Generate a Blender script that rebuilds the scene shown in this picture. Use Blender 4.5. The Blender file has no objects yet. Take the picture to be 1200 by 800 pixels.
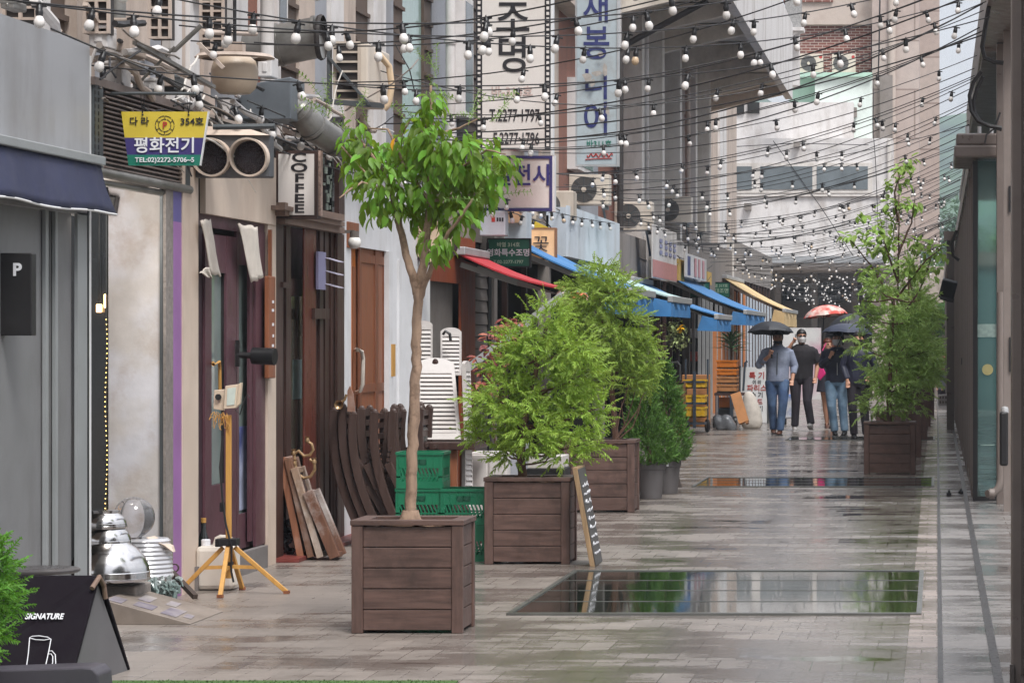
import bpy, bmesh, math, random
from mathutils import Vector, Matrix, Euler, noise as mnoise
random.seed(11)
R = math.radians
SC = bpy.context.scene
COL = SC.collection
EYE = 1.62; FPX = 3500.0; VX = 1098.0; HY = 395.0
XF = -4.75                       # plane of the shop fronts

def F(px, py, Y):                # point seen at (px,py) standing at distance Y
    return Vector(((px-VX)*Y/FPX, Y, EYE-(py-HY)*Y/FPX))
def S(px, py, X=XF):             # point on a wall plane that runs along the lane
    Y = X*FPX/(px-VX)
    return Vector((X, Y, EYE-(py-HY)*Y/FPX))
def fy(px, X=XF): return X*FPX/(px-VX)
def G(px, py, z=0.0):
    Y = FPX*(EYE-z)/(py-HY)
    return Vector(((px-VX)*Y/FPX, Y, z))

# ---------------------------------------------------------------- materials
def lin(c):
    out = []
    for v in c[:3]:
        v /= 255.0
        out.append(v/12.92 if v <= 0.04045 else ((v+0.055)/1.055)**2.4)
    return (*out, 1.0)
MATS = {}
def nd(nt, t, x=0, y=0, **kw):
    n = nt.nodes.new(t); n.location = (x, y)
    for k, v in kw.items(): setattr(n, k, v)
    return n
def mat(name, rgb, rough=.6, metal=0.0, var=.18, scale=5.0, bump=.08, stretch=(1,1,1), dirt=None, dirt_amt=.35, dirt_scale=1.7,
        rgb2=None, spec=.5, trans=0.0, coat=0.0, emit=None, estr=0.0, island=0.0, streak=0.0, rvar=.12):
    if name in MATS: return MATS[name]
    m = bpy.data.materials.new(name); MATS[name] = m
    m.use_nodes = True
    nt = m.node_tree; nt.nodes.clear(); L = nt.links.new
    out = nd(nt, 'ShaderNodeOutputMaterial', 900)
    b = nd(nt, 'ShaderNodeBsdfPrincipled', 600)
    tc = nd(nt, 'ShaderNodeTexCoord', -900)
    oi = nd(nt, 'ShaderNodeObjectInfo', -900, -250)
    ad = nd(nt, 'ShaderNodeVectorMath', -700, operation='MULTIPLY_ADD')
    mp = nd(nt, 'ShaderNodeMapping', -520); mp.inputs['Scale'].default_value = stretch
    cv = nd(nt, 'ShaderNodeCombineXYZ', -820, -250)
    for i in range(3): L(oi.outputs['Random'], cv.inputs[i])
    ad.inputs[1].default_value = (17, 23, 31)
    L(cv.outputs[0], ad.inputs[0]); L(tc.outputs['Object'], ad.inputs[2])
    L(ad.outputs[0], mp.inputs['Vector'])
    n1 = nd(nt, 'ShaderNodeTexNoise', -320); n1.inputs['Scale'].default_value = scale; n1.inputs['Detail'].default_value = 7; n1.inputs['Roughness'].default_value = .62
    L(mp.outputs[0], n1.inputs['Vector'])
    mr = nd(nt, 'ShaderNodeMapRange', -120); mr.inputs[1].default_value = .3; mr.inputs[2].default_value = .7
    mr.inputs[3].default_value = 1-var; mr.inputs[4].default_value = 1+var*.6
    L(n1.outputs['Fac'], mr.inputs[0])
    base = nd(nt, 'ShaderNodeRGB', -120, 220); base.outputs[0].default_value = lin(rgb)
    c = base.outputs[0]
    if rgb2:
        mx = nd(nt, 'ShaderNodeMix', 0, 260, data_type='RGBA')
        n3 = nd(nt, 'ShaderNodeTexNoise', -320, 300); n3.inputs['Scale'].default_value = scale*.45; n3.inputs['Detail'].default_value = 4
        L(mp.outputs[0], n3.inputs['Vector'])
        r3 = nd(nt, 'ShaderNodeMapRange', -200, 400); r3.inputs[1].default_value = .42; r3.inputs[2].default_value = .6
        L(n3.outputs['Fac'], r3.inputs[0]); L(r3.outputs[0], mx.inputs['Factor'])
        L(c, mx.inputs['A']); mx.inputs['B'].default_value = lin(rgb2); c = mx.outputs['Result']
    if island:
        ge = nd(nt, 'ShaderNodeNewGeometry', -320, 520)
        ri = nd(nt, 'ShaderNodeMapRange', -120, 520); ri.inputs[3].default_value = 1-island; ri.inputs[4].default_value = 1+island
        L(ge.outputs['Random Per Island'], ri.inputs[0])
        hs = nd(nt, 'ShaderNodeHueSaturation', 60, 400)
        L(ri.outputs[0], hs.inputs['Value']); L(c, hs.inputs['Color'])
        rh = nd(nt, 'ShaderNodeMapRange', -120, 640); rh.inputs[3].default_value = .5-.045*island; rh.inputs[4].default_value = .5+.03*island
        L(ge.outputs['Random Per Island'], rh.inputs[0]); L(rh.outputs[0], hs.inputs['Hue'])
        c = hs.outputs[0]
    mu = nd(nt, 'ShaderNodeMix', 200, 150, data_type='RGBA', blend_type='MULTIPLY'); mu.inputs['Factor'].default_value = 1
    L(c, mu.inputs['A']); L(mr.outputs[0], mu.inputs['B']); c = mu.outputs['Result']
    if dirt:
        mp2 = nd(nt, 'ShaderNodeMapping', -520, -450)
        mp2.inputs['Scale'].default_value = (1,1,.35) if streak else (1,1,1)
        L(ad.outputs[0], mp2.inputs['Vector'])
        n2 = nd(nt, 'ShaderNodeTexNoise', -320, -350); n2.inputs['Scale'].default_value = dirt_scale; n2.inputs['Detail'].default_value = 9; n2.inputs['Roughness'].default_value = .68
        L(mp2.outputs[0], n2.inputs['Vector'])
        r2 = nd(nt, 'ShaderNodeMapRange', -120, -350); r2.inputs[1].default_value = .48; r2.inputs[2].default_value = .72; r2.inputs[4].default_value = dirt_amt*2
        L(n2.outputs['Fac'], r2.inputs[0])
        m2 = nd(nt, 'ShaderNodeMix', 380, 120, data_type='RGBA')
        L(r2.outputs[0], m2.inputs['Factor']); L(c, m2.inputs['A']); m2.inputs['B'].default_value = lin(dirt); c = m2.outputs['Result']
    L(c, b.inputs['Base Color'])
    b.inputs['Metallic'].default_value = metal
    rr = nd(nt, 'ShaderNodeMapRange', 200, -150); rr.inputs[1].default_value = .3; rr.inputs[2].default_value = .7
    rr.inputs[3].default_value = max(.02, rough-rvar); rr.inputs[4].default_value = min(1, rough+rvar)
    L(n1.outputs['Fac'], rr.inputs[0]); L(rr.outputs[0], b.inputs['Roughness'])
    b.inputs['Specular IOR Level'].default_value = spec
    b.inputs['Transmission Weight'].default_value = trans
    b.inputs['Coat Weight'].default_value = coat
    if bump:
        bp = nd(nt, 'ShaderNodeBump', 380, -320); bp.inputs['Strength'].default_value = min(1, bump*3); bp.inputs['Distance'].default_value = .01
        L(n1.outputs['Fac'], bp.inputs['Height']); L(bp.outputs[0], b.inputs['Normal'])
    if emit:
        b.inputs['Emission Color'].default_value = lin(emit); b.inputs['Emission Strength'].default_value = estr
    L(b.outputs[0], out.inputs[0])
    m['bsdf'] = b.name
    return m
def leafmat(name, rgb, trans_rgb, island=.35, rough=.5):
    m = mat(name, rgb, rough=rough, var=.2, scale=3, bump=0, island=island, spec=.35)
    nt = m.node_tree; b = nt.nodes[m['bsdf']]; out = [n for n in nt.nodes if n.type == 'OUTPUT_MATERIAL'][0]
    t = nd(nt, 'ShaderNodeBsdfTranslucent', 600, -500); t.inputs[0].default_value = lin(trans_rgb)
    mx = nd(nt, 'ShaderNodeMixShader', 780); mx.inputs[0].default_value = .3
    nt.links.new(b.outputs[0], mx.inputs[1]); nt.links.new(t.outputs[0], mx.inputs[2]); nt.links.new(mx.outputs[0], out.inputs[0])
    return m
def wood(name, rgb, rough=.55, st=(14,14,1.2), var=.35, **kw):
    return mat(name, rgb, rough=rough, var=var, scale=2.2, stretch=st, bump=.06, **kw)

# ---------------------------------------------------------------- objects
CHILD_LOC = {}
def world_loc(o):
    v = Vector((0,0,0))
    while o is not None:
        v = v + o.location; o = o.parent
    return v
def tag(o, label=None, cat=None, group=None, kind=None):
    if label: o['label'] = label
    if cat: o['category'] = cat
    if group: o['group'] = group
    if kind: o['kind'] = kind
    return o
def thing(name, label, cat, loc, group=None, rz=0):
    o = bpy.data.objects.new(name, None); COL.objects.link(o)
    o.empty_display_size = .05
    o.location = Vector(loc); o.rotation_euler = (0, 0, rz)
    return tag(o, label, cat, group)
def dup(root, loc, label=None, group=None, rz=None, sc=None):
    def cp(o, par):
        c = o.copy(); COL.objects.link(c); c.parent = par
        for ch in kids.get(o.name, []): cp(ch, c)
        return c
    kids = {}
    def walk(o):
        kids[o.name] = list(o.children)
        for ch in o.children: walk(ch)
    walk(root)
    c = cp(root, None)
    c.location = Vector(loc)
    if rz is not None: c.rotation_euler = (0, 0, rz)
    if sc is not None: c.scale = (sc, sc, sc) if not hasattr(sc, '__len__') else sc
    if label: c['label'] = label
    if group: c['group'] = group
    return c

class MB:
    def __init__(s): s.v = []; s.f = []
    def add(s, vs, fs):
        k = len(s.v); s.v.extend(Vector(p) for p in vs); s.f.extend([tuple(i+k for i in f) for f in fs]); return s
    def box(s, a, b):
        x0,x1 = sorted((a[0],b[0])); y0,y1 = sorted((a[1],b[1])); z0,z1 = sorted((a[2],b[2]))
        return s.add([(x0,y0,z0),(x1,y0,z0),(x1,y1,z0),(x0,y1,z0),(x0,y0,z1),(x1,y0,z1),(x1,y1,z1),(x0,y1,z1)],
                     [(3,2,1,0),(4,5,6,7),(0,1,5,4),(1,2,6,5),(2,3,7,6),(3,0,4,7)])
    def obox(s, c, size, rot=(0,0,0)):
        m = Euler(rot).to_matrix(); hx,hy,hz = size[0]/2,size[1]/2,size[2]/2
        vs = [Vector(c)+m@Vector(p) for p in [(-hx,-hy,-hz),(hx,-hy,-hz),(hx,hy,-hz),(-hx,hy,-hz),(-hx,-hy,hz),(hx,-hy,hz),(hx,hy,hz),(-hx,hy,hz)]]
        return s.add(vs, [(3,2,1,0),(4,5,6,7),(0,1,5,4),(1,2,6,5),(2,3,7,6),(3,0,4,7)])
    def bar(s, p, q, w, h, up=(0,0,1)):
        p = Vector(p); q = Vector(q); d = (q-p).normalized(); u = Vector(up)
        a = d.cross(u)
        if a.length < 1e-4: a = d.cross(Vector((1,0,0)))
        a.normalize(); u = a.cross(d).normalized(); a *= w/2; u *= h/2
        return s.add([p-a-u,p+a-u,p+a+u,p-a+u,q-a-u,q+a-u,q+a+u,q-a+u], [(3,2,1,0),(4,5,6,7),(0,1,5,4),(1,2,6,5),(2,3,7,6),(3,0,4,7)])
    def prism(s, pts, vec):
        n = len(pts); vec = Vector(vec); ps = [Vector(p) for p in pts]
        return s.add(ps+[p+vec for p in ps], [tuple(range(n-1,-1,-1)), tuple(range(n,2*n))]+[(i,(i+1)%n,n+(i+1)%n,n+i) for i in range(n)])
    def tube(s, path, r, n=8, caps=True, flat=1.0):
        path = [Vector(p) for p in path]; m = len(path)
        rs = r if hasattr(r,'__len__') else [r]*m
        vs = []; fs = []; a = None
        for i,p in enumerate(path):
            d = (path[min(i+1,m-1)]-path[max(i-1,0)])
            d = d.normalized() if d.length > 1e-9 else Vector((0,0,1))
            if a is None:
                a = d.cross(Vector((0,0,1)) if abs(d.z) < .9 else Vector((0,1,0))).normalized()
            a = (a-d*a.dot(d)).normalized(); b = d.cross(a)
            for k in range(n):
                t = 2*math.pi*k/n
                vs.append(p+(a*math.cos(t)+b*math.sin(t)*flat)*rs[i])
        for i in range(m-1):
            for k in range(n):
                fs.append((i*n+k, i*n+(k+1)%n, (i+1)*n+(k+1)%n, (i+1)*n+k))
        if caps: fs += [tuple(range(n-1,-1,-1)), tuple((m-1)*n+k for k in range(n))]
        return s.add(vs, fs)
    def lathe(s, prof, c=(0,0,0), n=24, rot=None, closed=False):
        m = rot.to_matrix() if rot is not None and not isinstance(rot, Matrix) else (rot or Matrix.Identity(3)); c = Vector(c)
        vs = []; fs = []
        for r,z in prof:
            for k in range(n):
                t = 2*math.pi*k/n; vs.append(c+m@Vector((r*math.cos(t), r*math.sin(t), z)))
        q = len(prof)
        for i in range(q-1):
            for k in range(n): fs.append((i*n+k, i*n+(k+1)%n, (i+1)*n+(k+1)%n, (i+1)*n+k))
        if closed: fs += [tuple(range(n-1,-1,-1)), tuple((q-1)*n+k for k in range(n))]
        return s.add(vs, fs)
    def ball(s, c, r, nu=14, nv=8, rot=None):
        r = r if hasattr(r,'__len__') else (r,r,r); m = rot.to_matrix() if rot is not None else Matrix.Identity(3); c = Vector(c)
        vs = [c+m@Vector((0,0,-r[2]))]; fs = []
        for j in range(1,nv):
            t = -math.pi/2+math.pi*j/nv
            for k in range(nu):
                a = 2*math.pi*k/nu; vs.append(c+m@Vector((r[0]*math.cos(t)*math.cos(a), r[1]*math.cos(t)*math.sin(a), r[2]*math.sin(t))))
        vs.append(c+m@Vector((0,0,r[2]))); T = len(vs)-1
        for k in range(nu):
            fs.append((0, 1+(k+1)%nu, 1+k)); fs.append((T, T-nu+k, T-nu+(k+1)%nu))
        for j in range(nv-2):
            for k in range(nu): fs.append((1+j*nu+k, 1+j*nu+(k+1)%nu, 1+(j+1)*nu+(k+1)%nu, 1+(j+1)*nu+k))
        return s.add(vs, fs)
    def rings(s, rs, n=16):     # rs: (center, rx, ry) horizontal ellipses
        vs = []; fs = []
        for c,rx,ry in rs:
            for k in range(n):
                t = 2*math.pi*k/n; vs.append(Vector(c)+Vector((rx*math.cos(t), ry*math.sin(t), 0)))
        for i in range(len(rs)-1):
            for k in range(n): fs.append((i*n+k, i*n+(k+1)%n, (i+1)*n+(k+1)%n, (i+1)*n+k))
        fs += [tuple(range(n-1,-1,-1)), tuple((len(rs)-1)*n+k for k in range(n))]
        return s.add(vs, fs)
    def quad(s, a, b, c, d): return s.add([a,b,c,d], [(0,1,2,3)])
    def build_each(s, name, m, parent, n=8, **kw):   # every box of this list becomes an object of its own
        for i in range(0, len(s.v), n):
            q = MB(); q.v = s.v[i:i+n]; q.f = [tuple(j-i for j in f) for f in s.f if i <= f[0] < i+n]; q.build(name, m, parent, **kw)
    def build(s, name, m, parent=None, smooth=False, bevel=0.0, local=False, recalc=True, label=None, cat=None, group=None, kind=None, vox=0, origin=None, smoothit=4, ang=40):
        me = bpy.data.meshes.new(name)
        if parent is not None: off = Vector((0,0,0)) if local else world_loc(parent)
        elif origin is not None: off = Vector(origin)
        elif kind == 'structure': off = Vector((0,0,0))
        else:
            lo = [min(v[i] for v in s.v) for i in range(3)]; hi = [max(v[i] for v in s.v) for i in range(3)]
            off = Vector(((lo[0]+hi[0])/2, (lo[1]+hi[1])/2, lo[2]))
        me.from_pydata([tuple(v-off) for v in s.v], [], s.f)
        if recalc:
            bm = bmesh.new(); bm.from_mesh(me); bmesh.ops.recalc_face_normals(bm, faces=bm.faces); bm.to_mesh(me); bm.free()
        o = bpy.data.objects.new(name, me); COL.objects.link(o)
        if vox:
            md = o.modifiers.new('r', 'REMESH'); md.mode = 'VOXEL'; md.voxel_size = vox
            ms = o.modifiers.new('s', 'SMOOTH'); ms.iterations = smoothit; ms.factor = .5
            dg = bpy.context.evaluated_depsgraph_get()
            me2 = bpy.data.meshes.new_from_object(o.evaluated_get(dg)); o.modifiers.clear(); o.data = me2; bpy.data.meshes.remove(me); me = me2; me.name = name
            smooth = True
        if smooth:
            for p in me.polygons: p.use_smooth = True
            if not vox and ang < 180: me.set_sharp_from_angle(angle=R(ang))
        me.materials.clear()
        for x in (m if isinstance(m, (list,tuple)) else [m]): me.materials.append(x)
        if parent is not None: o.parent = parent
        else: o.location = off
        if bevel:
            bv = o.modifiers.new('bevel', 'BEVEL'); bv.width = bevel; bv.segments = 2; bv.limit_method = 'ANGLE'; bv.angle_limit = R(35)
        return tag(o, label, cat, group, kind)

def text(body, size, loc, m, parent=None, face='front', name='lettering', bold=0.0, sx=1.0, align='CENTER', depth=.002, space=1.0, roty=0, label=None, shear=0):
    c = bpy.data.curves.new(name, 'FONT'); c.body = body; c.size = size; c.align_x = align; c.align_y = 'CENTER'; c.extrude = depth; c.offset = bold; c.space_character = space; c.shear = shear
    o = bpy.data.objects.new(name, c); COL.objects.link(o)
    dg = bpy.context.evaluated_depsgraph_get()
    me = bpy.data.meshes.new_from_object(o.evaluated_get(dg)); bpy.data.objects.remove(o); bpy.data.curves.remove(c)
    rot = Euler((R(90), 0, 0)) if face == 'front' else Euler((R(90), 0, R(90)))
    M4 = rot.to_matrix() @ Matrix.Rotation(roty, 3, 'Z') @ Matrix.Diagonal((sx,1,1))
    for v in me.vertices: v.co = M4 @ v.co
    me.materials.clear(); me.materials.append(m); me.name = name
    o = bpy.data.objects.new(name, me); COL.objects.link(o)
    if parent is not None: o.parent = parent; o.location = Vector(loc)-world_loc(parent)
    else: o.location = Vector(loc)
    if label: o['label'] = label
    return o
# ---------------------------------------------------------------- camera, light, sky
cam = bpy.data.cameras.new('camera'); co = bpy.data.objects.new('camera', cam); COL.objects.link(co)
co.location = (0, 0, EYE); co.rotation_euler = (R(90), 0, 0)
cam.sensor_width = 36; cam.lens = 105; cam.shift_x = (600-VX)/1200; cam.shift_y = (HY-400)/1200
cam.clip_start = .1; cam.clip_end = 6000
SC.camera = co
SC.view_settings.view_transform = 'Standard'; SC.view_settings.look = 'None'; SC.view_settings.gamma = 1
SC.view_settings.exposure = 1.6
SC.cycles.use_denoising = True
try:
    SC.cycles.denoiser = 'OPENIMAGEDENOISE'; SC.cycles.denoising_input_passes = 'RGB_ALBEDO_NORMAL'; SC.cycles.denoising_prefilter = 'ACCURATE'
except Exception: pass
SC.cycles.max_bounces = 6; SC.cycles.diffuse_bounces = 4; SC.cycles.glossy_bounces = 3; SC.cycles.transmission_bounces = 4; SC.cycles.transparent_max_bounces = 8
SC.cycles.sample_clamp_indirect = 4

w = bpy.data.worlds.new('World'); SC.world = w; w.use_nodes = True
nt = w.node_tree; nt.nodes.clear(); L = nt.links.new
sky = nd(nt, 'ShaderNodeTexSky', -600, 200, sky_type='NISHITA'); sky.sun_disc = False
EL, AZ = 58, 150
sky.sun_elevation = R(EL); sky.sun_rotation = R(AZ); sky.air_density = 1.2; sky.dust_density = .6; sky.ozone_density = 2.0
b1 = nd(nt, 'ShaderNodeBackground', -100, 200); b1.inputs[1].default_value = .05
L(sky.outputs[0], b1.inputs[0])
tc = nd(nt, 'ShaderNodeTexCoord', -1000, -100)
mp = nd(nt, 'ShaderNodeMapping', -800, -100); mp.inputs['Scale'].default_value = (1.3, 1.3, 3.2); mp.inputs['Location'].default_value = (.3, .1, .05)
L(tc.outputs['Generated'], mp.inputs[0])
n = nd(nt, 'ShaderNodeTexNoise', -600, -100); n.inputs['Scale'].default_value = 2.2; n.inputs['Detail'].default_value = 8; n.inputs['Roughness'].default_value = .55
L(mp.outputs[0], n.inputs[0])
cl = nd(nt, 'ShaderNodeMapRange', -400, -60); cl.inputs[1].default_value = .25; cl.inputs[2].default_value = .42
L(n.outputs['Fac'], cl.inputs[0])
n2 = nd(nt, 'ShaderNodeTexNoise', -600, -350); n2.inputs['Scale'].default_value = 5; n2.inputs['Detail'].default_value = 6
L(mp.outputs[0], n2.inputs[0])
cr = nd(nt, 'ShaderNodeValToRGB', -400, -350)
cr.color_ramp.elements[0].position = .3; cr.color_ramp.elements[0].color = lin((184,187,195))
cr.color_ramp.elements[1].position = .7; cr.color_ramp.elements[1].color = lin((222,223,226))
L(n2.outputs['Fac'], cr.inputs[0])
b2 = nd(nt, 'ShaderNodeBackground', -100, -200)
# an overcast sky is about three times brighter overhead than at the horizon
sz = nd(nt, 'ShaderNodeSeparateXYZ', -600, -600); L(tc.outputs['Generated'], sz.inputs[0])
ov = nd(nt, 'ShaderNodeMapRange', -400, -600); ov.inputs[3].default_value = .30; ov.inputs[4].default_value = 1.15; L(sz.outputs[2], ov.inputs[0])
L(ov.outputs[0], b2.inputs[1])
L(cr.outputs[0], b2.inputs[0])
mx = nd(nt, 'ShaderNodeMixShader', 100); L(cl.outputs[0], mx.inputs[0]); L(b1.outputs[0], mx.inputs[1]); L(b2.outputs[0], mx.inputs[2])
wo = nd(nt, 'ShaderNodeOutputWorld', 300); L(mx.outputs[0], wo.inputs[0])
sl = bpy.data.lights.new('sun', 'SUN'); so = bpy.data.objects.new('sun', sl); COL.objects.link(so)
sl.energy = 1.2; sl.angle = R(18); sl.color = (1.0, .98, .95)
# sun direction matches the Nishita sky (rotation measured from +Y, clockwise seen from above)
d = Vector((math.sin(R(AZ))*math.cos(R(EL)), math.cos(R(AZ))*math.cos(R(EL)), math.sin(R(EL))))
so.rotation_euler = d.to_track_quat('Z', 'Y').to_euler(); so.location = (0, 0, 40)

# ---------------------------------------------------------------- ground
def ground_z(Y):
    if Y < 80: return 0.0
    if Y < 104: return -1.25*(Y-80)/24
    return -1.25
def sheet(x0, x1, ys, dz=0.0):
    m = MB(); vs = []; fs = []
    for y in ys: vs += [(x0, y, ground_z(y)+dz), (x1, y, ground_z(y)+dz)]
    for i in range(len(ys)-1): fs.append((2*i, 2*i+1, 2*i+3, 2*i+2))
    return m.add(vs, fs)
def paving(name, rgb, bw, rh, offs, wet_bias, mortar, warm=None, ms=.004):
    m = bpy.data.materials.new(name); m.use_nodes = True
    nt = m.node_tree; nt.nodes.clear(); L = nt.links.new
    out = nd(nt, 'ShaderNodeOutputMaterial', 1200); b = nd(nt, 'ShaderNodeBsdfPrincipled', 900); L(b.outputs[0], out.inputs[0])
    tc = nd(nt, 'ShaderNodeTexCoord', -1200)
    br = nd(nt, 'ShaderNodeTexBrick', -700, 300); br.offset = .5; br.inputs['Scale'].default_value = 1
    br.inputs['Brick Width'].default_value = bw; br.inputs['Row Height'].default_value = rh
    br.inputs['Mortar Size'].default_value = ms; br.inputs['Mortar Smooth'].default_value = .2; br.inputs['Bias'].default_value = 0
    br.inputs['Color1'].default_value = (.92,.92,.92,1); br.inputs['Color2'].default_value = (1.05,1.045,1.04,1); br.inputs['Mortar'].default_value = (mortar,mortar,mortar,1)
    L(tc.outputs['Object'], br.inputs['Vector'])
    # grain runs across the lane
    mg = nd(nt, 'ShaderNodeMapping', -950, 0); mg.inputs['Scale'].default_value = (1.2, 5, 1)
    L(tc.outputs['Object'], mg.inputs[0])
    g = nd(nt, 'ShaderNodeTexNoise', -700, 0); g.inputs['Scale'].default_value = 2.5; g.inputs['Detail'].default_value = 8; g.inputs['Roughness'].default_value = .7
    L(mg.outputs[0], g.inputs[0])
    gr = nd(nt, 'ShaderNodeMapRange', -500, 0); gr.inputs[1].default_value=.3; gr.inputs[2].default_value=.7; gr.inputs[3].default_value = .78; gr.inputs[4].default_value = 1.14
    L(g.outputs['Fac'], gr.inputs[0])
    fine = nd(nt, 'ShaderNodeTexNoise', -700, -200); fine.inputs['Scale'].default_value = 110; fine.inputs['Detail'].default_value = 3
    L(tc.outputs['Object'], fine.inputs[0])
    # wet patches
    wm = nd(nt, 'ShaderNodeMapping', -950, -500); wm.inputs['Scale'].default_value = (.55, .8, 1)
    L(tc.outputs['Object'], wm.inputs[0])
    wn = nd(nt, 'ShaderNodeTexNoise', -700, -500); wn.inputs['Scale'].default_value = 1.3; wn.inputs['Detail'].default_value = 9; wn.inputs['Roughness'].default_value = .68
    L(wm.outputs[0], wn.inputs[0])
    sx = nd(nt, 'ShaderNodeSeparateXYZ', -950, -750); L(tc.outputs['Object'], sx.inputs[0])
    gx = nd(nt, 'ShaderNodeMapRange', -700, -750); gx.inputs[1].default_value = -4.2; gx.inputs[2].default_value = -.6; gx.inputs[3].default_value = -.12; gx.inputs[4].default_value = .05
    L(sx.outputs[0], gx.inputs[0])
    gyn = nd(nt, 'ShaderNodeMapRange', -700, -950); gyn.inputs[1].default_value = 14; gyn.inputs[2].default_value = 34; gyn.inputs[3].default_value = -.02; gyn.inputs[4].default_value = .02
    L(sx.outputs[1], gyn.inputs[0])
    a1 = nd(nt, 'ShaderNodeMath', -500, -600, operation='ADD'); L(wn.outputs['Fac'], a1.inputs[0]); L(gx.outputs[0], a1.inputs[1])
    a2 = nd(nt, 'ShaderNodeMath', -350, -600, operation='ADD'); L(a1.outputs[0], a2.inputs[0]); L(gyn.outputs[0], a2.inputs[1])
    # the tile faces sit at slightly different levels, so puddles follow tiles
    bl = nd(nt, 'ShaderNodeRGBToBW', -500, 420); L(br.outputs['Color'], bl.inputs[0])
    bs = nd(nt, 'ShaderNodeMath', -350, 420, operation='MULTIPLY_ADD'); bs.inputs[1].default_value = -.45; bs.inputs[2].default_value = .45+wet_bias
    L(bl.outputs[0], bs.inputs[0])
    # thin films of water lie in streaks across the lane, along the tile rows
    tm = nd(nt, 'ShaderNodeMapping', -950, -1100); tm.inputs['Scale'].default_value = (.55, 2.0, 1); L(tc.outputs['Object'], tm.inputs[0])
    tn = nd(nt, 'ShaderNodeTexNoise', -700, -1100); tn.inputs['Scale'].default_value = 1.6; tn.inputs['Detail'].default_value = 5; tn.inputs['Roughness'].default_value = .65; L(tm.outputs[0], tn.inputs[0])
    ta = nd(nt, 'ShaderNodeMath', -500, -1000, operation='MULTIPLY_ADD'); ta.inputs[1].default_value = .75; ta.inputs[2].default_value = -.375; L(tn.outputs['Fac'], ta.inputs[0])
    tb = nd(nt, 'ShaderNodeMath', -350, -800, operation='ADD'); L(a2.outputs[0], tb.inputs[0]); L(ta.outputs[0], tb.inputs[1]); a2 = tb
    a3 = nd(nt, 'ShaderNodeMath', -200, -600, operation='ADD'); L(a2.outputs[0], a3.inputs[0]); L(bs.outputs[0], a3.inputs[1])
    damp = nd(nt, 'ShaderNodeMapRange', 0, -500, interpolation_type='SMOOTHSTEP'); damp.inputs[1].default_value = .36; damp.inputs[2].default_value = .60
    L(a3.outputs[0], damp.inputs[0])
    pud = nd(nt, 'ShaderNodeMapRange', 0, -750, interpolation_type='SMOOTHSTEP'); pud.inputs[1].default_value = .66; pud.inputs[2].default_value = .72
    L(a3.outputs[0], pud.inputs[0])
    base = nd(nt, 'ShaderNodeRGB', -350, 200); base.outputs[0].default_value = lin(rgb)
    m1 = nd(nt, 'ShaderNodeMix', -100, 300, data_type='RGBA', blend_type='MULTIPLY'); m1.inputs['Factor'].default_value = 1; L(base.outputs[0], m1.inputs['A']); L(br.outputs['Color'], m1.inputs['B'])
    m2 = nd(nt, 'ShaderNodeMix', 80, 250, data_type='RGBA', blend_type='MULTIPLY'); m2.inputs['Factor'].default_value = 1; L(m1.outputs['Result'], m2.inputs['A']); L(gr.outputs[0], m2.inputs['B'])
    dk = nd(nt, 'ShaderNodeMapRange', 100, -250); dk.inputs[3].default_value = 1; dk.inputs[4].default_value = .66; L(damp.outputs[0], dk.inputs[0])
    dp = nd(nt, 'ShaderNodeMapRange', 100, -350); dp.inputs[3].default_value = 1; dp.inputs[4].default_value = .45; L(pud.outputs[0], dp.inputs[0])
    m3 = nd(nt, 'ShaderNodeMix', 300, 200, data_type='RGBA', blend_type='MULTIPLY'); m3.inputs['Factor'].default_value = 1; L(m2.outputs['Result'], m3.inputs['A']); L(dk.outputs[0], m3.inputs['B'])
    m4 = nd(nt, 'ShaderNodeMix', 480, 200, data_type='RGBA', blend_type='MULTIPLY'); m4.inputs['Factor'].default_value = 1; L(m3.outputs['Result'], m4.inputs['A']); L(dp.outputs[0], m4.inputs['B'])
    gs = nd(nt, 'ShaderNodeMapRange', 480, 400); gs.inputs[1].default_value = .35; gs.inputs[2].default_value = .65; gs.inputs[3].default_value = .84; gs.inputs[4].default_value = 1.16; L(fine.outputs['Fac'], gs.inputs[0])
    m5 = nd(nt, 'ShaderNodeMix', 660, 200, data_type='RGBA', blend_type='MULTIPLY'); m5.inputs['Factor'].default_value = 1; L(m4.outputs['Result'], m5.inputs['A']); L(gs.outputs[0], m5.inputs['B'])
    L(m5.outputs['Result'], b.inputs['Base Color'])
    r1 = nd(nt, 'ShaderNodeMapRange', 300, -450); r1.inputs[3].default_value = .42; r1.inputs[4].default_value = .16; L(damp.outputs[0], r1.inputs[0])
    r2 = nd(nt, 'ShaderNodeMix', 480, -450, data_type='FLOAT'); L(pud.outputs[0], r2.inputs['Factor']); L(r1.outputs[0], r2.inputs['A']); r2.inputs['B'].default_value = .05
    L(r2.outputs['Result'], b.inputs['Roughness'])
    hm = nd(nt, 'ShaderNodeMath', -200, -150, operation='MULTIPLY_ADD'); hm.inputs[1].default_value = .25
    L(fine.outputs['Fac'], hm.inputs[0]); L(br.outputs['Fac'], hm.inputs[2])
    inv = nd(nt, 'ShaderNodeMath', 300, -700, operation='MULTIPLY_ADD'); inv.inputs[1].default_value = -.4; inv.inputs[2].default_value = .42; L(pud.outputs[0], inv.inputs[0])
    bp = nd(nt, 'ShaderNodeBump', 650, -700, invert=True); bp.inputs['Distance'].default_value = .004
    L(inv.outputs[0], bp.inputs['Strength']); L(hm.outputs[0], bp.inputs['Height']); L(bp.outputs[0], b.inputs['Normal'])
    return m
YS = [-30, 5, 20, 40, 60, 80] + [80+24*i/8 for i in range(1,9)] + [200, 500, 765]
M_pave = paving('paving', (136,127,120), .155, .5, .5, 0.04, .8, ms=.0035)
sheet(-400, 400, YS).build('ground', M_pave, kind='structure', recalc=False)
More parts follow.
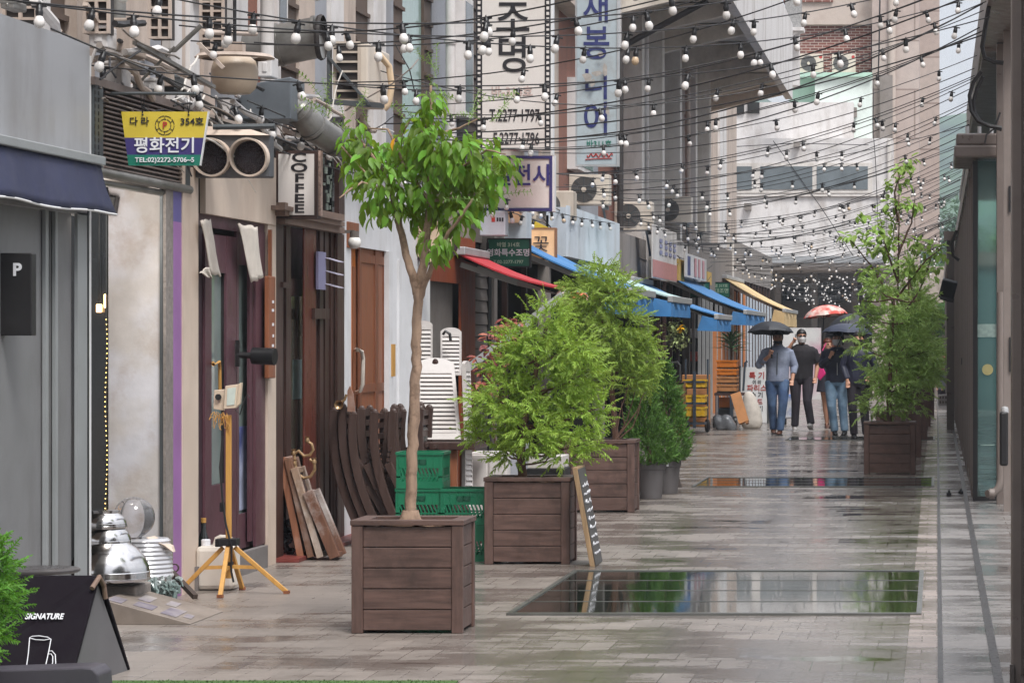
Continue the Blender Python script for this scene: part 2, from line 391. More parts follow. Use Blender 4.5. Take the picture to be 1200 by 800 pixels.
M_pink = paving('pink_paving', (156,142,134), .16, .33, 0, -.03, .8)
YP = [4, 20, 40, 60, 80] + [80+24*i/8 for i in range(1,9)]
sheet(-.155, .004, YP, .004).build('pink_kerb_strip', M_pink, kind='structure', recalc=False)
M_slab = paving('slab_paving', (130,125,122), 1.2, .34, 0, -.05, .6)
sheet(.004, 1.6, YP, .004).build('drain_pavement', M_slab, kind='structure', recalc=False)
M_drain = mat('drain_metal', (62,58,58), rough=.35, metal=.4, var=.5, scale=30)
for i,(x0,x1) in enumerate(((.004,.03),(.268,.312))):
    tag(sheet(x0, x1, YP, .008).build('drain_channel', M_drain, recalc=False), ('narrow dark drain slot between the pink kerb strip and the slab pavement','dark drain slot at the foot of the glass pavilions')[i], 'drain')
# floor lights of glass
M_fglass = mat('floor_glass', (30,42,35), rough=.045, var=.5, scale=4, stretch=(.5,4,1), bump=.008, spec=.9, rvar=.03, coat=.6, dirt=(70,74,66), dirt_amt=.15, dirt_scale=3)
M_fframe = mat('floor_frame', (112,112,108), rough=.35, metal=.6)
def floor_light(x0, x1, y0, y1, rows, label):
    t = thing('floor_glass_panel', label, 'floor window', ((x0+x1)/2, y0, 0), group='glass panels set in the paving')
    MB().box((x0,y0,.0),(x1,y1,.008)).build('pane', M_fglass, t)
    fr = MB()
    for a,b in (((x0-.03,y0-.05),(x1+.03,y0)),((x0-.03,y1),(x1+.03,y1+.05)),((x0-.03,y0),(x0,y1)),((x1,y0),(x1+.03,y1))): fr.box((*a,.0),(*b,.014))
    for i in range(1, rows):
        y = y0+(y1-y0)*i/rows; fr.box((x0,y-.008,.006),(x1,y+.008,.0105))
    fr.build('frame', M_fframe, t)
floor_light(-2.48, -.12, 17.45, 20.6, 4, 'large dark wet glass panel in the paving nearest the camera')
floor_light(-2.62, -.06, 32.3, 34.3, 3, 'narrow wet glass panel in the paving by the right-hand planter')
floor_light(-2.35, -.06, 46.9, 48.4, 2, 'farthest glass floor panel at the feet of the walking group')
# strip of artificial turf at the near edge
M_turf = mat('turf', (74,104,50), rough=.9, var=.5, scale=60, bump=.3)
m = MB()
for i in range(5200):
    x = random.uniform(-4.0,-2.27); y = random.uniform(13.1,14.03); h = random.uniform(.005,.013); a = random.uniform(0,3.14)
    dx, dy = .005*math.cos(a), .005*math.sin(a)
    m.add([(x-dx,y-dy,.006),(x+dx,y+dy,.006),(x+random.uniform(-.01,.01),y+random.uniform(-.01,.01),.006+h)], [(0,1,2)])
t = thing('turf_mat', 'strip of green artificial turf lying at the near edge of the paving', 'mat', (-3.1,13.5,0))
m.build('pile', M_turf, t, recalc=False)['kind'] = 'stuff'
MB().box((-4.02,12.6,.001),(-2.25,14.04,.009)).build('backing', M_turf, t)
# ================================================================ shops along the left side
def rs(mb, p0, p1, z0, z1, xo=XF, th=.06):
    th = min(th, max(.018, xo-XF+.018))      # thin skins, so that no end face hides what lies beside it
    return mb.box((xo-th, fy(p0,xo), z0), (xo, fy(p1,xo), z1))
def RS(name, m, par, p0, p1, z0, z1, xo=XF, th=.06, **kw):
    return rs(MB(), p0, p1, z0, z1, xo, th).build(name, m, par, **kw)
GREY = (120,112,106)
m_kgrey = mat('painted_panel_grey', (158,158,161), rough=.5, var=.08, scale=3, dirt=(112,106,102), dirt_amt=.28, dirt_scale=1.2, streak=1)
m_kdark = mat('panel_grey_dark', (126,126,127), rough=.5, var=.1, scale=3, dirt=(90,86,84), dirt_amt=.3, dirt_scale=1.3, streak=1)
m_kgap = mat('dark_gap', (44,42,42), rough=.7)
m_post = mat('grey_post', (148,151,152), rough=.45, var=.06)
m_white = mat('white_paint', (222,222,222), rough=.55, var=.07, dirt=(160,150,138), dirt_amt=.2, streak=1)
m_black = mat('black_metal', (30,28,29), rough=.45, var=.2)
m_blackpl = mat('black_plastic', (26,25,27), rough=.4, var=.15)
m_navy = mat('navy_canvas', (48,52,80), rough=.8, var=.15, scale=9, dirt=(90,90,110), dirt_amt=.15)
m_plaster = mat('plaster', (196,190,186), rough=.85, var=.12, scale=7, bump=.12, dirt=(150,122,100), dirt_amt=.35, dirt_scale=2.2, rgb2=(206,204,208))
m_conc = mat('rough_concrete', (138,130,124), rough=.9, var=.3, scale=24, bump=.3, dirt=(80,74,70), dirt_amt=.3)
m_purple = mat('purple_paint', (150,104,160), rough=.55, var=.08, dirt=(110,80,112), dirt_amt=.15)
m_blueviolet = mat('blue_violet_paint', (92,84,140), rough=.55)
m_cream = mat('cream_paint', (206,188,172), rough=.6, var=.06, dirt=(150,120,100), dirt_amt=.22, streak=1)
m_plum = mat('plum_paint', (92,60,68), rough=.4, var=.2, dirt=(60,40,50), dirt_amt=.2, streak=1)
m_plumd = mat('dark_plum_paint', (58,38,46), rough=.45, var=.15)
m_glass = mat('shop_glass', (138,150,146), rough=.12, var=.3, scale=1.5, spec=.5, bump=.01, rvar=.03)  # reflected sky is put into the pale base colour of the panes
m_glassd = mat('shop_glass_dark', (36,38,38), rough=.06, var=.4, scale=1.5, spec=.8, bump=.01, rvar=.03)
m_stone = mat('grey_stone', (118,112,110), rough=.7, var=.2, scale=20)
m_louv = mat('brown_louvre', (122,108,102), rough=.5, metal=.2, var=.12, dirt=(82,66,58), dirt_amt=.35)
m_galv = mat('galvanised', (134,132,128), rough=.42, metal=.6, var=.3, scale=6, dirt=(88,78,70), dirt_amt=.4)
m_slot = mat('slotted_angle', (88,92,94), rough=.5, metal=.5, var=.2)
m_cloth = mat('cream_cloth', (216,206,194), rough=.9, var=.15, scale=6, bump=.2, dirt=(150,130,112), dirt_amt=.25)
m_dkwood = wood('dark_brown_wood', (70,48,42), rough=.45)
m_mahog = wood('mahogany', (100,46,32), rough=.35)
m_brwood = wood('brown_wood', (138,84,56), rough=.5)
m_orwood = wood('orange_wood', (190,112,56), rough=.4)
m_chest = wood('chestnut_wood', (136,64,32), rough=.45, dirt=(84,44,26), dirt_amt=.3)
m_tan = wood('tan_wood', (196,146,74), rough=.5, var=.2)
m_greyw = wood('grey_weathered_wood', (104,96,90), rough=.75)
m_shut = mat('grey_shutter', (112,106,102), rough=.5, metal=.3, var=.2, stretch=(6,6,.8), dirt=(84,74,66), dirt_amt=.25)
m_red = mat('red_canvas', (176,42,50), rough=.7, var=.12, scale=6)
m_yel = mat('yellow_paint', (208,184,62), rough=.45, var=.06)
m_blueink = mat('indigo_ink', (62,52,112), rough=.45, var=.06)
m_green = mat('teal_green_ink', (26,116,96), rough=.45, var=.06)
m_letw = mat('white_lettering', (226,226,230), rough=.5, var=.03, bump=0)
m_letk = mat('black_lettering', (36,32,36), rough=.5, var=.05, bump=0)
m_letr = mat('red_lettering', (176,52,44), rough=.5, var=.05, bump=0)
m_letn = mat('navy_lettering', (44,50,104), rough=.5, var=.06, bump=0, dirt=(120,124,150), dirt_amt=.1, dirt_scale=9)
m_letp = mat('faded_pink_lettering', (196,172,164), rough=.6, var=.06, bump=0)
m_led = mat('led_warm', (255,214,140), emit=(255,208,120), estr=3, bump=0)
m_lampw = mat('warm_lamp', (255,226,190), emit=(255,200,140), estr=2.6, bump=0)
m_ledv = mat('led_violet', (170,150,255), emit=(150,130,255), estr=2, bump=0)
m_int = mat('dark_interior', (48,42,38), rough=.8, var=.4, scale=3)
m_floorred = mat('red_tile', (120,56,50), rough=.45, var=.2, scale=12)

# ---- grey cafe front
K = thing('cafe_building', 'grey metal panelled cafe front with navy awning at the left edge', 'building', (-5.2, 14.5, 0))
MB().box((-5.6,9.5,2.3),(XF,fy(105),3.26)).build('fascia', m_kgrey, K)
w = MB(); w.box((-5.2,9.5,0),(XF-.035,fy(56),2.3)); w.box((-5.2,fy(66),0),(XF-.035,fy(91),2.3)); w.build_each('wall_panel', m_kdark, K)
g = MB(); g.box((-5.2,fy(56),0),(XF-.10,fy(66),2.3)); g.build('panel_joint', m_kgap, K)
e = MB(); rs(e,53.5,57,0,2.3,XF-.01,.05); rs(e,65,68,0,2.3,XF-.01,.05); e.build_each('joint_trim', m_post, K)
RS('corner_post', m_post, K, 91, 103, 0, 2.31, XF, .12)
RS('white_edge', m_white, K, 104.5, 107, 0, 3.2, XF-.01, .04)
# navy awning
aw = thing('awning_canopy', 'navy canvas awning with pale bar over the grey cafe front', 'awning', (-4.6, 14.5, 2.3))
ya, yb = 9.5, 16.72
m = MB(); n1,n2 = 60,6; vs = []
for j in range(n2+1):
    for i in range(n1+1):
        y = ya+(yb+.02-ya)*i/n1+ (.10*(j/n2)**2 if i == n1 else 0); v = j/n2
        vs.append((-4.69+.06*v+.010*math.sin(y*5.2)*v+.006*math.sin(y*13+v*3)*v, y, 2.585-.275*v-.008*math.sin(y*4.1)*v))
m.add(vs, [(j*(n1+1)+i,j*(n1+1)+i+1,(j+1)*(n1+1)+i+1,(j+1)*(n1+1)+i) for j in range(n2) for i in range(n1)])
o = m.build('canvas', m_navy, aw, smooth=True, ang=180, recalc=False); sm_ = o.modifiers.new('t','SOLIDIFY'); sm_.thickness = .004
m = MB(); m.box((-4.75,ya,2.58),(-4.66,yb+.03,2.63)); m.build('top_bar', m_post, aw, bevel=.006)
m = MB(); m.tube([(-4.628+.010*math.sin((ya+(yb-ya)*i/60)*5.2),ya+(yb-ya)*i/60,2.308-.008*math.sin((ya+(yb-ya)*i/60)*4.1)) for i in range(61)]+[(-4.625,yb+.12,2.31)], .007, 6); m.build('hem_piping', m_white, aw)
# projecting sign P
sg = thing('projecting_sign', 'black projecting box sign with a white letter P on the grey cafe wall', 'sign', (-4.72, 15.3, 1.6))
MB().box((-5.02,15.26,1.628),(-4.625,15.34,2.05)).build('box', m_black, sg, bevel=.006)
text('P', .088, (-4.70,15.258,1.962), m_letw, sg, bold=.003)
RS('black_cable_run', m_blackpl, K, 103.2, 104.6, 0, 2.4, XF+.004, .02)

# ---- lamp shop recess
LS = thing('lamp_shop', 'lamp shop recess with bare plaster pier and fairy lights behind glass', 'shop', (-5.3, 18.0, 0))
m = MB(); m.box((-5.11,18.42,0),(-4.775,18.60,2.56)); m.build('plaster_pier', m_plaster, LS)
m = MB(); m.box((-6.5,18.62,0),(-5.11,18.66,2.56)); m.build('window_pane', m_glassd, LS)
m = MB(); m.box((-5.125,18.52,0),(-5.108,18.60,2.56)); m.box((-5.16,18.54,0),(-5.15,18.6,2.56)); m.build_each('window_mullion', m_slot, LS)
m = MB(); m.box((-6.5,16.8,2.545),(-4.76,18.7,2.62)); m.box((-6.5,16.75,0),(-6.45,18.7,2.6)); m.build('inner_wall', m_int, LS)
RS('steel_jamb', m_slot, LS, 190.5, 194.5, 0, 2.55, XF-.02, .04)
m = MB(); rs(m, 194.5, 203, 0, 2.56, XF, .1); m.build('concrete_jamb', m_conc, LS)
for k,(xx,st,mm,r) in enumerate(((-5.121,.036,m_led,.0036),(-5.155,.03,m_led,.0028))):
    m = MB(); z = .35
    i = 0
    while z < 2.45:
        if xx > -5.14 and (i % 9) > 4: z += st; i += 1; continue
        if xx < -5.14 and z > 1.75: break
        m.ball((xx+.006*math.sin(z*9), 18.515 if xx>-5.14 else 18.53, z), r, 6, 4); z += st; i += 1
    ob = tag(m.build('fairy_light_string', mm), 'dense vertical string of warm fairy lights in the lamp shop window' if k else 'dotted vertical string of warm fairy lights beside the plaster pier', 'fairy lights')
m = MB()
for z in [1.22+.012*i for i in range(6)]+[1.08+.012*i for i in range(8)]: m.ball((-5.135,18.52,z), .0028, 6, 4)
tag(m.build('fairy_light_string', m_ledv), 'short violet fairy light string in the lamp shop window', 'fairy lights')
for (x,z,s) in ((-5.215,1.80,(.03,.03,.05)),(-5.165,1.845,(.035,.03,.085))):
    t = thing('hanging_lamp', 'lit warm box lamp hanging in the lamp shop window, %s' % ('the smaller and left one' if x<-5.2 else 'the taller and right one'), 'lamp', (x,18.58,z))
    MB().obox((x,18.59,z),(s[0],s[1],s[2])).build('lamp_shade', m_lampw, t, bevel=.004)
    MB().tube([(x,18.59,z+s[2]/2),(x,18.59,2.54)], .002, 5).build('cord', m_blackpl, t)
t = thing('wall_spotlight', 'small black square spotlight under the shutter box of the lamp shop', 'spotlight', (-5.05,18.4,2.36))
MB().obox((-5.075,18.36,2.43),(.06,.09,.12),(0,.15,0)).build('housing', m_black, t, bevel=.01)
MB().bar((-5.1,18.36,2.49),(-5.13,18.4,2.545),.015,.015).build('bracket', m_black, t)
pl_ = bpy.data.lights.new('recess_lamp', 'POINT'); pl_.energy = 9; pl_.color = (1,.93,.85); pl_.shadow_soft_size = .12; po_ = bpy.data.objects.new('recess_lamp', pl_); COL.objects.link(po_); po_.location = (-5.0,17.55,2.36)  # added fill light that brightens the plaster pier; no fixture hangs here
# shutter box of horizontal louvres
SB = thing('shutter_box', 'brown louvred shutter box above the lamp shop recess', 'shutter', (-4.75,18.2,2.55))
m = MB()
for i in range(17):
    z = 2.585+i*.0268
    m.prism([(XF-.03,17.05,z),(XF+.004,17.05,z+.003),(XF+.004,17.05,z+.011),(XF-.03,17.05,z+.024)], (0,fy(222)-17.05,0))
m.build('louvre_slats', m_louv, SB)
m = MB(); m.box((XF-.2,16.9,2.6),(XF-.035,fy(222),3.05)); m.build('backing', m_int, SB)
m = MB(); m.box((XF-.04,16.8,3.04),(XF+.015,fy(236),3.085)); m.build('top_rail', m_louv, SB)
m = MB(); m.tube([(XF+.0,16.5,2.555),(XF+.0,fy(222),2.555)], .028, 10); m.tube([(XF-.03,16.6,2.50),(XF-.03,fy(206),2.51)], .02, 8); m.build('roller_tube', m_galv, SB, smooth=True)
m = MB(); rs(m, 218, 223, 2.54, 3.05, XF+.012, .06); m.build('end_post', m_slot, SB)
m = MB(); m.box((XF-.05,fy(109.5),2.5),(XF+.01,fy(119),3.07)); 
m.build('slotted_post', m_slot, SB)
m = MB()
for i in range(14):
    for q in (111.5,115.5): rs(m, q, q+1.4, 2.53+i*.038, 2.545+i*.038+.008, XF+.013, .004)
m.build('post_slots', m_black, SB)
# ---- hanging yellow sign
Y0 = 17.15
tz = thing('hanging_sign', 'yellow, indigo and green hanging sign of an electrical shop on two hooks', 'sign', F(193,195,Y0))
def trap(y0,y1,m,nm,dy=0.0):
    def xe(y): 
        t=(y-131)/63.0; return 142+8.5*t, 244-9.5*t
    a,b = xe(y0); c,d2 = xe(y1)
    MB().prism([F(a,y0,Y0+dy),F(b,y0,Y0+dy),F(d2,y1,Y0+dy),F(c,y1,Y0+dy)], (0,.02,0)).build(nm, m, tz)
trap(131,161.5,m_yel,'yellow_band'); trap(161.5,181.5,m_blueink,'indigo_band',-.001); trap(181.5,194,m_green,'green_band',-.002)
m = MB(); m.bar(F(244.6,131,Y0+.01),F(235,194,Y0+.01),.006,.026,(0,1,0)); m.build('white_edge', m_white, tz)
k = Y0/FPX
text('다 라', 11*k, F(163,143,Y0-.004), m_letk, tz, bold=.0006)
text('354호', 10.5*k, F(225,143,Y0-.004), m_letk, tz, bold=.0006, sx=1.1)
text('평화전기', 19.5*k, F(193,171.5,Y0-.006), m_letw, tz, bold=.0016, space=1.03)
text('TEL:02)2272-5706~5', 7.6*k, F(193,187.6,Y0-.007), m_letw, tz, bold=.0007, space=1.05, sx=1.02)
text('P', 10.5*k, F(193,147,Y0-.004), m_letr, tz, bold=.001)
c0 = F(193,147,Y0-.003)
m = MB()
for rad,n0,off in ((11.4*k,8,0),(7.6*k,6,.2)):
    for i in range(n0):
        a0 = 2*math.pi*i/n0+.06+off; a1 = 2*math.pi*(i+1)/n0-.06+off
        q = [a0+(a1-a0)*j/6 for j in range(7)]
        for j in range(6):
            p = [c0+Vector((math.cos(a)*r_,0,math.sin(a)*r_)) for a,r_ in ((q[j],rad-.0035),(q[j+1],rad-.0035),(q[j+1],rad),(q[j],rad))]
            m.prism(p,(0,.002,0))
for i in range(6):
    a = math.pi*i/3+.5; m.bar(c0+Vector((math.cos(a)*7.8*k,0,math.sin(a)*7.8*k)), c0+Vector((math.cos(a)*11*k,0,math.sin(a)*11*k)), .003,.002,(0,1,0))
m.build('emblem', m_letk, tz)
m = MB()
for px in (167,221):
    for q in (-2,2):
        m.tube([F(px+q,110,Y0+.006),F(px+q*.8,122,Y0),F(px,133,Y0-.006)], .0022, 5)
    m.ball(F(px,134.5,Y0-.004), .006, 8, 5)
m.build('hook', m_black, tz)
rod = MB(); rod.tube([F(99,110.5,Y0+.01),F(160,109.5,Y0+.01),F(228,110,Y0+.01)], .0095, 8); rod.ball(F(228,110,Y0+.01),.013,8,6)
tag(rod.build('sign_rod', m_slot, smooth=True), 'grey metal rod holding the yellow hanging sign', 'rod')

# ---- plum shop
PS = thing('plum_shop', 'cream shop front with plum door frames and purple stripe', 'shop', (-4.9,20.0,0))
MB().box((-6.4,18.97,0),(XF-.14,fy(322,XF-.14),3.1)).build('core_wall', m_int, PS)
m = MB(); rs(m, 203, 214.3, 0, 2.34, XF, .3); m.build('purple_stripe', m_purple, PS)
m = MB(); rs(m, 203, 214.3, 2.34, 2.555, XF, .3); m.build('blue_stripe', m_blueviolet, PS)
m = MB(); rs(m, 214.3, 232.5, 0, 2.7, XF+.008, .3); rs(m, 314, 323.5, 0, 2.42, XF+.008, .3); m.build_each('pillar', m_cream, PS)
m = MB(); rs(m, 241, 323.5, 2.42, 2.90, XF+.02, .3); m.build('sign_fascia', m_cream, PS)
m = MB(); rs(m, 232.5, 314, 2.34, 2.42, XF-.02, .2); m.build('lintel', m_plum, PS)
m = MB(); rs(m, 232.5, 240, 0.16, 2.36, XF-.05, .1); m.build('dark_jamb', m_plumd, PS)
m = MB(); rs(m, 299.5, 314, .16, 2.36, XF-.01, .1); rs(m,292.5,296,.2,2.36,XF-.03,.06); rs(m,277.5,280,.2,2.36,XF-.03,.06); rs(m,280,292.5,.16,.40,XF-.06,.05); rs(m,280,292.5,2.12,2.36,XF-.06,.05); m.build('window_frame', m_plum, PS)
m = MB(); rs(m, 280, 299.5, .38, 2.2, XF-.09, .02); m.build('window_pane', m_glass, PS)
m = MB(); rs(m, 281, 289.5, .42, 1.0, XF-.085, .004); m.build('poster', mat('blue_poster',(92,100,156),rough=.5,var=.4,scale=6,rgb2=(170,176,200)), PS)
dr = MB(); rs(dr,240.5,248,.16,2.30,XF-.03,.06); rs(dr,265.5,277,.16,2.30,XF-.03,.06); rs(dr,248,265.5,2.05,2.30,XF-.034,.05); rs(dr,248,265.5,.16,.64,XF-.04,.05); 
door = dr.build('door', m_plum, PS)
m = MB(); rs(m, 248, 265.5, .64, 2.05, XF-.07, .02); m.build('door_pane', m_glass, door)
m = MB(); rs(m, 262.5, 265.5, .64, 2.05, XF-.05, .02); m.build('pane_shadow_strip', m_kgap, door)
m = MB(); a = S(250,427,XF+.06); b_ = S(257,424,XF+.06); m.tube([S(249.5,425,XF-.03),a,b_,S(257.5,432,XF+.05),S(258,470,XF+.05),S(257,478,XF-.03)], .011, 8); m.build('handle', m_tan, door, smooth=True)
m = MB(); rs(m, 232, 314, 0, .155, XF+.03, .3); m.build('plinth', m_stone, PS)
def cloth(pts, name_label, k):
    # a hanging rag: grid over a quad with folds
    p = [Vector(q) for q in pts]; n, q = 10, 12; m = MB(); vs = []
    for j in range(q+1):
        for i in range(n+1):
            u, v = i/n, j/q
            a = p[0].lerp(p[1],u).lerp(p[3].lerp(p[2],u),v)
            a = a+Vector((.006*math.sin(u*9+k+v*2.2)+.003*math.sin(u*21+v*5), 0, .006*math.sin(u*13+v*6)))
            vs.append(a)
    m.add(vs, [(j*(n+1)+i, j*(n+1)+i+1, (j+1)*(n+1)+i+1, (j+1)*(n+1)+i) for j in range(q) for i in range(n)])
    o = tag(m.build('banner_cloth', m_cloth, smooth=True, ang=180), name_label, 'cloth')
    s = o.modifiers.new('t','SOLIDIFY'); s.thickness = .004
    return o
XC = XF+.05
cloth([S(235,259,XC),S(246,257,XC),S(260,324,XC),S(246.5,320,XC)], 'crumpled cream cloth strip hanging left over the plum door', 0)
cloth([S(233,320,XC),S(247,311,XC),S(248.5,325,XC),S(247.5,325,XC)], 'small triangular scrap of cream cloth beside the plum door', 1)
cloth([S(278,262,XC),S(302.5,266,XC),S(308,325,XC),S(296,331,XC)], 'larger cream cloth draped from the lintel right of the plum door', 2)
t = thing('wall_spotlight', 'black cylinder spotlight sticking out from the plum window frame', 'spotlight', S(280,417,XF))
Yc = fy(280)
MB().tube([(-4.655,Yc,1.495),(-4.50,Yc-.02,1.487)], .058, 20).build('cylinder', m_blackpl, t, smooth=True)
m = MB(); m.tube([(-4.76,Yc,1.50),(-4.655,Yc,1.495)], .022, 10); m.box((-4.77,Yc-.02,1.42),(-4.745,Yc+.02,1.60)); m.build('mount', m_black, t)
MB().lathe([(.046,0),(.05,.004),(.05,.012),(.0,.012)], (-4.506,Yc-.02,1.487), 16, Euler((0,R(-90),0))).build('lens', m_glassd, t)
t = thing('wall_plaque', 'tall copper brown plaque with white marks on the cream corner post', 'plaque', S(320,440,XF+.03))
m = MB(); rs(m, 315.5, 323, 1.33, 2.05, XF+.05, .035); m.build('board', m_brwood, t, bevel=.006)
m = MB(); rs(m, 317.4, 319, 2.05, 2.38, XF+.04, .02); m.build('rail', m_brwood, t)
m = MB()
for z in (1.86,1.80,1.7,1.62,1.55,1.47): rs(m, 319.4+random.uniform(-.4,.4), 321.2, z, z+.02, XF+.053, .006)
m.build('marks', m_letw, t)

# ---- coffee shop
CS = thing('coffee_shop', 'dark wood coffee shop front with mahogany post and cornice', 'shop', (-4.9,22.6,0))
MB().box((-6.4,fy(323.5,XF-.2),0),(XF-.2,fy(404,XF-.2),3.1)).build('back_wall', m_int, CS)
RS('frame_post', m_dkwood, CS, 323.5, 332, 0, 2.5, XF-.01, .2)
RS('frame_post', m_dkwood, CS, 335.5, 341, 0, 2.44, XF-.05, .1)
m = MB(); rs(m, 341, 357, .75, 1.95, XF-.12, .02); m.build('window_pane', mat('pale_shop_glass',(122,112,100),rough=.08,var=.3,scale=2,spec=.7,bump=.01,rvar=.03), CS)
m = MB(); rs(m, 341, 357, 1.93, 2.06, XF-.08, .08); rs(m, 341, 357, .66, .76, XF-.08, .08); rs(m,341,357,0,.66,XF-.1,.06); m.build_each('cross_rail', m_dkwood, CS)
RS('top_light', m_plumd, CS, 341, 357, 2.06, 2.44, XF-.12, .04)
m = MB(); rs(m, 343.5, 353.5, 1.15, 1.45, XF-.118, .006); m.build('menu_card', mat('teal_card',(150,176,176),rough=.5,var=.4,scale=14), CS)
RS('mahogany_post', m_mahog, CS, 357, 370.5, 0, 2.44, XF-.005, .12, bevel=.008)
m = MB(); 
for p0,p1,xo in ((370.5,373,XF-.04),(375,379,XF-.02),(381,385,XF-.03),(388,392,XF-.03),(395.5,403.4,XF-.0)): rs(m, p0, p1, 0, 2.44, xo, .1)
m.build_each('mullion', m_dkwood, CS)
RS('door_panel', m_mahog, CS, 370.5, 396, 0, 2.42, XF-.09, .04)
m = MB(); rs(m, 369, 386, 1.76, 1.84, XF+.02, .12); rs(m,332,342,1.98,2.02,XF+.01,.1); m.build_each('transom_bar', m_dkwood, CS)
m = MB()
for i,(zz,h,o) in enumerate(((2.44,.05,.05),(2.49,.035,.09),(2.525,.03,.12),(2.555,.03,.08))): rs(m, 334, 404, zz, zz+h, XF+o, .3)
m.build('cornice', wood('pale_brown_wood',(128,106,94),rough=.6), CS)
m = MB(); rs(m, 397.5, 404, 2.58, 3.15, XF+.02, .1); rs(m, 372, 376, 2.58, 3.1, XF, .1); m.build_each('upper_frame', m_dkwood, CS)
RS('upper_window', m_glassd, CS, 376, 397.5, 2.58, 3.12, XF-.05, .03)
m = MB()
for i in range(26):
    p = random.uniform(377,396); z = random.uniform(2.6,3.05); rs(m, p, p+random.uniform(.6,2.2), z, z+random.uniform(.02,.07), XF-.042, .012)
m.build_each('displayed_cup', mat('cup_glaze',(150,160,150),rough=.3,var=.4,scale=20), CS)
MB().box((XF-.5,fy(324),.002),(XF+.16,fy(415),.03)).build('floor_tile', m_floorred, CS)
t = thing('coffee_sign', 'cream box sign with black stacked letters reading COFFEE', 'sign', F(348,256,21.5))
Yc = 21.5
m = MB(); a = F(322.8,176.5,Yc); b_ = F(371.5,256,Yc); m.box((a.x,Yc,b_.z),(b_.x,Yc+.13,a.z)); m.build('frame', wood('sign_frame_wood',(66,46,40)), t)
a = F(326.3,180.5,Yc); b_ = F(368.2,252,Yc)
MB().box((a.x,Yc-.006,b_.z),(b_.x,Yc+.002,a.z)).build('face', mat('cream_sign_face',(226,219,214),rough=.4,var=.04), t)
k = Yc/FPX
for i,ch in enumerate('COFFEE'):
    p = F(350.5,185+i*12.0,Yc-.008)
    text(ch, 14.0*k, p, m_letk, t, sx=1.75, bold=.0022)
m = MB(); a = F(372,177,Yc+.1); b_ = F(377.5,253,Yc+.1); m.box((a.x,Yc+.05,b_.z),(b_.x,Yc+.12,a.z)); m.build('side_strip', mat('pinkish_strip',(188,160,146),rough=.6,var=.5,scale=40), t)
t = thing('card_rack', 'lavender card rack with three open flaps on the coffee shop front', 'rack', S(380,335,XF+.04))
m = MB(); rs(m, 373.2, 382, 1.985, 2.275, XF+.03, .02); m.build('panel', mat('lavender_plastic',(150,146,180),rough=.4,var=.1), t)
m = MB()
for z in (2.20,2.10,2.0):
    p = fy(381,XF+.03); m.prism([(XF+.03,p,z+.03),(XF+.03,p+.2,z+.03),(XF+.13,p+.22,z),(XF+.13,p+.02,z)],(0,0,.006))
m.build('flap', mat('clear_white_plastic',(200,196,214),rough=.3,var=.1), t)

# ---- white building with sliding wooden door
WB = thing('white_building', 'white rendered building with sliding brown wooden door', 'building', (-4.9,26,0))
m_wr = mat('white_render', (216,216,218), rough=.75, var=.06, scale=5, bump=.1, dirt=(170,164,158), dirt_amt=.22, dirt_scale=2.5, streak=1)
m = MB()
MB().box((-6.4,fy(404),0),(XF-.12,fy(504,XF-.12),3.1)).build('core_wall', m_int, WB)
rs(m, 404, 411.5, 0, 3.05, XF, .25); rs(m, 411.5, 457, 2.36, 3.05, XF, .25); rs(m, 457, 504, 0, 3.05, XF, .25); m.build('wall', m_wr, WB)
m = MB(); rs(m, 456, 460, 0, 2.36, XF+.025, .05); rs(m,468,471,0,2.3,XF+.02,.05); m.build_each('door_jamb', m_wr, WB)
RS('copper_frame', m_orwood, WB, 411.5, 421, 0, 2.36, XF-.05, .12)
m = MB(); rs(m, 413.5, 417.5, .1, 2.2, XF-.045, .02); m.build('frame_moulding', m_brwood, WB)
dr = MB(); rs(dr, 421.5, 453, .03, 2.36, XF-.03, .06); dr = dr.build('door', m_brwood, WB)
m = MB()
for p0,p1 in ((421.5,424),(440,443.5),(450.5,453)): rs(m,p0,p1,.03,2.36,XF-.016,.02)
for z in (.05,1.16,2.24): rs(m,424,450.5,z,z+.07,XF-.018,.02)
m.build('door_stile', wood('door_stile_wood',(122,74,50)), dr)
m = MB(); m.tube([S(416.5,410,XF-.03),S(419,409.5,XF+.02),S(424,412,XF+.045),S(425.5,420,XF+.045),S(425,450,XF+.045),S(422,458,XF+.02),S(417.5,459.5,XF-.03)], .016, 10); m.build('handle', mat('cream_handle',(214,204,192),rough=.35), dr, smooth=True)
t = thing('globe_wall_lamp', 'white globe wall lamp on a wooden plate above the sliding door', 'lamp', S(416,290,XF))
m = MB(); rs(m, 409, 421, 2.34, 2.55, XF+.02, .03); m.build('wall_plate', m_brwood, t, bevel=.005)
p = S(415.5,284,XF+.12); m = MB(); m.ball(p, .052, 20, 12); m.build('globe', mat('opal_glass',(228,224,218),rough=.2,var=.03), t, smooth=True)
m = MB(); m.tube([p+Vector((0,0,.035)),p+Vector((0,0,.09))],.036,14); m.bar(p+Vector((0,0,.085)),(XF,p.y,p.z+.085),.025,.025); m.build('holder', m_greyw, t)
# plank standing against the white wall
tag(rs(MB(), 459, 463.5, 1.28, 1.56, XF+.03, .02).build('wall_board', m_tan), 'small tan wooden board hung on the white wall by the trunk', 'board')

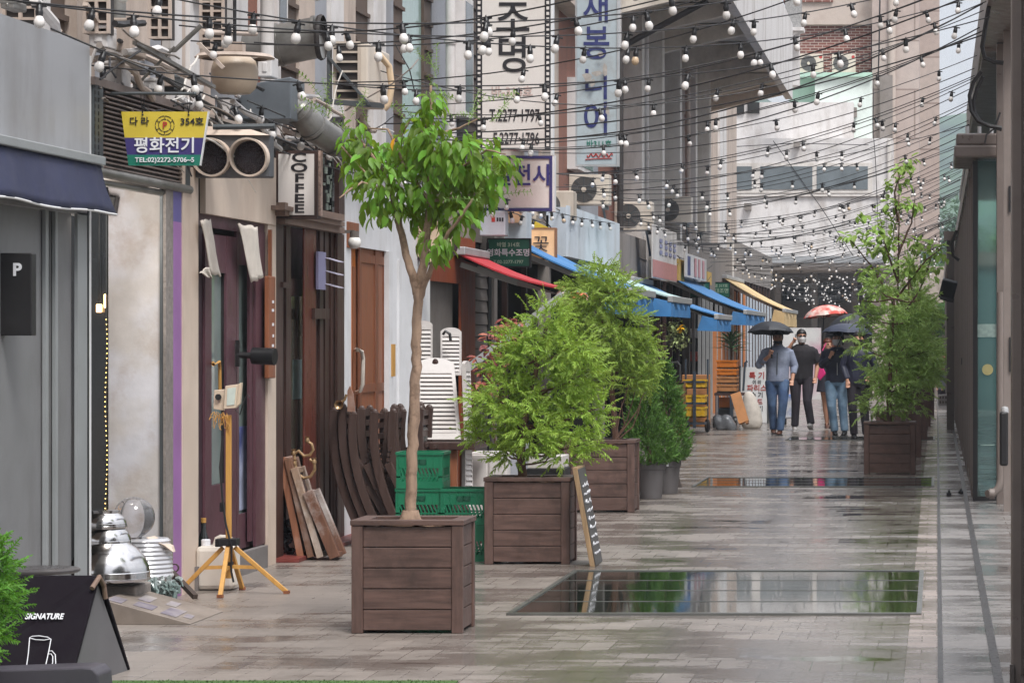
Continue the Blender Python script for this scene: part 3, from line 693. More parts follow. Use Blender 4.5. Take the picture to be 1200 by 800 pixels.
# ---- chestnut timber shop
TS = thing('timber_shop', 'shop front with chestnut timber frame and grey roller shutter', 'shop', (-4.9,30,0))
MB().box((-6.4,fy(504,XF-.13),0),(XF-.13,fy(573,XF-.13),3.1)).build('core_wall', m_int, TS)
m = MB(); rs(m, 504, 557, 2.15, 2.62, XF, .2); rs(m, 540, 557, 0, 2.15, XF+.005, .2); m.build('timber_frame', m_chest, TS)
m = MB()
n_ = 13
for i in range(n_):
    a,b_ = fy(504),fy(540); y = a+(b_-a)*i/n_; m.prism([(XF-.1,y,0),(XF-.07,y+(b_-a)/n_*.4,0),(XF-.1,y+(b_-a)/n_*.9,0)],(0,0,2.15))
m.build('roller_shutter', m_shut, TS)
m = MB()
for i in range(20): 
    z = .0+i*.125
    m.prism([(XF-.03,fy(557),z),(XF+.0,fy(557),z+.004),(XF-.015,fy(557),z+.123)],(0,fy(573)-fy(557),0))
m.build('grey_siding', m_greyw, TS)
RS('dark_post', m_black, TS, 573, 576, 0, 2.62, XF+.01, .1)
m = MB(); rs(m, 504, 576, 2.62, 3.2, XF-.1, .2); m.build('upper_wall', mat('beige_wall',(150,138,128),rough=.8,var=.15,dirt=(110,96,86),dirt_amt=.3), TS)
Yc = 27.3
t = thing('round_sign', 'round cream sign with dark rim projecting behind the tree trunk', 'sign', F(507,311,Yc))
c = F(507.5,283,Yc); k = Yc/FPX
MB().lathe([(0,0),(28*k,0),(28*k,-.1),(0,-.1)], c, 36, Euler((R(90),0,0))).build('rim', m_plumd, t, smooth=True)
MB().lathe([(0,.0),(24.5*k,.0),(24.5*k,.006),(0,.006)], c, 36, Euler((R(90),0,0))).build('face', mat('cream_disc',(214,188,160),rough=.4,var=.06), t)
m = MB()
for i in range(16):
    a = math.pi*(.1+i/15*.8); q0 = c+Vector((math.cos(a)*15*k,-.008,math.sin(a)*15*k)); q1 = c+Vector((math.cos(a)*20*k,-.008,math.sin(a)*20*k)); m.bar(q0,q1,.012,.003,(0,1,0))
for (dx,dz,r_) in ((-7,3,2.4),(6,3,2.4)): m.lathe([(0,0),(r_*k,0),(r_*k,.003),(0,.003)], c+Vector((dx*k,-.007,dz*k)), 12, Euler((R(90),0,0)))
m.tube([c+Vector((x*k,-.008,z*k)) for x,z in ((-11,-6),(-6,-11),(0,-13),(7,-11),(12,-5))], .008, 6)
m.build('emblem', mat('brown_ink',(92,58,44),rough=.5), t)
m = MB(); m.tube([c+Vector((0,.05,27*k)),c+Vector((-.05,.05,36*k)),Vector((XF-.1,Yc+.05,c.z+36*k))],.015,8); m.build('bracket', m_black, t)
# ================================================================ awnings and shops further up the lane
m_blue = mat('blue_canvas', (58,120,176), rough=.7, var=.15, scale=6, dirt=(110,150,190), dirt_amt=.2)
m_palebl = mat('pale_canvas', (170,196,196), rough=.7, var=.15, dirt=(140,150,140), dirt_amt=.3)
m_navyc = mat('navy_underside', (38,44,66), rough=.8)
m_ccanv = mat('cream_canvas', (204,176,128), rough=.75, var=.12, dirt=(150,120,84), dirt_amt=.2)
m_alu = mat('aluminium_bar', (190,190,190), rough=.4, metal=.4, var=.1)
def awning(y0, y1, xi, zi, xo, zo, val, mt, mv, label, under=None):
    t = thing('shop_awning', label, 'awning', ((xi+xo)/2, y0, zo), group='awnings over the left-hand shops')
    m = MB(); n = 6; pts = []
    for i in range(n+1):
        u = i/n; pts.append((xi+(xo-xi)*u, zi+(zo-zi)*u-.05*math.sin(u*math.pi)))
    for i in range(n):
        a,b = pts[i],pts[i+1]
        m.add([(a[0],y0,a[1]),(b[0],y0,b[1]),(b[0],y1,b[1]),(a[0],y1,a[1]),(a[0],y0,a[1]-.018),(b[0],y0,b[1]-.018),(b[0],y1,b[1]-.018),(a[0],y1,a[1]-.018)],
              [(0,1,2,3),(7,6,5,4),(0,4,5,1),(3,2,6,7)]+([(1,5,6,2)] if i==n-1 else [])+([(0,3,7,4)] if i==0 else []))
    m.build('canvas', mt, t)
    m = MB(); m.box((xo-.02,y0-.01,zo-.075),(xo+.05,y1,zo+.005)); m.build('front_bar', m_alu, t, bevel=.008)
    m = MB(); m.box((xi-.03,y0-.03,zi-.03),(xi+.09,y1,zi+.05)); m.build('roller_cassette', m_alu, t, bevel=.01)
    if val:
        m = MB(); q = 14; vs = []; fs = []
        for i in range(q+1):
            y = y0+(y1-y0)*i/q
            for z in (zo-.07, zo-.07-val*.5, zo-.07-val): vs.append((xo+.03+(.03*math.sin(i*1.7) if z<zo-.1 else 0), y, z))
        fs = [(i*3+j, (i+1)*3+j, (i+1)*3+j+1, i*3+j+1) for i in range(q) for j in range(2)]
        m.add(vs, fs)
        # short near-end return of the valance
        m.add([(xo-.20,y0,zo-.02),(xo+.03,y0,zo-.07),(xo+.03,y0-.01,zo-.07-val),(xo-.28,y0,zo-.06-val)], [(0,1,2,3)])
        m.build('valance', mv, t, recalc=False)
    for y in (y0+.25, y1-.25):
        m = MB(); e = Vector((xi+(xo-xi)*.5, y+.22, (zi+zo)/2-.12)); m.bar((xi,y,zi-.12), e, .035, .05); m.bar(e, (xo-.02,y,zo-.05), .035, .05); m.build('folding_arm', m_alu, t)
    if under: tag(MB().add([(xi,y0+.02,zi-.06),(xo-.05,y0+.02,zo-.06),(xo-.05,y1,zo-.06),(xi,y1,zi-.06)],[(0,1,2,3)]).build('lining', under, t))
    return t
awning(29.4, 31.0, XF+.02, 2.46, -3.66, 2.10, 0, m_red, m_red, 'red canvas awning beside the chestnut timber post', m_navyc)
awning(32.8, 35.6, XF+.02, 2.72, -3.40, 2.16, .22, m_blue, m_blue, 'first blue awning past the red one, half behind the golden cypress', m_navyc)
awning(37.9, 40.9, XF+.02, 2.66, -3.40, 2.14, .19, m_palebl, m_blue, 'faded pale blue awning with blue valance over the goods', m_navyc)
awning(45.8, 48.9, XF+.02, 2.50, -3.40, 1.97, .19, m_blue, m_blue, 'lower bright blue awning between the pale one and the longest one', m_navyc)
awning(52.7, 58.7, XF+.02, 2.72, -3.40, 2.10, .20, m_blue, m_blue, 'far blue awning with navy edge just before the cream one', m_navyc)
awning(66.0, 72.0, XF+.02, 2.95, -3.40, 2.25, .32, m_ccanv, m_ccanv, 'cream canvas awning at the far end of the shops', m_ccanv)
# grey strut of the red awning
m = MB(); m.bar(F(545,434,29.0), F(660,345,29.0), .05, .07); tag(m.build('support_strut', m_alu), 'slanting grey metal strut under the red awning', 'strut')
# orange tool hung under red awning edge
t = thing('awning_roll', 'rolled striped canvas hanging from the red awning tip', 'roll', F(668,352,29.5))
MB().tube([F(655,346,29.4),F(668,350,29.5),F(684,350,29.7)], [.05,.07,.06], 12).build('roll', mat('orange_canvas',(196,110,70),rough=.8,var=.5,scale=9,rgb2=(206,200,194)), t, smooth=True)

# ---- shop fronts behind the awnings
m_brick = mat('red_brick_far', (134,88,72), rough=.85, var=.3, scale=30, dirt=(90,66,56), dirt_amt=.3)
m_wcol = mat('white_column', (206,200,194), rough=.7, var=.1, dirt=(150,138,126), dirt_amt=.35, streak=1)
m_crib = mat('corrugated_white', (190,198,206), rough=.5, var=.08, dirt=(150,146,140), dirt_amt=.2, streak=1)
m_gwall = mat('grey_wall', (134,126,120), rough=.85, var=.15, scale=5, dirt=(96,88,80), dirt_amt=.35, streak=1)
shops = [(576,640,'dark open shop front behind the red and first blue awnings'),(640,704,'shop with white ribbed fascia behind the golden cypress'),(704,757,'shop under plain grey fascia beyond the ribbed one'),
         (757,806,'dark lamp parts shop with hanging goods under the pale blue awning'),(806,858,'open shop with orange panel beyond the hand trucks'),(858,905,'last shop front of the row with orange and white panels')]
for i,(p0,p1,lab) in enumerate(shops):
    y0,y1 = fy(p0),fy(p1)
    t = thing('shop', lab, 'shop', (XF-.2,(y0+y1)/2,0))
    ztop = (3.0,3.1,3.2,3.4,3.6,3.9)[i]; zl = (2.5,2.6,2.5,2.6,2.6,3.0)[i]
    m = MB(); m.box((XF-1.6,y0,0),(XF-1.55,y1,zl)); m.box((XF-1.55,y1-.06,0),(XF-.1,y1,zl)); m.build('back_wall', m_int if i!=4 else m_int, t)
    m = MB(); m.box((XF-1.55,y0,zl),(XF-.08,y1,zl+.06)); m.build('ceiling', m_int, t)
    m = MB(); m.box((XF-.12,y0,0),(XF+.03,y0+.22,ztop)); m.build('pier', m_wcol if i in (3,5) else m_gwall, t)
    if i == 1:
        m = MB(); q = 70
        for j in range(q):
            ya = y0+(y1-y0)*j/q; st = (y1-y0)/q
            m.prism([(XF+.24,ya,zl),(XF+.27,ya+st*.3,zl),(XF+.27,ya+st*.7,zl),(XF+.24,ya+st,zl)],(0,0,.62))
        m.build('ribbed_fascia', m_crib, t)
        MB().box((XF,y0,zl+.002),(XF+.24,y1,zl+.6)).build('fascia_box', m_crib, t)
    else:
        MB().box((XF-.1,y0+.22,zl),(XF+.0,y1,ztop)).build('fascia', [m_gwall,m_crib,m_gwall,m_wcol,m_gwall,m_gwall][i], t)
    # glazed stall fronts and doors
    if i in (0,3,4,5):
        m = MB(); yy = y0+.25
        while yy < y1-1: 
            m.box((XF-.06,yy,0),(XF-.0,yy+.08,zl)); yy += random.uniform(.9,1.6)
        m.build_each('front_mullion', m_dkwood if i!=4 else m_alu, t)
    if i == 4:
        m = MB(); m.box((XF-.05,y0+6.4,0),(XF-.02,y1-.8,2.0)); m.build('orange_panel', mat('orange_board',(196,118,56),rough=.6,var=.2), t)
    if i == 5:
        m = MB(); m.box((XF-.05,y0+.3,0),(XF-.02,y1,2.7)); m.build('white_panel', m_crib, t)
        m = MB()
        for yy in (y0+.5,y0+2.2,y0+4): m.box((XF-.02,yy,0),(XF+.02,yy+.5,2.7))
        m.build_each('orange_post', mat('orange_board',(196,118,56)), t)
# things hung and stacked inside the dark shops (boxes, tins, rolls)
cols = [mat('goods_%s'%n_, c_, rough=.5, var=.3, scale=9) for n_,c_ in (('white',(206,204,200)),('blue',(70,96,150)),('brown',(150,116,80)),('green',(70,110,90)),('red',(160,60,50)),('grey',(120,120,124)))]
cn = ('white','blue','cardboard','green','red','grey')
for i in range(34):
    px = random.uniform(580,830); y = fy(px, XF-.4); z = random.choice((0.0,.55,1.1,1.6)); w_ = random.uniform(.2,.5); h_ = random.uniform(.15,.4); q = random.randrange(6)
    t = MB(); x0 = XF-.75
    t.box((x0,y,z),(x0+.3,y+w_,z+h_)); t.box((x0-.005,y-.005,z+h_*.8),(x0+.305,y+w_+.005,z+h_+.003))
    tag(t.build('goods_box', cols[q], bevel=.008), '%s box stored in the dim shops behind the awnings' % cn[q], 'box', 'boxes stored inside the shops, %s' % cn[q])
for i,(z) in enumerate((.53,1.08,1.58)):
    for j,(p0,p1) in enumerate(((578,638),(760,804))):
        tag(MB().box((XF-.85,fy(p0),z-.04),(XF-.4,fy(p1),z-.002)).build('goods_shelf', m_greyw), 'grey shelf board inside the %s shop, %s level' % (('red awning','lamp parts')[j], ('lowest','middle','top')[i]), 'shelf')
# small white frontage sign boxes near the red awning
Yc = 31.0
t = thing('shop_sign', 'small white box sign with a red mark under the heat transfer sign', 'sign', F(583,272,Yc))
a = F(562,247,Yc); b_ = F(592,276,Yc); MB().box((a.x,Yc,b_.z),(b_.x,Yc+.25,a.z)).build('box', m_crib, t, bevel=.01)
m = MB(); a = F(576,254,Yc-.002); b_ = F(580,260,Yc-.002); m.box((a.x,Yc-.004,b_.z),(b_.x,Yc,a.z)); m.build('red_mark', m_letr, t)
m = MB()
for q in range(3):
    a = F(582+q*3,255,Yc-.002); b_ = F(584+q*3,259.5,Yc-.002); m.box((a.x,Yc-.004,b_.z),(b_.x,Yc,a.z))
m.build('lettering', m_letk, t)
t = thing('wall_box', 'white wall cabinet with orange lit panel beside the flower sign', 'cabinet', F(604,282,32.2))
a = F(592,248,32.2); b_ = F(617,290,32.2); MB().box((a.x,32.2,b_.z),(b_.x,32.6,a.z)).build('cabinet', m_crib, t)
a = F(595,246,32.15); b_ = F(611,261,32.15); MB().box((a.x,32.12,b_.z),(b_.x,32.2,a.z)).build('panel', mat('orange_panel',(224,178,140),rough=.4,var=.1), t)
# signs ------------------------------------------------------------
def panel_sign(name, label, p0, y0, p1, y1, Y, face, frame=None, th=.1, fr=0):
    t = thing(name, label, 'sign', F((p0+p1)/2, y1, Y))
    a = F(p0,y0,Y); b = F(p1,y1,Y)
    MB().box((a.x,Y,b.z),(b.x,Y+th,a.z)).build('panel', face, t, bevel=.006)
    if frame:
        k = fr; m = MB()
        m.box((a.x-k,Y-.012,a.z),(b.x+k,Y+th+.01,a.z+k)); m.box((a.x-k,Y-.012,b.z-k),(b.x+k,Y+th+.01,b.z)); m.box((a.x-k,Y-.012,b.z),(a.x,Y+th+.01,a.z)); m.box((b.x,Y-.012,b.z),(b.x+k,Y+th+.01,a.z))
        m.build('frame', frame, t)
    return t
m_sgface = mat('cream_grey_sign', (218,210,204), rough=.5, var=.04, dirt=(176,160,148), dirt_amt=.2, streak=1)
Yc = 30.6; k = Yc/FPX
t = panel_sign('vertical_sign', 'tall cream sign with film-strip borders and black Korean lettering', 558, -90, 645, 176, Yc, m_sgface, None)
m = MB()
for p in (561.5,642.0):
    a = F(p-3.6,-90,Yc); b_ = F(p+3.6,176,Yc); m.box((a.x,Yc-.004,b_.z),(b_.x,Yc,a.z))
m.build('film_strip', m_letk, t)
m = MB()
for p in (561.5,642.0):
    yy = -88
    while yy < 173:
        a = F(p-1.6,yy,Yc); b_ = F(p+1.6,yy+3.6,Yc); m.box((a.x,Yc-.007,b_.z),(b_.x,Yc-.002,a.z)); yy += 6.4
m.build('perforation', m_sgface, t)
a = F(645.5,-90,Yc); b_ = F(648,182,Yc); MB().box((a.x,Yc-.01,b_.z),(b_.x,Yc+.12,a.z)).build('edge_trim', m_white, t)
text('조', 46*k, F(601,24,Yc-.006), m_letk, t, sx=1.0, bold=.004)
text('명', 46*k, F(601,67,Yc-.006), m_letk, t, sx=.95, bold=.004)
text('바-314호', 13.5*k, F(600,108,Yc-.006), m_letp, t, bold=.002)
text('T.2277·1797', 20*k, F(603,136,Yc-.006), m_letk, t, sx=.58, bold=.002)
text('F.2277·1796', 19*k, F(605,163,Yc-.006), m_letk, t, sx=.58, bold=.002)
Yc = 31.2; k = Yc/FPX
m_ind = mat('indigo_frame', (58,54,108), rough=.5, var=.1)
t = panel_sign('heat_transfer_sign', 'cream square sign with indigo frame and Korean lettering under the film-strip sign', 560, 186, 644, 244, Yc, m_sgface, m_ind, .12, .03)
text('열전사', 27*k, F(612,207,Yc-.008), mat('indigo_lettering',(54,48,116),bump=0), t, sx=.95, bold=.004)
m = MB(); a = F(646.8,182,Yc); b_ = F(650,248,Yc); m.box((a.x,Yc-.01,b_.z),(b_.x,Yc+.12,a.z)); m.build('edge_trim', m_white, t)
Yc = 38.8; k = Yc/FPX
m_bsf = mat('pale_blue_sign', (172,182,186), rough=.5, var=.06, dirt=(140,132,124), dirt_amt=.3, dirt_scale=4)
t = panel_sign('tall_blue_sign', 'tall peeling pale blue sign with navy stacked Korean letters', 676, -60, 723, 193, Yc, m_bsf, m_alu, .14, .02)
for ch,py in (('재',10),('봉',53),('니',100),('어',142)): text(ch, 42*k, F(699,py,Yc-.006), m_letn, t, sx=.85, bold=.006)
text('바311호', 9*k, F(702,169,Yc-.006), m_green, t, bold=.001)
m = MB(); m.tube([F(688+i*1.25, 182+2.6*math.sin(i*1.3)*(1 if i%3 else .5), Yc-.008) for i in range(25)], .008, 5); m.tube([F(686,187,Yc-.008),F(700,186,Yc-.008),F(717,185.5,Yc-.008)],.006,5); m.build('red_script', m_letr, t)
m = MB()
random.seed(5)
for (px,py,w_,h_) in ((688,90,10,10),(700,86,12,6),(709,82,6,12),(704,64,9,5),(694,97,7,9),(712,130,5,9)):
    pts = []
    for a in range(7):
        an = a*2*math.pi/7; pts.append(F(px+w_*.62*math.cos(an)*random.uniform(.6,1.1), py+h_*.62*math.sin(an)*random.uniform(.6,1.1), Yc-.008-px*.0001))
    m.prism(pts,(0,.004,0))
m.build_each('peeled_patch', mat('peeled_film',(168,160,152),rough=.8,var=.3,scale=14), t, n=14)
Yc = 34.2; k = Yc/FPX
t = panel_sign('flower_sign', 'lit orange cream box sign with the Korean word for flower', 617, 268, 650, 303, Yc, mat('flower_face',(232,184,136),emit=(255,190,130),estr=.06,rough=.4,bump=0), mat('sign_brown',(150,100,66)), .14, .012)
text('꽃', 20*k, F(634,287,Yc-.01), m_letk, t, sx=1.1)
tag(MB().prism([F(622,257,34.4),F(623,268,34.4),F(645,268,34.4)],(0,.1,0)).build('yellow_tarpaulin', m_yel), 'yellow triangular tarpaulin corner above the flower sign', 'tarpaulin')
m_dkgr = mat('dark_green_sign', (34,104,82), rough=.45, var=.15)
m_letg = mat('pale_lettering', (176,200,176), bump=0)
def green_sign(p0,y0,p1,y1,Y,label,lines):
    k = Y/FPX
    t = panel_sign('green_sign', label, p0,y0,p1,y1,Y, m_dkgr, m_black, .06, .012)
    for (s_,py,tx,mm) in lines: text(tx, s_*k, F((p0+p1)/2-.5,py,Y-.014), mm, t, bold=.002 if s_>7 else .001)
    return t
green_sign(572,280.5,620.5,312,31.6,'green hanging sign with white Korean lettering by the red awning',((6,287,'바열 314호',m_letg),(9.2,296.5,'영화특수조명',m_letw),(5.4,307,'T.02-2277-1797',m_letg)))
green_sign(804,331,831,348,58,'left one of two small far green signs above the blue awnings',((4.4,335,'바열 316호',m_letg),(6,341,'특수조명',m_letg)))
green_sign(832,331,855,348,64,'right one of two small far green signs above the blue awnings',((4.4,335,'바열 317호',m_letg),(6,341,'무대조명',m_letg)))
# banners on the fascias further along
def banner(label, p0,p1,y0a,y1a, mt, stripes, X=XF+.28):
    t = thing('banner', label, 'banner', S((p0+p1)/2,y1a,X))
    a = S(p0,y0a,X); b = S(p1,y1a,X)
    z1 = a.z; z0 = b.z
    MB().box((X-.02,a.y,z0),(X,b.y,z1)).build('sheet', mt, t)
    m = MB()
    for (u0,u1,v0,v1) in stripes: m.box((X-.005,a.y+(b.y-a.y)*u0,z0+(z1-z0)*v0),(X+.006,a.y+(b.y-a.y)*u1,z0+(z1-z0)*v1))
    return t, m
t,m = banner('white banner with pink grid foot and faded letters', 765,793,262,331, m_wcol, [(0,1,.02,.34)])
m.build('pink_foot', mat('pink_grid',(188,128,120),rough=.7,var=.3,scale=20), t)
m = MB()
X = XF+.29; a = S(765,262,X); b_ = S(793,331,X)
for u in (.28,.5,.68,.86):
    for v in (.48,.6,.7): m.box((X-.002,a.y+(b_.y-a.y)*u,b_.z+(a.z-b_.z)*v),(X+.004,a.y+(b_.y-a.y)*(u+.1),b_.z+(a.z-b_.z)*(v+.07)))
m.build_each('letter', mat('faded_blue_letters',(140,140,170),bump=0), t)
t,m = banner('white banner with blue and pink vertical stripes near the far green signs', 803,828,296,330, m_wcol, [(.1,.22,.1,.9)]); m.build('blue_letter', m_letn, t)
m = MB(); X = XF+.29; a = S(803,296,X); b_ = S(828,330,X)
for u in (.42,.6,.8): m.box((X-.002,a.y+(b_.y-a.y)*u,b_.z+(a.z-b_.z)*.1),(X+.004,a.y+(b_.y-a.y)*(u+.09),b_.z+(a.z-b_.z)*.9))
m.build_each('pink_letter', mat('faded_pink_letters',(196,140,140),bump=0), t)
for (p0,p1,y0,y1,l) in ((795,802,303,330,'narrow yellow banner between the two white banners'),(829,834,318,334,'narrow yellow banner behind the far green signs')):
    a = S(p0,y0,XF+.2); b_ = S(p1,y1,XF+.2)
    tag(MB().box((XF+.15,a.y,b_.z),(XF+.2,b_.y,a.z)).build('yellow_banner', mat('ochre_cloth',(200,164,84),rough=.8)), l, 'banner')
# ================================================================ upper building above the shops
random.seed(21)
m_bei = mat('beige_concrete', (186,170,158), rough=.8, var=.12, dirt=(120,104,92), dirt_amt=.4, dirt_scale=1.4, streak=1)
m_whit = mat('off_white_render', (208,204,202), rough=.75, var=.08, dirt=(146,134,124), dirt_amt=.35, dirt_scale=1.6, streak=1)
m_gryb = mat('grey_blue_render', (148,150,156), rough=.75, var=.1, dirt=(110,104,100), dirt_amt=.3, streak=1)
m_brn = mat('brown_recess', (92,76,66), rough=.8, var=.25)
m_dkr = mat('dark_recess', (50,44,42), rough=.8, var=.3)
m_mint = mat('mint_glass', (150,176,168), rough=.15, var=.12, spec=.7, rvar=.05)
m_bamb = mat('bamboo_screen', (176,142,104), rough=.8, var=.4, scale=20, stretch=(1,4,.4))
UB = thing('arcade_building', 'long ageing upper building with pilasters above the row of shops', 'building', (-5.6, 30, 3))
WALLX = -5.25
MB().box((-12,9,3.3),(WALLX-.25,82,16)).build('wall', m_bei, UB)
# strips measured along the wall: (px0, px1, material, projection)
st = [(-60,0,m_bei,.2),(0,25,m_brn,.0),(25,45,m_dkr,-.05),(45,52,m_whit,.15),(52,75,m_brn,.02),(75,97,m_bei,.3),(97,104,m_dkr,-.05),(104,131,m_gryb,.1),(131,160,m_bei,.36),(160,165,m_dkr,0),
 (165,181,m_gryb,.18),(181,190,m_brn,0),(190,204,m_whit,.22),(204,214,m_bei,.08),(214,226,m_whit,.2),(226,240,m_bei,.3),(240,262,m_dkr,-.05),(262,281,m_whit,.25),(281,310,m_brick,.05),(310,322,m_whit,.2),(322,345,m_brn,.05),
 (345,364,m_bei,.15),(364,380,m_gryb,.08),(380,395,m_whit,.24),(395,413,m_bei,.12),(413,430,m_brn,.02),(430,445,m_whit,.24),(445,458,m_gryb,.1),(458,471,m_brn,.02),(471,495,m_mint,-.05),(495,503,m_brn,.06),
 (503,520,m_gryb,.1),(520,528,m_whit,.26),(528,546,m_dkr,.08),(546,560,m_brn,-.02),(560,580,m_whit,.1),(580,610,m_bei,.2),(610,630,m_gryb,.05),(630,650,m_bei,.22),(650,675,m_brick,.05),(675,700,m_gryb,.05),(700,722,m_brick,.02),(722,734,m_whit,.3),
 (734,754,m_whit,.02),(754,762,m_whit,.28),(762,775,m_brn,0),(775,788,m_brick,.04),(788,800,m_whit,.05),(800,808,m_whit,.3),(808,822,m_brick,.03),(822,829,m_dkr,0),(829,840,m_bei,.08),(840,848,m_whit,.3)]
parts = {}
for p0,p1,mt,pr in st:
    x = WALLX+pr*.25; y0,y1 = fy(p0,WALLX),fy(p1,WALLX)
    nm = {'m_':'x'}.get('', None)
    key = ('dark_bay' if mt in (m_brn,m_dkr) else 'brick_panel' if mt is m_brick else 'mint_glazing' if mt is m_mint else 'pilaster')
    m = MB(); m.box((WALLX-.25,y0+.004,3.02),(x,y1-.004,15.9))
    if key == 'dark_bay':      # bars and a rail in front of the recess
        z = 3.25
        while z < 9: m.box((x,y0+.01,z),(x+.03,y1-.01,z+.035)); z += .26
    m.build(key, mt, UB, label=None)
# horizontal sills / ledges
m = MB()
for z,pr in ((3.05,.20),(6.15,.3)): m.box((WALLX,10,z),(WALLX+pr,fy(735,WALLX),z+.12))
m.build('ledge', m_bei, UB)
# windows with frames in the first storey
for p0,p1 in ((250,262),(330,342),(548,558),(612,628),(680,698),(737,750),(764,773)):
    y0,y1 = fy(p0,WALLX+.2),fy(p1,WALLX+.2)
    m = MB(); m.box((WALLX+.0,y0,4.0),(WALLX+.17,y1,5.3)); wn = m.build('window', m_whit, UB)
    m = MB(); m.box((WALLX+.1,y0+.06,4.06),(WALLX+.175,y1-.06,5.24)); m.build('pane', m_glassd, wn)
# vertical downpipes
for i,(px,xx,mt,lab) in enumerate(((138,-4.95,m_galv,'galvanised'),(313,-4.9,m_whit,'off white'),(528,-4.95,m_whit,'off white'),(757,-4.85,m_whit,'off white'),(806,-4.85,m_bei,'beige'))):
    y = fy(px,xx); t = MB(); t.tube([(xx,y,2.75),(xx,y,16)], .05, 10)
    for z in (3.3,4.6,5.9,7.2): t.lathe([(.05,0),(.065,0),(.065,.05),(.05,.05)], (xx,y,z), 10)
    tag(t.build('downpipe', mt, smooth=True), '%s vertical downpipe on the upper building %s' % (lab, ('above the yellow hanging sign','above the fan duct','left of the film-strip sign','under the start of the concrete canopy','near the far end of the canopy')[i]), 'downpipe')

# ---------------- clutter over the near shops
def duct(path, r, label, rings=.25, name='duct'):
    m = MB(); m.tube(path, r, 18, True)
    P = [Vector(p) for p in path]
    for a,b in zip(P[:-1],P[1:]):
        n_ = max(1,int((b-a).length/rings))
        for i in range(n_+1):
            c = a.lerp(b,i/n_); d = (b-a).normalized(); m.tube([c-d*.012,c+d*.012], r*1.07, 18)
    return tag(m.build(name, m_galv, smooth=True), label, 'duct')
Yd = 22.0
t_ = duct([F(283,62,22.4),F(372,44,22.4),], .155, 'large galvanised fan duct with an open dark end above the coffee sign', .2)
MB().lathe([(0,0),(.165,0),(.175,.02),(.165,.04)], F(373,44,22.39), 20, Euler((0,R(90),0))).build('duct_mouth', m_dkr, t_)
m = MB(); m.lathe([(.0,.0),(.10,0),(.135,-.03),(.152,-.09),(.15,-.15),(.135,-.21),(.10,-.245),(0,-.25)], F(275,68,19.6)+Vector((0,0,.01)), 28)
t = thing('dome_lamp', 'beige factory dome lamp hanging above the twin signal light', 'lamp', F(275,108,19.6))
o = m.build('shade', mat('beige_enamel',(182,164,144),rough=.45,var=.08,dirt=(120,104,90),dirt_amt=.2), t, smooth=True)
m = MB(); c = F(275,66,19.6); m.lathe([(.17,0),(.235,.01),(.26,-.012),(.21,-.02)], c, 24); m.obox(c+Vector((.0,0,.06)),(.12,.1,.06)); m.build('rim', m_bei, t)
MB().tube([c+Vector((0,0,.05)),c+Vector((0,.0,.6))],.012,8).build('rod', m_black, t)
t = thing('signal_light', 'dark twin-lens signal light with round cream visors on the cream shop front', 'signal light', F(272,208,19.1))
Yc = 19.1; a = F(226,158,Yc); b_ = F(317,208,Yc)
MB().box((a.x,Yc,b_.z),(b_.x,Yc+.11,a.z)).build('housing', mat('dark_housing',(72,74,78),rough=.45,var=.2,dirt=(110,104,100),dirt_amt=.2), t, bevel=.01)
m = MB(); m.prism([F(224,147,Yc+.1),F(288,150,Yc+.1),F(316,158.5,Yc-.02),F(224,158,Yc-.02)],(0,.11,0)); m.build('top_plate', m_cream, t)
for px in (249.5,294):
    c = F(px,185,Yc); k = Yc/FPX; r_ = 22.5*k
    m = MB(); n_ = 28; vs = []; fs = []
    for i in range(n_+1):          # hood: longer at the top than at the bottom
        an = -math.pi*.5+2*math.pi*i/n_; L_ = .05+.07*(math.sin(an)*.5+.5)
        for rr,yy in ((r_,0),(r_,-L_),(r_*.9,-L_),(r_*.9,0)): vs.append(c+Vector((math.cos(an)*rr,yy,math.sin(an)*rr)))
    for i in range(n_):
        for j in range(3): fs.append((i*4+j,i*4+j+1,(i+1)*4+j+1,(i+1)*4+j))
    m.add(vs,fs); m.build('visor', m_cream, t, smooth=True)
    m = MB(); m.ball(c, (r_*.86,.035,r_*.86), 24, 12); m.build('lens', mat('dark_dotted_lens',(50,40,46),rough=.25,var=.9,scale=120,bump=.3), t, smooth=True)
# grey hopper hood and its elbow duct
Yc = 20.6
m = MB(); m.prism([F(296,98,Yc),F(341,90,Yc),F(341,140,Yc),F(266,140,Yc),F(270,125,Yc)],(0,.45,0)); tag(m.build('duct_hood', mat('grey_blue_sheet',(112,118,124),rough=.4,metal=.4,var=.15,dirt=(90,84,80),dirt_amt=.2), bevel=.008), 'grey sheet metal hood between the dome lamp and the elbow duct', 'hood')
duct([F(338,120,20.9),F(352,132,20.9),F(368,150,21.0),F(392,166,21.2),F(420,168,22.5)], .10, 'bent galvanised elbow duct left of the young street tree crown', .14)
m = MB(); m.tube([F(250,149,18.9),F(322,148,18.9)], .018, 8); tag(m.build('steel_bar', m_slot), 'grey steel bar above the twin signal light', 'bar')
m = MB(); m.tube([F(207,112,18.6),F(225,124,18.6),F(233,114,18.6),F(235,100,18.6)], .022, 8); m.tube([F(120,112,18.8),F(165,100,18.8),F(212,100,19)],.02,8)
tag(m.build('conduit_elbow', m_whit, smooth=True), 'off white bent conduit right above the yellow hanging sign', 'pipe')
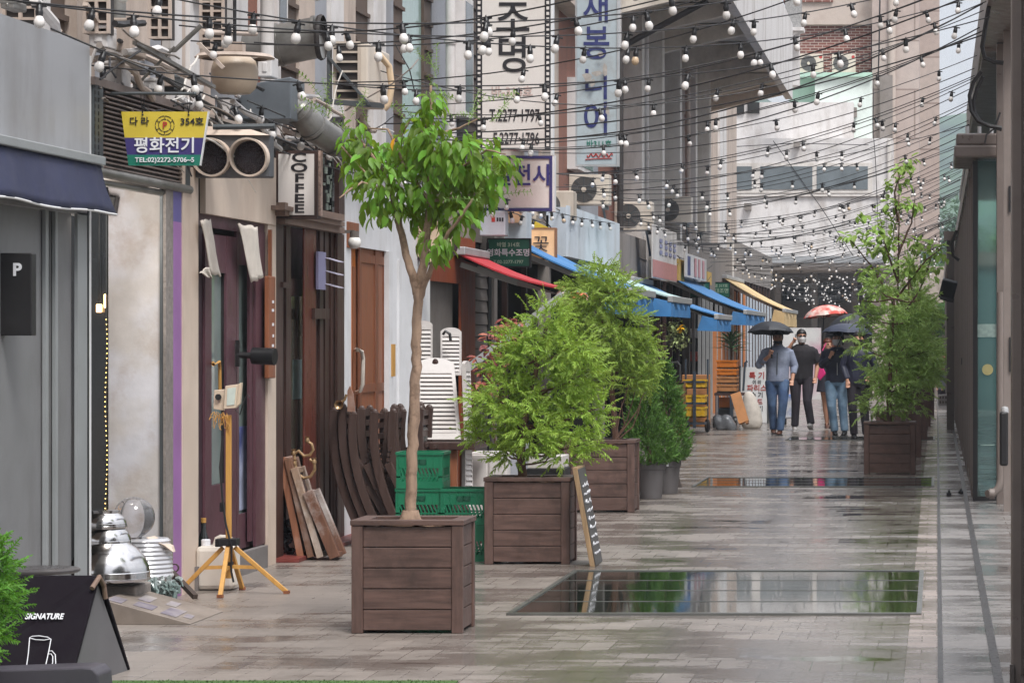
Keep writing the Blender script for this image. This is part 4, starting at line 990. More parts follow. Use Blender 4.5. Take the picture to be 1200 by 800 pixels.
# slanting pipes in the upper left
for i,(pts,r_,mt,lab) in enumerate((
  ([F(172,60,18.3),F(205,59,18.3),F(236,30,18.3)],.015,m_galv,'bent steel pipe above the yellow sign'),
  ([F(150,110,18.0),F(205,55,18.0)],.009,m_galv,'thin slanting steel rod above the yellow sign'),
  ([F(108,70,17.5),F(160,62,17.9),F(200,80,18.4),F(240,98,19)],.02,m_bei,'beige conduit running over the shutter box'),
  ([F(104,80,17.2),F(112,58,17.2),F(118,52,17.2)],.01,m_whit,'short curled white pipe at the top of the grey cafe edge'),
  ([F(40,0,16.2),F(64,28,16.4),F(66,40,16.6)],.03,m_whit,'curved white pipe above the grey cafe fascia'),
  ([F(237,38,19.5),F(300,40,20.5)],.016,m_bei,'beige rail above the dome lamp'))):
    m = MB(); m.tube(pts, r_, 8); tag(m.build('steel_pipe', mt, smooth=True), lab, 'pipe')
# diagonal steel brackets
for i,(p,q,Y_,lab) in enumerate(((F(100,5,17.2),F(128,48,17.6),0,'slanting steel bracket over the grey cafe corner'),(F(158,50,17.4),F(250,102,18.6),0,'long galvanised angle slanting over the yellow sign'),(F(232,50,19),F(262,80,19),0,'short brown bracket left of the dome lamp'),(F(48,8,16.5),F(70,38,16.6),0,'short angled bracket above the grey cafe fascia'))):
    m = MB(); m.bar(p,q,.03,.022); tag(m.build('steel_bracket', m_galv if i==1 else m_bei), lab, 'bracket')
# white and grey boxes among the pipes
for i,(px0,py0,px1,py1,Y_,mt,lab) in enumerate(((118,72,142,105,17.9,m_whit,'off white junction box behind the steel rods'),(146,62,170,85,18.3,m_gryb,'grey junction box above the shutter rail'),(168,92,182,110,18.2,m_whit,'small pale box above the yellow sign hook'),
      (185,88,206,106,18.8,m_slot,'dark round-shouldered box near the conduit elbow'),(302,66,318,90,20.8,m_whit,'white sticker-covered box beside the dome lamp'),(104,30,126,56,17.4,m_whit,'white box under the slanting bracket'),(130,22,160,66,17.6,m_bei,'beige cabinet on the first pilasters'),(0,0,17,10,16.0,m_galv,'grey box cut by the top left picture corner'))):
    a = F(px0,py0,Y_); b_ = F(px1,py1,Y_); m = MB(); m.box((a.x,Y_,b_.z),(b_.x,Y_+.22,a.z)); m.box((a.x-.004,Y_-.006,a.z-.02),(b_.x+.004,Y_+.1,a.z+.004)); m.box((a.x+.03,Y_-.008,b_.z+.03),(b_.x-.03,Y_+.01,a.z-.04))
    tag(m.build('junction_box', mt, bevel=.008), lab, 'box')
# cable tangle under the first ledge: each cable on its own
def catenary(p, q, sag, n=14, jit=0.0):
    p = Vector(p); q = Vector(q); out = []
    for i in range(n+1):
        u = i/n; c = p.lerp(q,u); c.z -= sag*4*u*(1-u)
        if jit: c += Vector((random.uniform(-jit,jit),random.uniform(-jit,jit),random.uniform(-jit,jit)))
        out.append(c)
    return out
m_cab = mat('black_cable', (34,31,32), rough=.55, var=.2, bump=0)
m_cabg = mat('grey_cable', (128,118,110), rough=.6, var=.2, bump=0)
m_cabw = mat('white_cable', (206,200,192), rough=.5, var=.1, bump=0)
def cable(pts, r_, mt, label, group=None, cat='cable'):
    m = MB(); m.tube(pts, r_, 6); return tag(m.build('cable', mt, smooth=True), label, cat, group)
for i in range(22):
    y0 = random.uniform(15,60); y1 = y0+random.uniform(4,11); z0 = 3.12+random.uniform(-.14,.18)-max(0,(y0-30))*.006
    cable(catenary((XF+random.uniform(-.15,.3),y0,z0),(XF+random.uniform(-.15,.35),y1,z0+random.uniform(-.1,.06)),random.uniform(.05,.25)), random.uniform(.006,.013), (m_cab,m_cab,m_cabg)[i%3], ('black sagging cable along the top of the shop fronts','black sagging cable along the top of the shop fronts','grey sagging cable along the top of the shop fronts')[i%3], ('black cables along the shop tops','black cables along the shop tops','grey cables along the shop tops')[i%3])
for i in range(64):
    px = random.uniform(112,430); Y_ = fy(px,-4.7); py = 118+(px-150)*.14+random.uniform(-24,24)
    p = F(px,py,Y_); pts = [p]; d = Vector((random.uniform(-.1,.1),random.uniform(.02,.3),random.uniform(-.12,.12)))
    for j in range(9):
        d += Vector((random.uniform(-.05,.05),random.uniform(-.03,.06),random.uniform(-.07,.06))); pts.append(pts[-1]+d*.2)
    cable(pts, random.uniform(.003,.007), (m_cabg,m_cabw,m_cab)[i%3], ('grey','white','black')[i%3]+' loose cable curling in the tangle between the yellow sign and the tree', ('grey','white','black')[i%3]+' loose cables in the tangle')
for i in range(52):
    px = random.uniform(110,470); X_ = random.uniform(-4.95,-4.6); Y_ = fy(px,X_); z = random.uniform(2.98,3.42); L_ = random.uniform(.4,1.6)
    pts = [Vector((X_,Y_,z))]; dz = random.uniform(-.25,.1)
    for j in range(6): pts.append(pts[-1]+Vector((random.uniform(-.03,.03),L_/6,dz/6+random.uniform(-.02,.02))))
    q = random.choice((m_cabg,m_whit,m_whit,m_bei,m_cab,m_bei)); r_ = random.choice((.006,.009,.014,.02))
    nm = {'grey_cable':'grey','off_white_render':'off white','slotted_angle':'steel grey','black_cable':'black','beige_concrete':'beige'}[q.name]
    tag(MB().tube(pts,r_,7).build('conduit', q, smooth=True), nm+' conduit running along the shop tops among the tangle left of the film-strip sign', 'conduit', nm+' conduits along the shop tops')
for i in range(12):
    px = random.uniform(120,420); Y_ = fy(px,-4.85); z = random.uniform(3.0,3.35); s_ = random.uniform(.06,.14); m = MB(); m.box((-4.9,Y_,z),(-4.9+s_,Y_+s_*1.2,z+s_*1.3)); m.box((-4.9-.01,Y_-.006,z+s_*1.25),(-4.9+s_+.008,Y_+s_*1.2,z+s_*1.36)); m.tube([(-4.87,Y_+.03,z),(-4.87,Y_+.03,z-.12),(-4.88,Y_+.2,z-.16)],.008,6)
    tag(m.build('meter_box', (m_gryb,m_whit,m_bei)[i%3], bevel=.004), ('grey','off white','beige')[i%3]+' small meter box in the tangle above the shop tops', 'box', ('grey','off white','beige')[i%3]+' meter boxes in the tangle')
# air conditioner seen from its side, on brackets
m_acw = mat('ac_casing', (204,192,178), rough=.5, var=.06, dirt=(140,120,100), dirt_amt=.3, streak=1)
def ac_unit(loc, w_, h_, d_, label, face='front', group=None, brackets=True, badge=False):
    """casing w wide (x) d deep (y), front towards -y"""
    t = thing('air_conditioner', label, 'air conditioner', loc, group)
    MB().box((-w_/2,0,0),(w_/2,d_,h_)).build('casing', m_acw, t, bevel=.015, local=True)
    m = MB(); c = (-w_*.12,-.012,h_*.5); r_ = h_*.42
    for q in range(6): m.lathe([(r_*(q+.6)/6,0),(r_*(q+.8)/6,0),(r_*(q+.8)/6,.012),(r_*(q+.6)/6,.012)], c, 20, Euler((R(-90),0,0)))
    for q in range(8):
        a = q*math.pi/4; m.bar((c[0],-.015,c[2]),(c[0]+math.cos(a)*r_,-.015,c[2]+math.sin(a)*r_),.012,.006,(0,1,0))
    m.build('fan_guard', m_slot, t, local=True)
    m = MB(); m.lathe([(0,0),(r_,0),(r_,.004),(0,.004)], (c[0],-.004,c[2]), 24, Euler((R(-90),0,0))); m.build('fan_opening', mat('ac_shadow',(104,98,94),rough=.7), t, local=True)
    m = MB(); m.lathe([(0,0),(r_*.2,0),(r_*.2,.012),(0,.012)], (c[0],-.026,c[2]), 12, Euler((R(-90),0,0))); m.build('fan_hub', m_acw, t, local=True)
    if badge: MB().lathe([(0,0),(h_*.09,0),(h_*.09,.006),(0,.006)], (w_*.40,-.007,h_*.84), 12, Euler((R(-90),0,0))).build('red_badge', m_letr, t, local=True)
    m = MB()
    for q in range(9):
        z = h_*(.12+.085*q); m.box((-w_/2-.006,d_*.12,z),(-w_/2+.004,d_*.88,z+h_*.03))
    m.build('side_fins', m_slot, t, local=True)
    if brackets:
        for s in (-.36,.36):
            m = MB(); m.box((s*w_-.02,-.04,-.05),(s*w_+.02,d_+.2,-.004)); m.bar((s*w_,0,-.04),(s*w_,d_+.2,-.38),.03,.03); m.build('bracket', m_slot, t, local=True)
    return t
# near unit: its open slatted end towards the camera
Yc = 23.6
t = thing('air_conditioner', 'large beige air conditioner on a diagonal bracket above the young street tree', 'air conditioner', F(420,125,Yc))
a = F(391,50,Yc); b_ = F(431,118,Yc)
MB().box((a.x,Yc+.012,b_.z),(b_.x,Yc+.95,a.z)).build('casing', m_acw, t, bevel=.015)
m = MB(); m.box((a.x+.025,Yc+.004,b_.z+.02),(b_.x-.075,Yc+.014,a.z-.02)); m.build('side_opening', m_dkr, t)
m = MB()
for i in range(7):
    z = b_.z+.0+(a.z-b_.z)*i/6; m.box((a.x,Yc-.012,z-.008),(b_.x-.06,Yc+.004,z+.008))
for x in (a.x+.01,b_.x-.066): m.box((x-.012,Yc-.014,b_.z),(x+.012,Yc+.004,a.z))
m.build('side_grille', m_acw, t)
m = MB(); m.bar(F(384,66,Yc-.03),F(434,124,Yc-.03),.02,.05,(0,1,0)); m.bar(F(380,119,Yc-.02),F(450,124,Yc-.02),.05,.04); m.bar(F(386,55,Yc-.01),F(386,122,Yc-.01),.06,.03); m.build('bracket', m_slot, t)
m = MB(); m.tube([F(436,64,Yc+.3),F(446,66,Yc+.4),F(456,78,Yc+.5),F(459,100,Yc+.5),F(456,122,Yc+.5),F(450,128,Yc+.5)], .026, 10); m.build('drain_hose', mat('cream_hose',(206,180,148),rough=.6), t, smooth=True)
cable([F(430,115,23.4),F(460,98,23.4),F(482,80,23.4),F(490,70,23.6)], .006, m_cabg, 'thin grey wire crossing behind the near air conditioner')
cable([F(463,52,23.4),F(480,82,23.4),F(487,112,23.6)], .005, m_cab, 'thin black wire hanging right of the near air conditioner')
for i,(px,py,Y_,w_,h_,lab) in enumerate(((648,258,36.5,.5,.36,'air conditioner standing above the ribbed fascia, left of two'),(690,240,41,.55,.42,'air conditioner on the wall below the tall blue sign'),(742,270,47,.6,.45,'air conditioner under the start of the canopy'),(788,262,55,.7,.5,'air conditioner under the middle of the canopy'),
         (806,272,60,.7,.5,'air conditioner low under the far half of the canopy'))):
    p = F(px,py,Y_); ac_unit((p.x,p.y,p.z), w_, h_, .35, lab, group='air conditioners on the upper building')
for (p0,p1,y0,y1,Y_,lab) in ((236,262,-20,58,20.0,'dark louvred vent above the dome lamp'),(100,128,-20,40,17.4,'dark louvred vent above the grey cafe corner'),(6,44,-20,24,16.4,'dark louvred vent behind the top left festoon string'),(176,200,-20,46,18.6,'dark louvred vent between the pilasters above the yellow sign')):
    t = thing('louvred_vent', lab, 'vent', F((p0+p1)/2,y1,Y_)); a = F(p0,y0,Y_); b_ = F(p1,y1,Y_); MB().box((a.x,Y_,b_.z),(b_.x,Y_+.1,a.z)).build('backing', m_dkr, t); m = MB(); z = b_.z
    while z < a.z: m.box((a.x-.004,Y_-.02,z),(b_.x+.004,Y_+.002,z+.014)); z += .062
    for x in (a.x,(a.x+b_.x)/2,b_.x): m.box((x-.009,Y_-.026,b_.z),(x+.009,Y_-.003,a.z))
    m.build('slats', m_bei, t)
# ---------------- concrete canopy
CN = thing('concrete_canopy', 'deep concrete canopy with beams jutting out of the upper building', 'canopy', (-4.3,56,6.3))
m_can = mat('canopy_concrete', (206,196,184), rough=.8, var=.1, dirt=(120,108,96), dirt_amt=.35, dirt_scale=1.1)
ya, yb = 46.4, 66.6; xo = -3.38
MB().box((-5.3,ya,7.2),(xo,yb,7.6)).build('slab', m_can, CN)
MB().box((xo,ya-.1,6.92),(xo+.16,yb+.02,8.6)).build('fascia', m_whit, CN)
for i in range(7):
    y = ya+.1+(yb-ya-.4)*i/6
    MB().prism([(-5.2,y,7.18),(xo-.002,y,7.18),(xo-.002,y,7.02),(-5.2,y,6.6)],(0,.28,0)).build('beam', m_can, CN)
m = MB(); m.box((-5.2,ya-.25,6.1),(-4.9,ya-.02,9)); m.build('end_pilaster', m_whit, CN)
m = MB(); m.tube([(-4.95,ya+.3,3.2),(-4.95,ya+.3,6.0),(-4.9,ya+.5,6.2),(-3.6,ya+.5,6.9)],.05,10); m.build('drain_pipe', m_dkr, CN, smooth=True)
for i in range(5):
    y = ya+2+i*3.6; MB().box((-5.1,y,3.2),(-4.78,y+.42,7.15)).build('column', m_wcol, CN)
# ================================================================ buildings closing the lane
Yf = 104.0
def FB(p0,y0,p1,y1,Y,th): a = F(p0,y0,Y); b = F(p1,y1,Y); return (a.x,Y,b.z),(b.x,Y+th,a.z)
m_tanr = mat('tan_stone', (184,170,160), rough=.8, var=.06, scale=2, dirt=(150,128,118), dirt_amt=.25)
def joints(name, rgb, bw, rh, mortar, c2, ms):
    m = mat(name, rgb, rough=.85, var=.12, bump=0); nt = m.node_tree
    br = nd(nt,'ShaderNodeTexBrick'); br.inputs['Scale'].default_value=1; br.inputs['Brick Width'].default_value=bw; br.inputs['Row Height'].default_value=rh; br.inputs['Mortar Size'].default_value=ms
    br.inputs['Color1'].default_value=lin(rgb); br.inputs['Color2'].default_value=lin(c2); br.inputs['Mortar'].default_value=lin(mortar)
    tc = nd(nt,'ShaderNodeTexCoord'); mp = nd(nt,'ShaderNodeMapping'); mp.inputs['Rotation'].default_value=(R(90),0,0)
    nt.links.new(tc.outputs['Object'],mp.inputs[0]); nt.links.new(mp.outputs[0],br.inputs['Vector'])
    mu = [n for n in nt.nodes if n.type=='MIX' and n.blend_type=='MULTIPLY'][0]
    nt.links.new(br.outputs['Color'],mu.inputs['A']); return m
m_brk = joints('far_brickwork', (128,74,62), .30, .10, (186,172,162), (104,58,50), .012)
m_stn = joints('far_stone_cladding', (180,166,158), 3.4, 1.75, (140,124,116), (172,156,148), .03)
WH = thing('white_building', 'white far building with long window band over a dark passage', 'building', (-4,Yf,0))
MB().box(*FB(846,162,1046,312,Yf,8)).build('wall', m_whit, WH)
wb = MB().box(*FB(848,191,1022,226,Yf-.06,.08)); wb = wb.build('window_band', m_wcol, WH)
m_wgl = mat('far_window_glass', (104,112,116), rough=.1, var=.3, scale=1.2, spec=.7, bump=.01)
for p0,p1 in ((851,881),(891,952),(957,1017)):
    MB().box(*FB(p0,195,p1,222,Yf-.09,.05)).build('pane', m_wgl, wb)
m = MB().box(*FB(846,300,1046,308,Yf-.2,.3)).build('ledge', mat('grey_ledge',(150,152,154)), WH)
MB().box(*FB(840,120,1000,163,Yf+1.5,6)).build('upper_wall', m_whit, WH)
for p0,p1,y0,y1 in ((850,872,120,133),(876,890,120,133)): MB().box(*FB(p0,y0,p1,y1,Yf+1.4,.2)).build('window', m_glassd, WH)
m_mintw = mat('mint_wall', (172,204,186), rough=.75, var=.08, dirt=(140,160,148), dirt_amt=.25)
m = MB(); m.box(*FB(925,88,1022,163,Yf+3,5)); m.build('mint_storey', m_mintw, WH)
m = MB(); m.box(*FB(955,90,1022,163,Yf+2.4,1)); m.build('pale_storey', mat('pale_mint_wall',(212,222,216),rough=.75,var=.06,dirt=(170,176,168),dirt_amt=.25), WH)
MB().box(*FB(922,85,1022,90,Yf+2.2,5)).build('parapet', m_mintw, WH)
MB().box(*FB(906,30,936,100,Yf-1.2,1.0)).build('white_wing', m_whit, WH)
for pts in ([(1024,92),(1023,150),(1026,190),(1028,240),(1030,298)],[(860,172),(930,168),(1018,170)],[(906,165),(960,240),(1000,300)]): MB().tube([F(a,b,Yf-.12) for a,b in pts], .014, 5).build('wall_cable', m_cab, WH)
for p in (846,1040): MB().tube([F(p+2,163,Yf-.12),F(p+2,311,Yf-.12)], .07, 8).build('downpipe', m_wcol, WH)
for p0,p1,y0,y1 in ((872,880,238,246),(930,937,166,172),(968,985,128,136),(992,1004,126,137)): MB().box(*FB(p0,y0,p1,y1,Yf-.3 if y0>160 else Yf+2.1,.3)).build('wall_box', m_gwall, WH)
MB().box(*FB(846,228,1040,230,Yf-.10,.2)).build('sill', m_wcol, WH)
# dark passage below
MB().box(*FB(780,312,1110,480,Yf+7.5,.5)).build('back_wall', mat('passage_wall',(166,156,146),rough=.85,var=.15,dirt=(70,64,60),dirt_amt=.3), WH)
MB().box(*FB(846,312,1046,316,Yf,7.5)).build('soffit', mat('soffit_grey',(160,150,142),rough=.9), WH)
for p in (851,908,951,998,1038): MB().box(*FB(p,300,p+7,478,Yf+5.8,1.5)).build('column', m_gwall, WH)
MB().box(*FB(780,355,1110,372,Yf+7.2,.3)).build('beam', m_gwall, WH)
for p0,p1 in ((915,946),(962,996),(858,900)): 
    q = MB().box(*FB(p0,333,p1,352,Yf+7.3,.2)).build('window', m_dkr, WH)
    m = MB()
    for j in range(9): u = p0+(p1-p0)*j/8; m.box(*FB(u-.25,333,u+.25,352,Yf+7.25,.04))
    m.build('bars', m_slot, q)
# tan tower and brick part
TW = thing('tan_tower', 'tall tan stone tower with brick panel at the end of the lane', 'building', (-2.5,Yf+3,0))
MB().box(*FB(1022,-60,1077,480,Yf+3.2,10)).build('wall', m_stn, TW)
MB().box(*FB(1032,-60,1101,286,Yf+9.5,10)).build('rear_wall', m_stn, TW)
MB().box(*FB(924,-60,1023,29,Yf+4.0,8)).build('upper_wall', m_tanr, TW)
MB().box(*FB(924,29,1021,86,Yf+4.3,8)).build('brick_panel', m_brk, TW)
MB().box(*FB(918,-4,976,2.5,Yf+3.9,8)).build('brick_band', m_brk, TW)
m = MB(); m.tube([F(1045.5,-60,Yf+3.1),F(1045.5,300,Yf+3.1)], .14, 10); m.build('downpipe', m_tanr, TW, smooth=True)
m = MB(); m.box(*FB(1031,88,1046,200,Yf+2.8,.5)); m.build('grey_duct', m_gwall, TW)
m = MB(); m.tube([F(1031,0,Yf+2.9),F(1030,60,Yf+2.9),F(1029,90,Yf+2.9)], .03, 5); m.build('wall_cable', m_cab, TW)
for i,(p0,p1) in enumerate(((937,964.5),(975,1002.5))):
    a = F(p0,63.5,Yf+3); b_ = F(p1,85.2,Yf+3)
    ac_unit(((a.x+b_.x)/2,Yf+3,b_.z), b_.x-a.x, a.z-b_.z, .6, ('left','right')[i]+' white air conditioner in front of the far brick panel', brackets=False, badge=True)
# grille box and bracket upper left of brick
m = MB(); m.box(*FB(920,-10,939,32,Yf-2.2,.6))
tag(m.build('grille_box', mat('lattice_grey',(150,148,146),rough=.5,var=.4,scale=20)), 'grey lattice condenser box high beside the far brick panel', 'box')
m = MB(); m.box(*FB(915,32,942,36,Yf-2.4,.9)); m.bar(F(917,36,Yf-2),F(917,60,Yf-2),.12,.12); m.bar(F(940,36,Yf-2),F(917,58,Yf-2),.1,.1); tag(m.build('wall_bracket', m_whit), 'white wall bracket under the grey lattice box', 'bracket')
# low white hoarding behind the walkers and stall boards
m = MB()
m.box(*FB(905,384,962,478,78,.2)); tag(m.build('stall_board', mat('stall_white',(206,204,202),rough=.6,var=.15,scale=1.5,rgb2=(190,150,164))), 'pale stall hoarding behind the walking people', 'hoarding')
# ================================================================ hill, trees and sky side
hs_ = MB(); n_ = 40; vs = []; fs = []
for j in range(n_+1):
    for i in range(61):
        x = -330+i*11; y = 270+j*12; u = j/n_
        z = -1.6+(62*u**1.25)*(1-.10*math.cos((x+8)*.035)+.05*math.sin(x*.11+1))+(5*mnoise.noise(Vector((x*.03,y*.03,0)))+2.5*mnoise.noise(Vector((x*.1,y*.1,3))))*min(1,u*3)
        vs.append((x,y,z))
for j in range(n_):
    for i in range(60): fs.append((j*61+i,j*61+i+1,(j+1)*61+i+1,(j+1)*61+i))
hs_.add(vs,fs).build('hill', mat('hill_green',(60,84,58),rough=.95,var=.5,scale=.09,bump=.3,rgb2=(44,66,50)), kind='structure', smooth=True)
hv = bpy.data.materials.new('haze_air'); hv.use_nodes = True; t_ = hv.node_tree; t_.nodes.clear()
pv = nd(t_,'ShaderNodeVolumePrincipled'); pv.inputs['Color'].default_value = (.78,.88,1,1); pv.inputs['Density'].default_value = .0006; pv.inputs['Anisotropy'].default_value = .2
ho = nd(t_,'ShaderNodeOutputMaterial'); t_.links.new(pv.outputs[0], ho.inputs['Volume'])
MB().box((-340,-32,-3),(340,770,84)).build('haze', hv, kind='stuff', origin=(0,0,0))
# ================================================================ glass pavilions on the right
m_bron = mat('bronze_metal', (116,105,99), rough=.35, metal=.15, var=.12, dirt=(84,72,66), dirt_amt=.2)
m_brond = mat('dark_bronze', (96,88,84), rough=.35, metal=.15, var=.15)
m_warmg = mat('warm_grey_panel', (130,119,113), rough=.4, metal=.05, var=.08, dirt=(110,98,92), dirt_amt=.2, streak=1)
m_refl = mat('ripple_glass', (60,66,64), rough=.08, var=.3, scale=3, spec=1, bump=.05, stretch=(1,6,1.5), rvar=.04, metal=.55)
m_pgl = mat('pavilion_glass', (72,96,98), rough=.06, var=.25, scale=1, spec=.9, bump=.008, rvar=.03)
PA = thing('glass_pavilion', 'nearest glass pavilion with bronze corner post at the right edge', 'pavilion', (.7,11,0))
MB().box((.372,6,.15),(.39,12.98,4.9)).build('glass_wall', m_refl, PA)
MB().box((.325,12.98,0),(.372,13.16,5)).build('corner_post', m_bron, PA, bevel=.006)
m = MB()
for i in range(10): m.box((.366,6+i*.72,.15),(.376,6.012+i*.72,4.9))
m.build_each('mullion', m_alu, PA)
MB().box((.36,6,0),(.42,12.98,.15)).build('base_rail', m_brond, PA)
MB().box((.38,13.0,0),(3,13.16,5)).build('end_wall', m_brond, PA)
MB().box((.316,12.955,.02),(.335,12.98,.2)).build('latch_plate', m_brond, PA)
m_see = mat('clear_teal_glass', (196,226,222), rough=.03, var=.06, scale=1, bump=0, trans=.92, spec=.6, rvar=.01)
PB = thing('glass_pavilion', 'second glass pavilion with teal glazed end and wide cap', 'pavilion', (.8,40,0))
m = MB(); m.box((.395,29.52,.05),(.605,29.56,3.36)); m.build('end_glass', m_see, PB)
m = MB(); m.box((.355,29.46,0),(.40,29.62,3.36)); m.box((.60,29.46,0),(.632,29.62,3.36)); m.box((.40,29.47,0),(.60,29.6,.05)); m.build('end_frame', m_black, PB)
st_ = MB()
st_.box((.40,29.512,1.62),(.60,29.518,1.75)); st_.box((.43,29.512,.55),(.57,29.518,.56))
st_.build_each('frosted_sticker', mat('frosted_film',(138,158,152),rough=.4,var=.4,scale=18), PB)
m = MB(); m.lathe([(0,0),(.055,0),(.055,.003),(0,.003)], (.5,29.510,1.30), 20, Euler((R(90),0,0))); m.build('round_sticker', mat('gold_film',(170,160,110),rough=.5,var=.3), PB)
m = MB(); m.box((.19,29.3,3.50),(.64,31.2,3.62)); m.box((.17,29.25,3.38),(.66,31.3,3.50)); m.build('cap', m_bron, PB, bevel=.02)
m = MB(); 
for x in (.30,.42,.54): m.tube([(x,29.5,3.62),(x,29.5,3.70)],.02,8)
m.build('cap_bolt', m_alu, PB)
m = MB(); m.box((.39,29.62,.1),(.41,62,3.4)); m.build('glass_wall', mat('satin_grey_panel',(136,144,142),rough=.12,var=.2,metal=.1), PB)
m = MB(); y = 30.5
while y < 62: m.box((.345,y,0),(.395,y+.10,3.4)); y += 2.1
m.build_each('mullion', m_warmg, PB)
m = MB(); m.box((.33,31.3,3.35),(.42,62,3.55)); m.box((.36,29.6,0),(.43,62,.1)); m.build('rail', m_bron, PB)
m = MB(); m.prism([(.44,18,4.50),(.80,18,4.44),(.80,18,5.0),(.44,18,5.0)],(0,26.5,0)); m.build('eave', m_bron, PB)
MB().box((.65,29.64,0),(3,29.7,4.45)).build('end_wall', m_brond, PB); MB().box((2.4,29.7,0),(2.5,62,4.45)).build('rear_wall', m_pgl, PB); MB().box((.46,29.64,4.45),(3,62,4.6)).build('roof', m_warmg, PB)
MB().box((.578,28.9,.0),(.645,29.1,4.46)).build('brown_column', m_bron, PB, bevel=.006)
MB().box((.618,27.7,0),(.72,27.8,4.46)).build('warm_panel', m_warmg, PB)
m = MB(); m.box((.664,27.68,2.78),(.684,27.7,3.02)); m.box((.67,27.68,1.3),(.685,27.7,1.62)); m.build('panel_slot', m_black, PB)
PC = thing('glass_pavilion', 'farthest glass pavilion beyond the black floodlight', 'pavilion', (.6,75,0))
m = MB(); m.box((.30,66,0),(2.5,98,3.2)); m.build('wall', m_pgl, PC)
m = MB(); y = 66
while y < 97: m.box((.25,y,0),(.30,y+.3,3.25)); y += 2.6
m.build_each('post', m_warmg, PC)
MB().box((.2,65.9,3.2),(2.5,98,3.5)).build('roof_edge', m_bron, PC)
t = thing('dark_post', 'dark metal post standing where the far drain meets the pavilion', 'post', (.21,52,0))
m = MB(); m.box((.17,52,0),(.30,52.2,3.4)); m.build('shaft', m_brond, t); MB().box((.12,51.9,3.3),(.36,52.3,3.46)).build('bracket', m_bron, t)
t = thing('floodlight', 'black floodlight on an arm at the edge of the far pavilion', 'floodlight', F(1112,352,50))
c = F(1111,339,50); MB().obox(c,(.26,.2,.32),(R(10),R(14),0)).build('housing', m_black, t, bevel=.02)
m = MB(); m.bar(c+Vector((.08,.05,.05)),(.30,50.2,c.z+.0),.05,.05); m.box((.13,50,c.z-.1),(.22,50.2,c.z+.12)); m.build('arm', m_warmg, t)
m = MB(); m.obox(c+Vector((-.02,-.1,-.16)),(.24,.12,.02),(R(30),R(14),0)); m.build('barn_door', m_black, t)
t = thing('wall_camera', 'small black box light on the pavilion post below the floodlight', 'light', F(1130,428,42)); c = F(1131,423,42)
MB().obox(c,(.11,.2,.10)).build('housing', m_black, t, bevel=.01); MB().bar(c,(.37,42.3,c.z+.02),.03,.03).build('arm', m_alu, t)
t = thing('bar_handle', 'black cylinder dispenser on the brown pavilion column', 'dispenser', F(1176,545,27.6))
a = F(1171.5,482,27.5); b_ = F(1181,545,27.6)
MB().box((a.x,27.45,b_.z),(b_.x,27.6,a.z)).build('body', m_black, t, bevel=.02)
m = MB(); m.lathe([(0,.03),(.03,.02),(.036,0),(.036,-.03),(0,-.03)], (b_.x-.03,27.5,a.z+.02), 14); m.build('cap', m_alu, t, smooth=True)
m = MB(); x = F(1173,0,28.4).x; m.tube([(x,28.4,2.05),(x,28.4,.27),(x-.02,28.4,.19),(x-.07,28.4,.14),(x-.13,28.35,.135)], .038, 12); m.lathe([(.038,0),(.05,0),(.05,.05),(.038,.05)], (x-.11,28.36,.135), 12, Euler((0,R(90),0)))
tag(m.build('downspout', m_warmg, smooth=True), 'grey downspout with an elbow at the foot of the pavilion column', 'downspout')
for i,(pts,lab) in enumerate((([F(1164,-20,26),F(1155,30,26),F(1151,55,26),F(1154,68,26),F(1166,73,26),F(1176,74,26)],'upper thick black cable loop by the pavilion eave'),
   ([F(1150,84,27),F(1141,96,27),F(1136,112,27),F(1138,130,27),F(1146,142,27),F(1160,148,27),F(1174,150,27)],'lower outer black cable loop by the pavilion eave'),
   ([F(1152,90,27.1),F(1145,104,27.1),F(1141,118,27.1),F(1142,132,27.1),F(1150,144,27.1),F(1174,152,27.1)],'lower inner black cable loop by the pavilion eave'),
   ([F(1172,132,27),F(1166,150,27),F(1156,158,27),F(1154,168,27)],'short black cable running down to the pavilion cap'))):
    cable(pts, .02 if i<3 else .009, m_cab, lab)
# loose cable tails on the far right
cable([F(1121,270,40),F(1115,285,40),F(1117,300,40),F(1124,305,40)], .02, m_cab, 'small black cable loop on the second pavilion edge')
# slim crate at the far end of the drain, small tags on the drain
# ================================================================ festoon lights across the lane
random.seed(77)
m_bulb = mat('frosted_bulb', (222,217,213), rough=.16, var=.25, scale=1.5, bump=0, spec=.6)
m_bulbo = mat('amber_bulb', (196,170,140), rough=.25, var=.1, bump=0, spec=.6)
def raw_mesh(mb, name, m, ang=50):
    o = mb.build(name, m, smooth=True, origin=(0,0,0), ang=ang); me = o.data; bpy.data.objects.remove(o); return me
b_ = MB(); b_.lathe([(0,-.132),(.013,-.130),(.024,-.122),(.031,-.108),(.0325,-.095),(.030,-.080),(.022,-.064),(.019,-.058),(0,-.058)], n=14)
ME_BULB = raw_mesh(b_, 'bulb', m_bulb, 179)
ME_BULBO = ME_BULB.copy(); ME_BULBO.materials[0] = m_bulbo
b_ = MB(); b_.lathe([(0,.012),(.016,.010),(.020,.0),(.020,-.02),(.0235,-.024),(.0235,-.040),(.021,-.062),(0,-.062)], n=12); b_.box((-.045,-.006,-.004),(.045,.006,.008)); b_.tube([(0,0,.005),(0,0,.026),(.008,0,.03)],.004,5)
ME_SOCK = raw_mesh(b_, 'socket', m_blackpl, 50)
NSTR = 0
